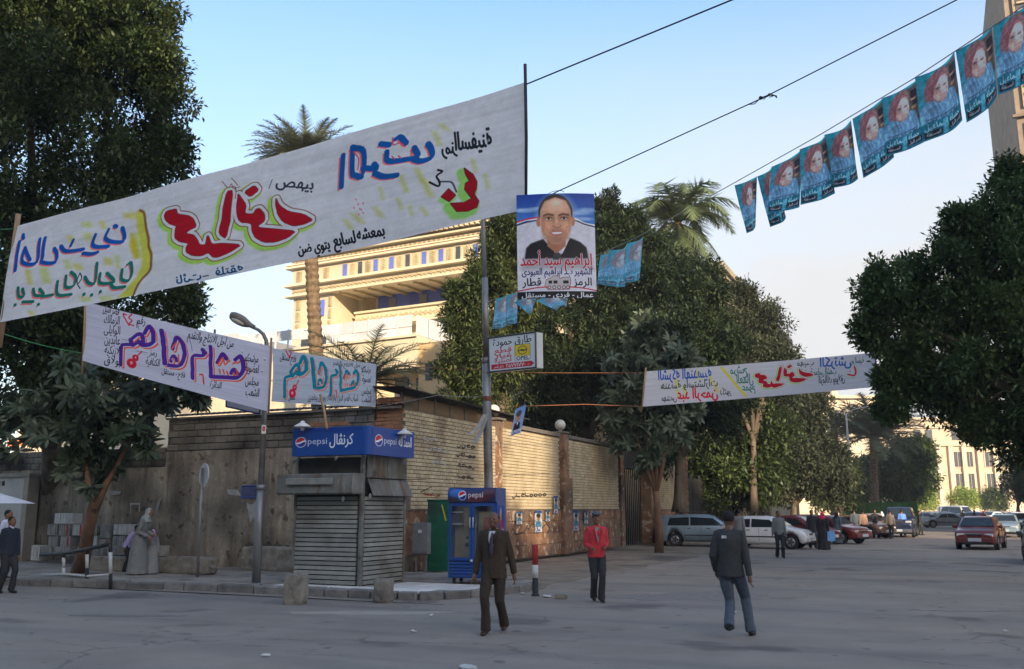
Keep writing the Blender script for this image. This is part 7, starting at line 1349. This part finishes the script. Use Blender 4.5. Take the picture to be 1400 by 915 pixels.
def hand(mb, w, d, side, r=.0088, palm=True, curl=.5):
    """a palm with four fingers of unequal length and a thumb; d: direction the hand points, side: towards the thumb"""
    w, d, side = Vector(w), Vector(d).normalized(), Vector(side); side = (side-d*side.dot(d)).normalized(); n = d.cross(side)
    mb.tube([w-d*.02, w+d*.03, w+d*.085], [.024, .032, .032], 8)
    for i, L in enumerate((.072, .082, .076, .06)):
        o = w+d*.08+side*(.027-.018*i); m = o+d*L*.5+n*.008; e = m+(d*(1-curl)+n*curl).normalized()*L*.55; mb.tube([o-d*.02, o, m, e], [r*1.05, r*1.05, r, r*.8], 6)
    o = w+d*.03+side*.03; mb.tube([w+d*.015+side*.012, o+side*.01, o+d*.035+side*.02, o+d*.062+side*.018], [.013, .012, .0105, .009], 6)
def person(label, loc, face, H=1.72, lf=(.10, 0, 0), rf=(-.10, 0, 0), lh=None, rh=None, top=None, bottom=None, shoe=None, hair='short', skinm=None, lod=0, robe=None, scarf=None, lean=0., turn=0., group=None, child=False, tophem=.86, sleeve=1., shirt=None, tie=None, open_=False, nod=0., topr=1.0, belly=0.):
    """faces -Y before turning; feet, hands as offsets from the ground under the hips, in metres at 1.75 m"""
    k = H/1.75; t = thing('person', label, 'person', loc, face, group); vx = (.0105, .017, .028)[lod]; sk = skinm or skin
    def V(x, y, z): return Vector((x, y, z))
    lf, rf = Vector(lf), Vector(rf)
    if robe is not None: lf, rf = lf*.55, rf*.55
    drop = .02+.10*min(.35, (lf-rf).length**2)*(1 if (lf-rf).length > .3 else 0)
    pel = V(0, 0, .95-drop); ch = pel+V(0, -lean*.35, .40); nk = pel+V(0, -lean*.52, .545); hd = nk+V(0, -.018-lean*.1-nod*.03, .125)
    sh = {s: pel+V(s*.172, -lean*.48, .465) for s in (-1, 1)}; hp = {s: pel+V(s*.088, 0, -.03) for s in (-1, 1)}
    an = {1: V(lf.x, lf.y, lf.z+.085), -1: V(rf.x, rf.y, rf.z+.085)}; kn = {s: ik(hp[s], an[s], .43, .43, (0, -1, .05))[0] for s in (-1, 1)}
    hdef = {1: lh or (.245, .02, .80), -1: rh or (-.245, .02, .80)}; el = {}; wr = {}
    for s in (-1, 1): el[s], wr[s] = ik(sh[s], hdef[s], .30, .27, (s*.35, 1, -.2))
    # the body, one surface from head to heel
    b = MB(); b.ball(hd, 1, 16, sc=(.079, .099, .113)); b.ball(hd+V(0, -.03, -.058), 1, 12, sc=(.056, .066, .060))
    if lod < 2:
        b.tube([hd+V(0, -.088, .018), hd+V(0, -.108, -.012), hd+V(0, -.096, -.024)], [.008, .015, .012], 6); b.ball(hd+V(0, -.082, -.052), 1, 8, sc=(.026, .014, .010)); b.tube([hd+V(-.045, -.082, .026), hd+V(0, -.090, .032), hd+V(.045, -.082, .026)], .009, 6)
        for s in (-1, 1): b.ball(hd+V(s*.076, .006, -.005), 1, 8, sc=(.012, .02, .032)); b.ball(hd+V(s*.040, -.068, -.028), 1, 8, sc=(.024, .022, .024))
    b.tube([nk+V(0, .012, -.06), nk+V(0, .005, .03), hd+V(0, .0, -.05)], [.062, .054, .052], 10)
    b.tube([pel+V(0, 0, -.06), pel+V(0, 0, .1), ch, nk+V(0, .01, -.03)], [.105, .10, .115, .07], 12, ell=[(1.2, .8), (1.1, .8), (1.25, .8), (1.2, .8)])
    for s in (-1, 1):
        b.tube([nk+V(0, 0, -.05), sh[s], el[s], wr[s]], [.05, .048, .036, .025], 8); hand(b, wr[s], (wr[s]-el[s]).normalized()+V(0, -.1, -.2), V(0, -1, .1), r=.0088 if lod == 0 else .011, curl=.4) if lod < 2 else b.ball(wr[s]+(wr[s]-el[s]).normalized()*.06, .038, 8)
        b.tube([hp[s], kn[s], an[s]], [.075, .052, .038], 8); b.tube([an[s], an[s]+V(0, -.05, -.05), an[s]+V(0, -.13, -.06)], [.036, .034, .025], 8)
    def put(mb, nm, m, v=vx, sm=2, fold=0., seed=0):
        me = remesh(mb, v, sm, fold, seed=seed); me.materials.append(m); o = link(nm, me, t); o.scale = (k, k, k); return o
    put(b, 'body', sk, vx*(.62 if lod == 0 else .8), 1)
    sd = random.random()*50
    if lod == 0:
        for s in (-1, 1): MB().ball((0, 0, 0), .0105, 8).build('eye', hairm, t, (hd+V(s*.030, -.0835, .012))*k)
    if robe is None:
        tr = MB(); tr.tube([pel+V(0, 0, .07), pel+V(0, 0, -.04), pel+V(0, .005, -.12)], [.122, .130, .11], 14, ell=[(1.18, .86), (1.18, .92), (1.3, .85)])
        for s in (-1, 1):
            cuff = an[s]+V(0, .0, -.03); tr.tube([hp[s]+V(0, 0, .02), hp[s].lerp(kn[s], .5), kn[s], kn[s].lerp(cuff, .5)+V(0, .012, 0), cuff], [.096, .088, .070, .068, .074], 12)
        put(tr, 'trousers', bottom or dkcl, vx, 2, .010, sd)
        jk = MB(); hem = pel+V(0, 0, tophem-.95); w_ = topr
        jk.tube([hem, pel+V(0, 0, .05), pel+V(0, -belly*.5-lean*.1, .16), ch+V(0, 0, 0), pel+V(0, -lean*.48, .455), pel+V(0, -lean*.5, .505), nk+V(0, .008, -.008)], [.150*w_, .142*w_, .140*w_, .150*w_, .132*w_, .100, .066], 16, ell=[(1.15, .86), (1.12, .84), (1.1, .84), (1.18, .84), (1.30, .80), (1.30, .84), (1.05, .95)])
        for s in (-1, 1):
            e_ = wr[s] if sleeve > .9 else el[s].lerp(wr[s], max(0, sleeve*2-1)); jk.tube([nk+V(s*.05, .01, -.06), sh[s]+V(-s*.01, 0, .0), sh[s].lerp(el[s], .5), el[s], e_+(el[s]-e_)*.02], [.062, .071, .060, .053, .044], 12)
        jo = put(jk, 'jacket' if open_ else 'shirt', top or greycl, vx, 2, .009, sd+9)
        if shirt is not None:
            q = MB(); yf_ = -.128*w_
            q.quad((-.045, -.086-lean*.5, 1.465-drop), (.045, -.086-lean*.5, 1.465-drop), (.055, yf_-.006-lean*.4, 1.36-drop), (.012, yf_-.012-lean*.3, 1.17-drop), (-.012, yf_-.012-lean*.3, 1.17-drop), (-.055, yf_-.006-lean*.4, 1.36-drop)); c0 = q.build('shirt_front', shirt, t); c0.scale = (k, k, k)
            c1 = MB().tube([nk+V(-.05, -.035, -.012), nk+V(0, -.074, -.05), nk+V(.05, -.035, -.012), nk+V(.03, .05, .01), nk+V(-.03, .05, .01), nk+V(-.05, -.035, -.012)], .014, 8).build('collar', shirt, t); c1.scale = (k, k, k)
            if tie is not None: c2 = MB().tube([(0, -.098-lean*.5, 1.44-drop), (0, yf_-.018-lean*.4, 1.36-drop), (0, yf_-.03-lean*.3, 1.22-drop), (0, yf_-.032-lean*.2, 1.10-drop)], [.012, .016, .024, .012], 6, ell=[(1.3, .5)]*4).build('tie', tie, t); c2.scale = (k, k, k)
            for s in (-1, 1):
                lp_ = MB().prism([(s*.05, 1.47), (s*.078, 1.44), (s*.085, 1.36), (s*.012, 1.14), (s*.006, 1.16), (s*.045, 1.33)], -.006, .006, axis='y'); lp_.v = [(x, y+yf_-.014-lean*.3+max(0, z-1.33)*.32, z-drop) for x, y, z in lp_.v]; o = lp_.build('lapel', top, t); o.scale = (k, k, k)
    else:
        rb = MB(); rb.tube([V((lf.x+rf.x)/2, (lf.y+rf.y)/2, .03), V((lf.x+rf.x)*.4, .0, .3), pel+V(0, 0, -.1), pel+V(0, -lean*.1, .14), ch, pel+V(0, -lean*.48, .49), nk+V(0, .008, -.012)], [.29, .26, .205, .155, .150, .125, .07], 18, ell=[(1, .95), (1.02, .92), (1.1, .9), (1.1, .84), (1.15, .84), (1.32, .78), (1.05, .95)])
        for s in (-1, 1): rb.tube([nk+V(s*.05, .01, -.06), sh[s], sh[s].lerp(el[s], .5), el[s], wr[s]+(el[s]-wr[s])*.05], [.062, .073, .066, .060, .055], 12)
        put(rb, 'robe', robe, vx, 2, .016, sd)
    ft = MB()
    for s in (-1, 1):
        a = an[s]; ft.tube([a+V(0, .055, -.055), a+V(0, .02, -.045), a+V(s*.005, -.06, -.052), a+V(s*.012, -.13, -.060), a+V(s*.012, -.175, -.066)], [.030, .040, .040, .040, .020], 10, ell=[(1, .8)]*5)
        sh_ = MB(); 
    for s in (-1, 1):
        sh_ = MB(); a = an[s]; sh_.tube([a+V(0, .058, -.055), a+V(0, .03, -.042), a+V(s*.005, -.06, -.050), a+V(s*.012, -.13, -.058), a+V(s*.012, -.178, -.066)], [.030, .042, .041, .041, .018], 10, ell=[(1, .85)]*5); put(sh_, 'shoe', shoe or blkcl, max(.012, vx*.8), 1)
    if scarf is not None:
        s_ = MB(); s_.ball(hd+V(0, .018, .012), 1, 16, sc=(.092, .106, .118)); s_.tube([hd+V(0, .02, -.04), nk+V(0, .01, -.02), nk+V(0, -.02, -.14)], [.088, .115, .10], 14, ell=[(1, .95), (1.25, 1.0), (1.5, 1.0)]); o = put(s_, 'headscarf', scarf, vx, 2, .006, sd)
        if lod < 2: MB().ball((0, 0, 0), 1, 12, sc=(.056, .02, .075)).build('face', sk, t, (hd+V(0, -.086, -.01))*k)
    elif hair:
        h_ = MB(); c = hd+V(0, .016, .022)
        if hair == 'bald': h_.ball(hd+V(0, .024, .010), 1, 14, sc=(.0885, .086, .090)); 
        else: h_.ball(c, 1, 14, sc=(.085, .095, .102))
        o = put(h_, 'hair', hairm, max(.012, vx*.8), 1, .004)
        if hair == 'cap': pass
    return t
def cloth(name, c, r=.85): return mat(name, c, tuple(min(1, x*1.25) for x in c), rough=r, scale=22, bump=.25, bscale=90)
brn = cloth('brown_wool', (.050, .036, .025)); brn2 = cloth('brown_trouser_wool', (.040, .029, .021)); dkcl = cloth('dark_trousers', (.028, .028, .032)); blkcl = mat('black_leather', (.014, .013, .012), rough=.4); blkc = cloth('black_cloth', (.018, .018, .02)); greycl = cloth('grey_shirt', (.22, .22, .21)); denim = cloth('faded_denim', (.075, .095, .125)); wsh = cloth('white_shirt', (.62, .62, .70)); redj = cloth('red_jacket', (.42, .035, .045)); navyc = cloth('navy_jumper', (.022, .028, .045)); bluesh = cloth('blue_shirt', (.12, .24, .58)); lavs = cloth('lavender_shirt', (.42, .36, .62)); robeg = cloth('grey_robe', (.19, .20, .20)); scg = cloth('pale_scarf', (.34, .38, .39)); purs = cloth('purple_scarf', (.42, .26, .60)); reds = cloth('red_scarf', (.55, .02, .09)); abaya = cloth('black_abaya', (.022, .022, .026)); tans = cloth('tan_shirt', (.36, .22, .15)); brs = cloth('drab_jacket', (.17, .145, .12)); purt = cloth('dull_purple_tie', (.06, .05, .085)); brsh = mat('brown_shoe', (.045, .022, .014), rough=.35); dgc = cloth('dark_grey_jacket', (.045, .048, .05)); gsw = cloth('grey_jumper', (.20, .215, .20)); slate = cloth('slate_cloth', (.08, .10, .12)); whs = cloth('white_scarf', (.6, .6, .6))
darkskin = mat('skin_dark', (.15, .08, .052), (.19, .105, .07), rough=.5, scale=14)
def toward(u, D, off=0.): p = GD(u, 696, D); return math.atan2(p.x, -p.y)*-1+off      # turned to face the camera
def fc(loc): return math.atan2(-(-loc.x), -(-loc.y))
def facecam(loc, off=0.):
    d = Vector((-loc.x, -loc.y)); return math.atan2(d.y, d.x)+PI/2+off
p = GZ(675, 866, 0); person('balding man in a baggy brown suit, white shirt and dark tie crossing the road', p, facecam(p, -R_(14)), 1.76, lf=(.11, .20, .03), rf=(-.07, -.18, .0), lh=(.29, .06, .80), rh=(-.27, -.05, .82), top=brn, bottom=brn2, shoe=brsh, hair='bald', skinm=darkskin, shirt=wsh, tie=purt, open_=True, tophem=.80, topr=1.13, nod=.6)
p = GZ(1003, 870, 0); person('man in dark jacket and faded jeans walking away from the camera', p, facecam(p, PI-R_(10)), 1.78, lf=(-.0, .30, .10), rf=(-.22, -.12, 0), lh=(.22, -.10, .86), rh=(-.26, .05, .80), top=dgc, bottom=denim, shoe=blkcl, skinm=darkskin, tophem=.84, topr=1.12, open_=True).children
mb_ = [c for c in COL.objects if c.name.startswith('person')][-1]
MB().box((0, 0, 0), (.07, .015, .04), bevel=.006).build('back_badge', whs, mb_, (.05, .145, 1.36))
p = GZ(817, 823, 0); person('man in a bright red jacket and cap walking towards the camera', p, facecam(p, R_(12)), 1.70, lf=(.06, -.10, 0), rf=(-.05, .14, .02), lh=(.12, -.24, 1.06), rh=(-.14, -.22, 1.04), top=redj, bottom=dkcl, shoe=brsh, tophem=.88, topr=1.1, open_=True, shirt=greycl)
mb_ = [c for c in COL.objects if c.name.startswith('person')][-1]; cp_ = MB(); cp_.ball((0, .01, 0), 1, 14, sc=(.088, .10, .06)); cp_.box((0, -.12, -.01), (.12, .09, .012), bevel=.005); cp_.build('cap', slate, mb_, (0, -.0, 1.655))
p = GZ(6, 811, 0); person('boy in a dark jumper with pale collar at the left edge', p, facecam(p, R_(35)), 1.62, lf=(.08, -.12, 0), rf=(-.08, .12, 0), lh=(.2, -.1, .82), rh=(-.2, .08, .8), top=navyc, bottom=dkcl, lod=1)
mb_ = [c for c in COL.objects if c.name.startswith('person')][-1]; MB().tube([(-.05, -.03, 1.39), (0, -.085, 1.345), (.05, -.03, 1.39)], .016, 6).build('collar', wsh, mb_)
p = GZ(2, 792, .14); person('person in a pale shirt standing under the white umbrella', p, facecam(p, R_(60)), 1.62, top=wsh, bottom=dkcl, lod=1)
p = GZ(187, 786, .14); person('woman in a long grey robe and pale headscarf bending over a child', p, facecam(p, R_(58)), 1.66, robe=robeg, scarf=scg, lean=.30, lh=(.10, -.34, 1.02), rh=(-.12, -.32, .98), nod=1, lod=0)
p = GZ(206, 785, .14); person('small child in a grey smock and purple headscarf held by the robed woman', p, facecam(p, R_(-20)), 1.12, robe=robeg, scarf=purs, lod=1, lean=.15)
p = GZ(170, 782, .14); person('child in a lavender shirt and dark trousers stooping behind the robed woman', p, facecam(p, R_(70)), 1.22, top=lavs, bottom=dkcl, lean=.55, lod=1, tophem=.9)
W_p = [(1067, 763, 1.72, 'man in a grey-green jumper walking past the white hatchback', dict(top=gsw, bottom=dkcl), 10), (1012, 757, 1.76, 'man in a pale grey shirt beside the white hatchback', dict(top=greycl, bottom=dkcl), 160), (905, 746, 1.70, 'man in a grey shirt by the slim tree trunk', dict(top=greycl, bottom=dkcl), 60), (928, 746, 1.76, 'man in navy standing at the pale blue estate car', dict(top=navyc, bottom=dkcl), 190), (1112, 750, 1.74, 'man in a black jacket left of the red headscarf', dict(top=blkc, bottom=dkcl), 20), (1127, 752, 1.64, 'woman in black with a bright red headscarf', dict(robe=abaya, scarf=reds), 170), (1146, 744, 1.62, 'woman in dark clothes right of the red headscarf', dict(robe=slate, scarf=abaya), 150),
       (1170, 736, 1.76, 'person in slate blue robe with a white cap among the walkers', dict(robe=slate), 185), (1182, 737, 1.72, 'man in a tan shirt among the walkers', dict(top=tans, bottom=dkcl), 200), (1198, 736, 1.74, 'man in black raising his arms among the walkers', dict(top=blkc, bottom=dkcl, lh=(.3, -.25, 1.35), rh=(-.28, -.2, 1.2)), 30), (1208, 735, 1.62, 'woman in black with a pale headscarf among the walkers', dict(robe=abaya, scarf=whs), 180), (1219, 737, 1.74, 'man in a drab brown jacket left of the blue-shirted man', dict(top=brs, bottom=dkcl, lf=(.1, -.2, 0), rf=(-.1, .25, .05)), 170), (1235, 735, 1.78, 'man in a bright blue shirt walking away in the middle of the street', dict(top=bluesh, bottom=dkcl, lf=(.1, -.2, 0), rf=(-.1, .2, .03)), 185), (1259, 732, 1.68, 'slim dark figure standing alone right of the black off-road car', dict(top=blkc, bottom=dkcl), 90), (1318, 722, 1.7, 'man in grey at the far car park behind the brick-red saloon', dict(top=brs, bottom=dkcl), 30), (1334, 724, 1.7, 'dark figure at the far car park above the brick-red roof', dict(top=blkc, bottom=dkcl), 120), (1346, 722, 1.6, 'person in red standing among the far parked cars', dict(top=redj, bottom=dkcl), 10)]
for u, v, h, lab, kw_, off in W_p:
    p = GZ(u, v, 0); kw_.setdefault('lf', (.09, -.10, 0)); kw_.setdefault('rf', (-.09, .12, .01)); person(lab, p, facecam(p, R_(off)), h, lod=1 if v > 740 else 2, group='people walking along the street', **kw_)
p = GZ(1134, 752, 0); tag(MB().prism([(-.17, 0), (.17, 0), (.15, .42), (-.15, .42)], -.07, .07, axis='y').tube([(-.08, 0, .42), (-.06, 0, .56), (.06, 0, .56), (.08, 0, .42)], .01, 5).build('carrier_bag', cloth('blue_plastic', (.10, .26, .50), .4), loc=p+Vector((.1, -.1, .38)), rz=YAW), 'blue carrier bag held by the woman in the red headscarf', 'bag')
# green hoarding at the end of the tree row
hb = thing('green_hoarding', 'green corrugated hoarding under the far trees left of the black off-road car', 'fence', G0(1205, 84), YAW+.2)
for i in range(14): MB().box((0, 0, 0), (.5, .06, 2.3)).build('sheet_panel', mat('hoarding_green', (.03, .11, .03), (.05, .15, .045), rough=.6, scale=2), hb, (-3.5+i*.53, 0, 1.2+.0))
# ================================================================ the air
hz = MB().b2(-140, 240, -90, 250, -1, 60).build("haze", []); hz['kind'] = 'stuff'
hm = bpy.data.materials.new('haze_air'); hm.use_nodes = True; N_ = hm.node_tree.nodes; N_.remove(N_['Principled BSDF']); pv = N_.new('ShaderNodeVolumePrincipled'); pv.inputs['Color'].default_value = (.86, .88, .92, 1); pv.inputs['Density'].default_value = .00055; pv.inputs['Anisotropy'].default_value = .0
hm.node_tree.links.new(pv.outputs[0], N_['Material Output'].inputs['Volume']); hz.data.materials.append(hm)
